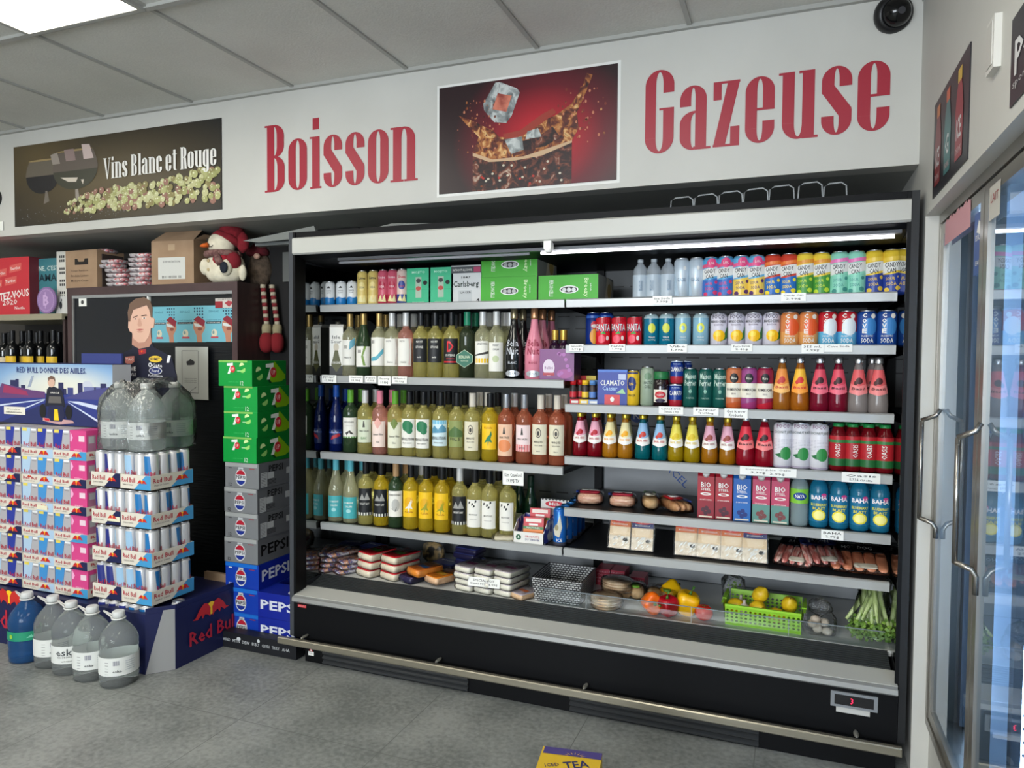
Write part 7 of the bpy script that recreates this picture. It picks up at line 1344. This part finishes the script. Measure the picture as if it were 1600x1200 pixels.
# standing cutout of a person
SY_ = 2.62; sx = lambda u: xat(u, SY_, 1.4); sz = lambda v: zat(v, sx(225), SY_)
A8 = lambda L_: [(sx(160+a/6.314), sz(450+c/6.314)) for a, c in L_]
root = empty('cardboard_standee', (0, 0, 0)); fm = lambda u, v, h: (u, SY_-h, v)
def slab(o, L_, mt, h0, h1): o.prism(L_, SY_-h1, SY_-h0, mt, axis='y')
body = A8([(180,1000),(180,760),(100,760),(120,690),(190,650),(295,600),(305,560),(500,550),(520,590),(620,640),(690,690),(735,860),(750,1200)])
low = zat(700, sx(225), SY_); o = MB(); slab(o, [(body[0][0]-.03, .262), (body[-1][0]+.01, .262)]+body[::-1][0:], m((26,28,46),.5), 0, .004); o.build('printed_jersey', root)
sk, hr_ = m((206,166,146),.55), m((104,80,66),.55); sd = m((176,130,112),.55)
o = MB(); slab(o, A8([(305,440),(300,560),(370,600),(470,580),(495,540),(480,400)]), sd, .003, .005); slab(o, A8([(272,300),(268,390),(285,430),(305,440),(320,500),(370,540),(430,535),(470,480),(490,400),(520,390),(528,310),(505,285),(500,200),(450,150),(380,150),(310,200)]), sk, .004, .007); fc = o.build('printed_face', root)
o = MB(); slab(o, A8([(275,330),(268,240),(290,150),(350,105),(430,92),(490,130),(512,200),(508,300),(495,290),(480,215),(455,170),(380,195),(320,215),(295,290),(290,330)]), hr_, .006, .009); o.build('printed_hair', root)
o = MB()
def pp(L_, mt, h): o.pol(fm, A8(L_), mt, h)
for L_ in ([(318,285),(365,270),(365,278),(320,297)], [(400,270),(450,262),(460,275),(402,280)]): pp(L_, m((90,66,56),.5), .0078)
for L_ in ([(325,305),(345,298),(362,305),(345,312)], [(408,298),(430,290),(450,298),(430,305)]): pp(L_, m((230,224,216),.5), .0078)
for a, c in ((345,305),(430,298)): pp([(a-7,c-6),(a+7,c-6),(a+7,c+6),(a-7,c+6)], m((60,60,66),.5), .0084)
pp([(375,300),(390,300),(408,360),(400,378),(375,380),(360,365)], m((190,146,126),.5), .0078); pp([(345,412),(385,402),(425,408),(385,424)], m((170,96,90),.5), .0078); pp([(355,425),(420,424),(400,440),(370,440)], m((186,140,120),.5), .0078)
o.build('printed_features', fc)
o = MB(); wt = m((220,220,222),.5)
pp([(232,680),(322,672),(322,730),(278,760),(232,740)], m((196,120,110),.5), .0052); o.text(fm, 'TAG', *A8([(277,705)])[0], .05, .012, WHITE, .006); pp([(362,610),(438,600),(438,645),(370,660)], m((150,50,60),.5), .0052); bulls(o, fm, *A8([(400,628)])[0], .018, .006)
p = A8([(530,700)])[0]; o.ell(fm, *p, .042, .016, m((226,190,60),.5), .0052, 18); o.text(fm, 'RUMET', *p, .06, .014, NV, .006, bold=.05)
for st_, a, c, w__, h__ in (('MobilE', 272, 798, .088, .020), ('CARLYLE', 272, 855, .088, .014), ('Gate', 548, 762, .064, .018), ('Performance', 530, 862, .09, .010), ('ORACLE', 420, 912, .12, .020)): o.text(fm, st_, *A8([(a,c)])[0], w__, h__, wt, .006, bold=.04)
p = A8([(530,815)])[0]; o.ell(fm, *p, .042, .018, wt, .0052, 18); o.ell(fm, *p, .039, .015, m((30,44,100),.5), .0056, 18); o.text(fm, 'Ford', *p, .045, .014, wt, .0062)
p = A8([(478,757)])[0]; o.ell(fm, *p, .011, .011, wt, .0052, 12); o.ell(fm, *p, .006, .006, m((26,28,46),.5), .0056, 10)
for L_ in ([(115,700),(140,690),(160,745),(135,755)], [(655,660),(685,665),(665,735),(640,735)]): pp(L_, wt, .0056)
o.build('printed_logos', root); tag(root, 'life-size cardboard cutout of a person in dark racing jersey, chest up', 'cutout')
# ------------------------------------------------------------------ water jugs
jw = m((226,232,230), .04, trans=.86, ior=1.17, name='clear_jug_plastic'); jb = m((50,96,150), .08, trans=.55, ior=1.25, name='blue_jug_plastic')
hw = m((212,212,208), .45); capg = m((196,198,196), .45)
def jug(body, lab_mt, text_, blue=False, r=.076, H=.30, front=True, handle=True, seed=0):
    root = empty('water_jug'); prof = [(r*.80,0),(r*.97,.006)]
    for i in range(12): z = .02+.155*i/11; prof.append((r*(1 if i % 3 else .965), z))
    prof += [(r*.98,.190),(r*.86,.215),(r*.62,.240),(r*.36,.262),(.021,.270),(.021,.285)]
    o = MB(); o.lathe(prof, body, 28); o.build('jug_body', root)
    c = MB(); c.lathe([(.023,.278),(.0245,.282),(.024,.30),(.020,.304)], capg, 20, lobes=20, lam=.02); c.build('cap', root)
    if handle:
        h_ = MB(); pts = [(.026*math.cos(a), -.026*math.sin(a), .272) for a in [PI*.9-i*PI*1.8/14 for i in range(15)]]; pts = [(-.075,0,.296)]+[(p[0],p[1],.274) for p in pts if p[0] > -.03]+[(-.075,0,.296)]
        h_.tube(pts, .0035, hw, 6); h_.build('handle', root); root_h = True
    l = MB(); z0, z1 = (.075,.150) if not blue else (.105,.145)
    if not blue: z0, z1 = .055, .130
    l.lathe([(r+.001, z0), (r+.001, z1)], lab_mt, 28); l.f = [f for f in l.f if len(f) == 4]; l.mi = l.mi[:len(l.f)]; l.sm = l.sm[:len(l.f)]; q = mC([(r+.001,0),(r+.001,H)])
    if not blue:
        if text_ == 'big': l.text(q, 'eska', .0, .105, .085, .030, m((40,44,50),.5), .0008, bold=.02); l.text(q, 'EAU DE SOURCE', 0, .084, .07, .006, DK, .0008); l.text(q, 'NATURELLE', 0, .066, .04, .005, DK, .0008)
        else:
            l.rect(q, -.012, .012, .098, .118, m((80,84,110),.5), .0006, 3); l.text(q, 'eska', .004, .075, .034, .011, m((50,54,60),.5), .0008)
            for k in range(5): l.rect(q, .035, .075, .075+.009*k, .077+.009*k, m((150,160,166),.5), .0006, 3); l.rect(q, -.045, -.030, .062+.012*k, .064+.012*k, m((120,120,120),.5), .0006, 2)
            for k in range(7): l.rect(q, -.012+.0035*k, -.0108+.0035*k, .097, .119, WHITE, .0009, 1)
    else: l.ell(q, -.035, .125, .008, .010, m((150,190,60),.5), .0008); l.pol(q, [(.03,.118),(.05,.132),(.058,.118)], m((120,200,170),.5))
    l.build('label', root); return root
labm = m((214,216,212), .55)
jj = [(-3.208,2.225,'b',.5,'blue jug with green label at left end of the floor row'),(-3.055,2.235,'s',.9,'clear water jug beside the blue one on the floor'),(-2.915,2.215,'big',.65,'clear water jug with large eska lettering, middle of the floor row'),(-2.775,2.205,'s',.65,'clear water jug, second from the right in the floor row'),(-2.622,2.205,'s',.72,'clear water jug at the right end of the floor row')]
for x, y, k, rz, lb in jj:
    o_ = jug(jb if k == 'b' else jw, m((30,140,104),.5) if k == 'b' else labm, k, blue=(k == 'b')); o_.location = (x, y, 0); o_.rotation_euler = (0,0,rz); tag(o_, lb, 'water jug', 'water jugs on the floor')
    for ch in o_.children:
        if ch.name.startswith('handle'): ch.rotation_euler = (0,0,-.3-rz*.4)
wp = jug(m((230,236,234), .04, trans=.75, ior=1.12), labm, 's', handle=False, r=.078)
for i, (x, y, lb) in enumerate(((-2.842,2.41,'front left'),(-2.684,2.41,'front right'),(-2.842,2.568-.0,'rear left'),(-2.684,2.568,'rear right'))):
    o_ = wp if i == 0 else copy_tree(wp); o_.location = (x, y+.002, .952); o_.rotation_euler = (0,0,.45); tag(o_, '%s water jug of the shrink-wrapped four on top of the narrow can stack' % lb, 'water jug', 'shrink-wrapped water jugs')
    o_.scale = (1,1,.985)
# shrink film
film = MB(); random.seed(11); K, Nn = 56, 16; V = []
film_mt = film_mat('shrink_film', (.985,.99,.985), .05, .10, ior=1.4, bump=.6, scale=22)
for i in range(Nn+1):
    t = i/Nn; z = .955+t*.30
    for j in range(K):
        a = 2*PI*j/K; c, s_ = math.cos(a), math.sin(a); e = .38; sh = 1 if t < .62 else max(.55, 1-(t-.62)**1.5*1.6)
        w_ = 1+.018*math.sin(7*a+5*t)+.02*math.sin(13*a-9*t)*t+random.uniform(-.012,.012)*(.4+t)
        V.append((-2.763+.163*sh*w_*math.copysign(abs(c)**e, c), 2.489+.163*sh*w_*math.copysign(abs(s_)**e, s_), z+random.uniform(-.006,.006)*t))
film.idx(V, [(i*K+j, i*K+(j+1) % K, (i+1)*K+(j+1) % K, (i+1)*K+j) for i in range(Nn) for j in range(K)], film_mt, True)
V = []
for i in range(9):
    for j in range(9): V.append((-2.763+.18*(i/8-.5)*1.1, 2.489+.18*(j/8-.5)*1.1, 1.255+random.uniform(-.02,.022)))
film.idx(V, [(i*9+j, (i+1)*9+j, (i+1)*9+j+1, i*9+j+1) for i in range(8) for j in range(8)], film_mt, False)
tag(film.build('shrink_film'), 'crumpled clear shrink film round the four jugs on the can stack', 'plastic film')
random.seed(5)
# ================================================================== SODA CARTON STACK
kS = m((18,18,20),.5)
def globe(o, q, cu, cv, s, h=.0008):
    o.ell(q, cu, cv, s, s*1.28, m((206,208,210),.4), h, 22); r1 = s*.88
    o.ell(q, cu, cv+s*.05, r1, r1*1.18, m((170,24,44),.45), h+.0004, 20, 0.35, PI-.35); o.ell(q, cu, cv-s*.05, r1, r1*1.18, m((24,44,130),.45), h+.0004, 20, PI+.4, 2*PI-.4); o.text(q, 'PEPSI', cu, cv, s*1.75, s*.52, BLACK, h+.001, bold=.06); o.rect(q, cu-s*.45, cu+s*.45, cv+s*1.15, cv+s*1.5, m((190,192,194),.4), h)
def soda(kind):
    w_, d, h = .198, .245, .119; o = MB()
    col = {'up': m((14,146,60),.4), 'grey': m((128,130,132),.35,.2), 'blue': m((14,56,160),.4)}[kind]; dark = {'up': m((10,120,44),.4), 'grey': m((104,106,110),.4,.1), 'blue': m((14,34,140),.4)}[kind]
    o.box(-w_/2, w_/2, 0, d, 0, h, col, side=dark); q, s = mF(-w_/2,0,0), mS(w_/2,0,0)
    if kind == 'up':
        gl_ = m((130,186,90),.4); o.rect(q, 0, w_*.86, h*.93, h, gl_); 
        def seven(Q, u, v, k, dd=False):
            if dd: o.pol(Q, [(u-.5*k,v-.55*k),(u-.05*k,v-.85*k),(u+1.4*k,v-.8*k),(u+2.0*k,v-.55*k),(u+2.0*k,v-.2*k),(u+.55*k,v+1.0*k)], m((130,180,20),.4), .0006); o.pol(Q, [(u-.5*k,v-.5*k),(u-.1*k,v-.9*k),(u+.2*k,v-.9*k),(u-.15*k,v-.5*k)], m((6,60,30),.4), .0008); o.pol(Q, [(u-.6*k,v+.45*k),(u-.6*k,v+.3*k),(u-.1*k,v+.45*k)], m((6,60,30),.4), .0008)
            o.pol(Q, [(u-.6*k,v+.75*k),(u-.6*k,v+.45*k),(u-.02*k,v+.45*k),(u-.50*k,v-.60*k),(u-.12*k,v-.60*k),(u+.42*k,v+.50*k),(u+.42*k,v+.85*k)], m((226,230,222),.4), .001)
            o.ell(Q, u+.38*k, v+.02*k, .42*k, .46*k, m((200,40,50),.4), .0016, 16); o.text(Q, 'UP', u+.38*k, v+.02*k, .5*k, .42*k, m((236,200,196),.4), .0022, bold=.05)
        seven(q, w_*.36, h*.66, h*.30); o.text(q, '12', w_*.70, h*.12, w_*.10, h*.17, m((206,226,206),.4), bold=.03); o.text(q, 'LEMON-LIME', w_*.45, h*.16, w_*.3, h*.03, m((80,190,110),.4)); o.rect(q, w_*.56, w_*.80, h*.57, h*.62, m((150,206,150),.4))
        for Q, u, v, k in ((q, w_*.70, h*.80, h*.12), (s, d*.18, h*.60, h*.16)): o.ell(Q, u, v, k, k, m((206,230,160),.4), .0008, 10, .3, PI+.3-.0); o.ell(Q, u+k*.3, v-k*1.2, k*1.2, k*1.1, m((150,206,110),.4), .0009, 10, PI+.5, 2*PI+.5)
        seven(s, d*.52, h*.52, h*.46, True)
    else:
        bandm = m((176,178,176),.35,.3) if kind == 'grey' else m((24,104,196),.4); o.rect(q, 0, w_*.96, h*.84, h, bandm); globe(o, q, w_*.47, h*.42, h*.27); tc_ = BLACK if kind == 'grey' else WHITE
        o.text(q, '12', w_*.15, h*.12, w_*.09, h*.13, tc_, bold=.04); o.rect(q, w_*.1, w_*.2, h*.77, h*.80, tc_ if kind != 'grey' else m((60,60,62),.5)); o.rect(q, w_*.72, w_*.88, h*.77, h*.80, m((150,50,60),.5))
    return o.build('soda_carton'), s, d, h
def side_text(root, big, kind, h=.119, d=.245):
    o = MB(); s = mS(.099,0,0); tc_ = BLACK if kind == 'grey' else m((206,210,220),.4)
    if big: o.text(s, 'PEPSI', d*.50, h*.52, d*.82, h*.46, tc_, .001, bold=.07)
    else:
        o.text(s, 'PEPSI', d*.50, h*.74, d*.42, h*.28, BLACK, .001, bold=.05); wl_ = m((186,188,188),.5); o.rect(s, d*.06, d*.24, h*.04, h*.62, wl_); o.rect(s, d*.25, d*.44, h*.34, h*.60, wl_); o.rect(s, d*.82, d*.98, h*.40, h*.66, wl_)
        for i in range(4): o.rect(s, d*.25, d*.50, h*(.27-.05*i), h*(.29-.05*i), m((50,50,52),.5))
        for i in range(9): o.rect(s, d*.07, d*.20, h*(.08+.06*i), h*(.095+.06*i), m((90,90,92),.5), .001)
    return o.build('printed_side', root)
nm = ['topmost', 'second', 'third', 'fourth']
up, *_ = soda('up'); gy, *_ = soda('grey'); side_text(gy, False, 'grey'); bu, *_ = soda('blue'); side_text(bu, True, 'blue'); gbig = None
SXC, SYC = -2.445, 2.735
for i in range(4):
    o_ = up if i == 0 else copy_tree(up); o_.location = (SXC-(.022 if i == 0 else 0)+random.uniform(-.004,.004), SYC-(.004 if i else .012), 1.2325-.1215*i); o_.scale = (1,1,1.018); o_.rotation_euler = (0,0,random.uniform(-.015,.01)); tag(o_, '%s green lemon-lime soda carton from the top of the tall stack' % nm[i], 'carton', 'green soda cartons')
for i in range(4):
    if i < 3: o_ = gy if i == 0 else copy_tree(gy)
    else:
        o_ = copy_tree(gy)
        for ch in list(o_.children): bpy.data.objects.remove(ch)
        side_text(o_, True, 'grey')
    o_.location = (SXC+random.uniform(-.004,.004), SYC+random.uniform(-.003,.003), .7465-.1205*i); o_.rotation_euler = (0,0,random.uniform(-.01,.01)); tag(o_, '%s grey cola carton, counted down from the green ones' % ['first','second','third','fourth'][i] if i < 3 else 'lowest grey cola carton with large black side lettering', 'carton', 'grey cola cartons')
for i in range(3):
    o_ = bu if i == 0 else copy_tree(bu)
    if i > 0:
        for ch in list(o_.children): bpy.data.objects.remove(ch)
    o_.location = (SXC+.002*i, SYC+random.uniform(-.003,.003), .2635-.12*i+(.001 if i == 0 else 0)); tag(o_, '%s of the three blue cola cartons on the left side of the stack' % ['upper', 'middle', 'lowest'][i], 'carton', 'blue cola cartons')
o = MB(); xw = CX0-.006-(SXC+.101); o.box(0, xw, 0, .14, 0, .119, m((14,34,140),.4)); q = mF(0,0,0); o.text(q, 'PEPS', xw*.53, .062, xw*.92, .046, m((206,210,220),.4), .001, bold=.08); qt = mT(0,0,.119); o.ell(qt, xw*.8, .05, .03, .03, m((206,210,220),.4)); o.ell(qt, xw*.8, .05, .022, .022, m((14,34,140),.4), .0012)
s1_ = o.build('soda_carton', None, (SXC+.1035, SYC-.008, .1435)); tag(s1_, 'upper blue cola carton facing front beside the fridge panel', 'carton', 'front-facing blue cartons')
s2_ = copy_tree(s1_); s2_.location.z = .0235; tag(s2_, 'lower blue cola carton facing front beside the fridge panel', 'carton', 'front-facing blue cartons')
bu.location.z = .2635
o = MB(); xa, xb = -2.50, -2.10; o.box(xa, xb, SYC-.05+.0, SYC-.03, 0, .078, m((16,18,24),.5)) if False else None
o.box(xa, CX0+.05, SYC-.072, SYC-.016, .0, .075, m((16,18,24),.5)); q = mF(xa, SYC-.072, 0)
for i, st_ in enumerate(('WORLD', 'MTN', 'DEW', 'BUBLY', 'CRUSH', 'TRULY', 'AHA')): o.text(q, st_, .028+.057*i, .038, .042, .014, m((190,194,196),.5), bold=.02)
o.ell(q, .10+.0, .05, .012, .008, m((190,194,196),.5)); o.ell(q, .215, .056, .008, .008, m((190,194,196),.5))
tag(o.build('carton_base_strip'), 'low black printed strip in front of the cola carton stack', 'tray')
o = MB(); o.box(SXC-.098, CX0-.012, SYC-.012, SYC+.25, 0, .0228, m((24,24,28),.6)); tag(o.build('pallet_board'), 'dark board under the soda carton stack', 'board')
# dark sheet set across the gap behind the cartons, keeping it dark inside
o = MB(); o.box(CXR+.002, CX0-.005, 3.25, 3.28, .0, 2.05, m((16,15,16),.7)); tag(o.build('dark_gap_sheet'), 'dark sheet set across the gap between cabinet and cooler', 'board')
o = MB(); o.box(-2.60, -2.14, 3.235, 3.248, 1.78, 1.94, m((96,98,96),.5)); tag(o.build('grey_panel'), 'grey panel standing in the gap beside the gnome', 'panel')
# ================================================================== GLASS-DOOR COOLER IN THE RIGHT WALL
rf = empty('glass_door_cooler'); tag(rf, 'built-in cooler with tall glass doors in the right wall', 'cooler')
stl = noise_mat('brushed_frame', [(.3,(126,122,114)),(.7,(150,146,138))], 4, 3, rough=.3, metal=.6, stretch=(1,1,.2)); inner = m((200,220,238),.5); led = m((190,220,255),.5, emit=30, name='led_strip')
o = MB()
o.box(XF+.10, 1.45, OY1-.01, OY1+.02, OZ0, OZ1, inner); o.box(1.43, 1.45, -1, OY1, OZ0, OZ1, inner); o.box(XF+.10, 1.45, -1, OY1, OZ0-.03, OZ0, m((150,160,170),.5)); o.box(XF+.10, 1.45, -1, OY1, OZ1, OZ1+.03, inner); o.box(XF+.1,1.45,-1.02,-1,OZ0,OZ1,inner); o.build('cabinet_interior', rf)
for k, zz_ in enumerate((.55, .86, 1.17, 1.46)):
    o = MB()
    o.box(.72, 1.38, -.9, OY1-.04, zz_-.012, zz_-.006, m((190,200,206),.4)); o.box(.715, .72, -.9, OY1-.04, zz_-.03, zz_, m((206,214,220),.4)); o.build('wire_shelf', rf)
for y in (OY1-.04, 2.085, 1.42, .76, .1):
    o = MB(); o.box(XF+.075, XF+.095, y-.018, y+.018, OZ0+.03, OZ1-.04, m((130,140,150),.4)); o.build('mullion', rf)
    for s in (-1, 1):
        if y > 2.6 and s > 0: continue
        o = MB()
        for i in range(46): o.box(XF+.096, XF+.104, y+s*.012-.004, y+s*.012+.004, OZ0+.07+.033*i, OZ0+.092+.033*i, led)
        o.build('led_strip', rf)
o = MB(); o.box(XF-.012, XF+.10, OY1-.022, OY1, OZ0, OZ1, stl); o.box(XF-.012, XF+.10, -1, OY1-.022, OZ1-.03, OZ1, stl); o.box(XF-.012, XF+.10, -1, OY1-.022, OZ0-.001, OZ0+.025, stl); o.build('outer_frame', rf)
gls = bpy.data.materials.new('door_glass'); gls.use_nodes = True; nt = gls.node_tree; N = nt.nodes; L = nt.links; N.remove(N['Principled BSDF']); gl1 = N.new('ShaderNodeBsdfGlossy'); gl1.inputs['Roughness'].default_value = .02; gl1.inputs['Color'].default_value = (.9,.95,1,1); tr = N.new('ShaderNodeBsdfTransparent'); tr.inputs[0].default_value = (.86,.93,.97,1); fr = N.new('ShaderNodeFresnel'); fr.inputs[0].default_value = 1.6; mx = N.new('ShaderNodeMixShader')
L.new(fr.outputs[0], mx.inputs[0]); L.new(tr.outputs[0], mx.inputs[1]); L.new(gl1.outputs[0], mx.inputs[2]); L.new(mx.outputs[0], N['Material Output'].inputs[0])
doors = [(OY1-.028, 2.112), (2.098, 1.44), (1.425, .77), (.755, .10)]
for i, (y1, y0) in enumerate(doors):
    z0, z1 = OZ0+.03, OZ1-.035; w_ = .034; x0, x1 = XF-.008, XF+.03; o = MB()
    o.box(x0, x1, y0, y0+w_, z0, z1, stl); o.box(x0, x1, y1-w_, y1, z0, z1, stl); o.box(x0, x1, y0+w_, y1-w_, z0, z0+w_, stl); o.box(x0, x1, y0+w_, y1-w_, z1-w_, z1, stl); dr = o.build('door', rf)
    g = MB(); g.face([(x0+.008, y1-w_, z0+w_), (x0+.008, y0+w_, z0+w_), (x0+.008, y0+w_, z1-w_), (x0+.008, y1-w_, z1-w_)], gls); g.build('glass_pane', dr)
    yh = y1-.04 if i == 0 else y1-.022; hm = m((150,146,140),.22,.9); h = MB(); xh_ = XF-.055
    if i == 0: h.tube([(x0, yh-.02, 1.225), (x0-.012, yh-.02, 1.205), (xh_, yh, 1.188), (xh_, yh, 1.17)], .007, hm, 8); h.tube([(xh_, yh, 1.185), (xh_, yh, .872)], .0065, hm, 10); h.tube([(xh_, yh, .875), (x0-.012, yh-.008, .862), (x0-.002, yh-.01, .845), (x0-.002, yh-.01, .815)], .0075, hm, 8)
    else: h.tube([(x0, yh-.01, 1.225), (x0-.012, yh-.01, 1.205), (xh_, yh, 1.188), (xh_, yh, 1.17)], .007, hm, 8); h.tube([(xh_, yh, 1.185), (xh_, yh, .872)], .0065, hm, 10); h.tube([(xh_, yh, .875), (x0-.012, yh-.008, .862), (x0-.002, yh-.01, .845), (x0-.002, yh-.01, .80)], .0075, hm, 8)
    h.build('handle', dr)
# bottles seen through the doors
pb_ = [m((40,70,120),.3), m((150,50,50),.3), m((60,130,110),.3), m((190,150,60),.3)]
bn = 0
for k, zz_ in enumerate((.55, .86, 1.17, 1.46)):
    for i in range(9):
        o = MB(); o.lathe([(.03,0),(.031,.14),(.014,.19),(.014,.22)], pb_[(k+i//3) % 4], 14); y = 2.5-.11*i
        tag(o.build('chilled_bottle', None, (.80, y, zz_-.0055)), '%s bottle, %s from the far end, %s shelf of the glass-door cooler' % (['blue','red','green','amber'][(k+i//3) % 4], ['first','second','third','fourth','fifth','sixth','seventh','eighth','ninth'][i], ['lowest','second','third','top'][k]), 'bottle', 'bottles behind the glass doors')
# labels on the doors
mX = lambda x, y, z: (lambda u, v, h: (x-h, y-u, z+v))       # facing -X, u towards the camera
o = MB(); q = mX(XF-.0088, 2.60, 1.735); 
for i in range(7): o.pol(q, [(.05*i,.0),(.05*i+.052,.0),(.05*i+.050,.07+.01*(i % 2)),(.05*i+.02,.078),(.05*i,.068)], m((206,150,156),.6), .0008)
tag(o.build('pink_paper_strip'), 'torn pink paper strip along the top of the first glass door', 'paper')
o = MB(); q = mX(XF-.0022, 2.23, 1.60); o.rect(q, 0, .10, 0, .16, m((40,80,150),.4), .0012); o.pol(q, [(.03,.11),(.07,.10),(.08,.125),(.05,.14)], WHITE, .002); o.text(q, 'ESKA', .05, .095, .06, .014, WHITE, .002); o.text(q, 'EAU', .05, .03, .05, .012, WHITE, .002)
tag(o.build('door_sticker'), 'blue vertical sticker on the first glass door', 'sticker')
o = MB(); q = mX(XF-.0088, 2.05, 1.742); o.rect(q, 0, .10, -.03, .05, m((190,186,176),.5), .0008); o.text(q, 'LAIT', .05, .02, .07, .02, m((150,60,60),.5), .0014); tag(o.build('door_label'), 'small pale label on the top of the second glass door', 'sticker')
# pictures on the right wall
bd = m((24,20,28),.4)
o = MB(); q = mX(XR-.001, 2.555, 1.872); W, H = .48, .283; P = lambda L_: [(a*W, c*H) for a, c in L_]
o.box(XR-.003, XR, 2.555-W, 2.555, 1.872, 1.872+H, bd)
for a, c1, c2, tx in ((.16,(120,40,44),(190,110,50),'ICE'),(.46,(60,110,110),(200,90,50),'G'),(.78,(140,40,50),(206,170,60),'ICE')):
    o.pol(q, P([(a-.09,.10),(a+.09,.10),(a+.10,.55),(a+.07,.72),(a+.04,.80),(a-.04,.80),(a-.07,.72),(a-.10,.55)]), m(c1,.4), .003); o.pol(q, P([(a-.05,.80),(a+.05,.80),(a+.05,.92),(a-.05,.92)]), m(c2,.4), .003); o.text(q, tx, a*W, .38*H, .10*W if tx == 'G' else .12*W, .20*H, m((206,206,206),.4), .0036, bold=.05); o.text(q, 'DRINK', a*W, .18*H, .14*W, .06*H, m((190,160,160),.4), .0036)
tag(o.build('sports_drink_poster'), 'dark poster with three drink bottles on the right wall above the doors', 'poster')
o = MB(); q = mX(XR-.001, 1.70, 1.874); o.box(XR-.003, XR, 1.70-.5, 1.70, 1.874, 1.874+.17, bd); o.text(q, 'POWER', .24, .085, .42, .07, m((206,206,206),.4), .003, bold=.05); o.text(q, 'PO', .055, .085, .001, .001, bd, .003); o.text(q, 'sportdrink', .12, .035, .2, .02, m((170,170,170),.4), .003)
tag(o.build('sports_drink_poster'), 'black poster with white outlined lettering cut by the right photo edge', 'poster')
o = MB(); o.box(XR-.014, XR, 1.79, 1.855, 1.99, 2.10, m((206,204,198),.5)); o.box(XR-.016, XR-.014, 1.80, 1.845, 2.0, 2.09, m((190,188,182),.5)); tag(o.build('wall_sensor'), 'slim white plastic box on the right wall between the posters', 'sensor')
# ================================================================== CARTON ON THE FLOOR IN FRONT
o = MB(); yb = m((206,170,40),.45); pb2 = m((70,60,120),.45)
FX, FY = xat(900, 1.98, .22), 1.93; FH = zat(1172, FX, FY+.03); o.box(-.085, .085, -.1, .03, 0, FH, yb); q = mT(0,0,FH); o.rect(q, -.08, .085, -.005, .03, pb2); o.text(q, 'TEA', .02, -.045, .07, .035, m((30,40,90),.5), .001, rot=.35, bold=.05); o.text(q, 'ICED', -.045, -.06, .04, .016, m((30,40,90),.5), .001, rot=.35)
for i in range(9): a = PI*i/8; o.pol(q, [(.01+.02*math.cos(a-.06), -.008+.014*math.sin(a-.06)), (.01+.035*math.cos(a), -.008+.024*math.sin(a)), (.01+.02*math.cos(a+.06), -.008+.014*math.sin(a+.06))], YEL, .0014)
k = o.build('iced_tea_carton', None, (FX, FY, 0)); k.rotation_euler = (0,0,.15); tag(k, 'yellow and purple iced tea carton at the bottom photo edge', 'carton')
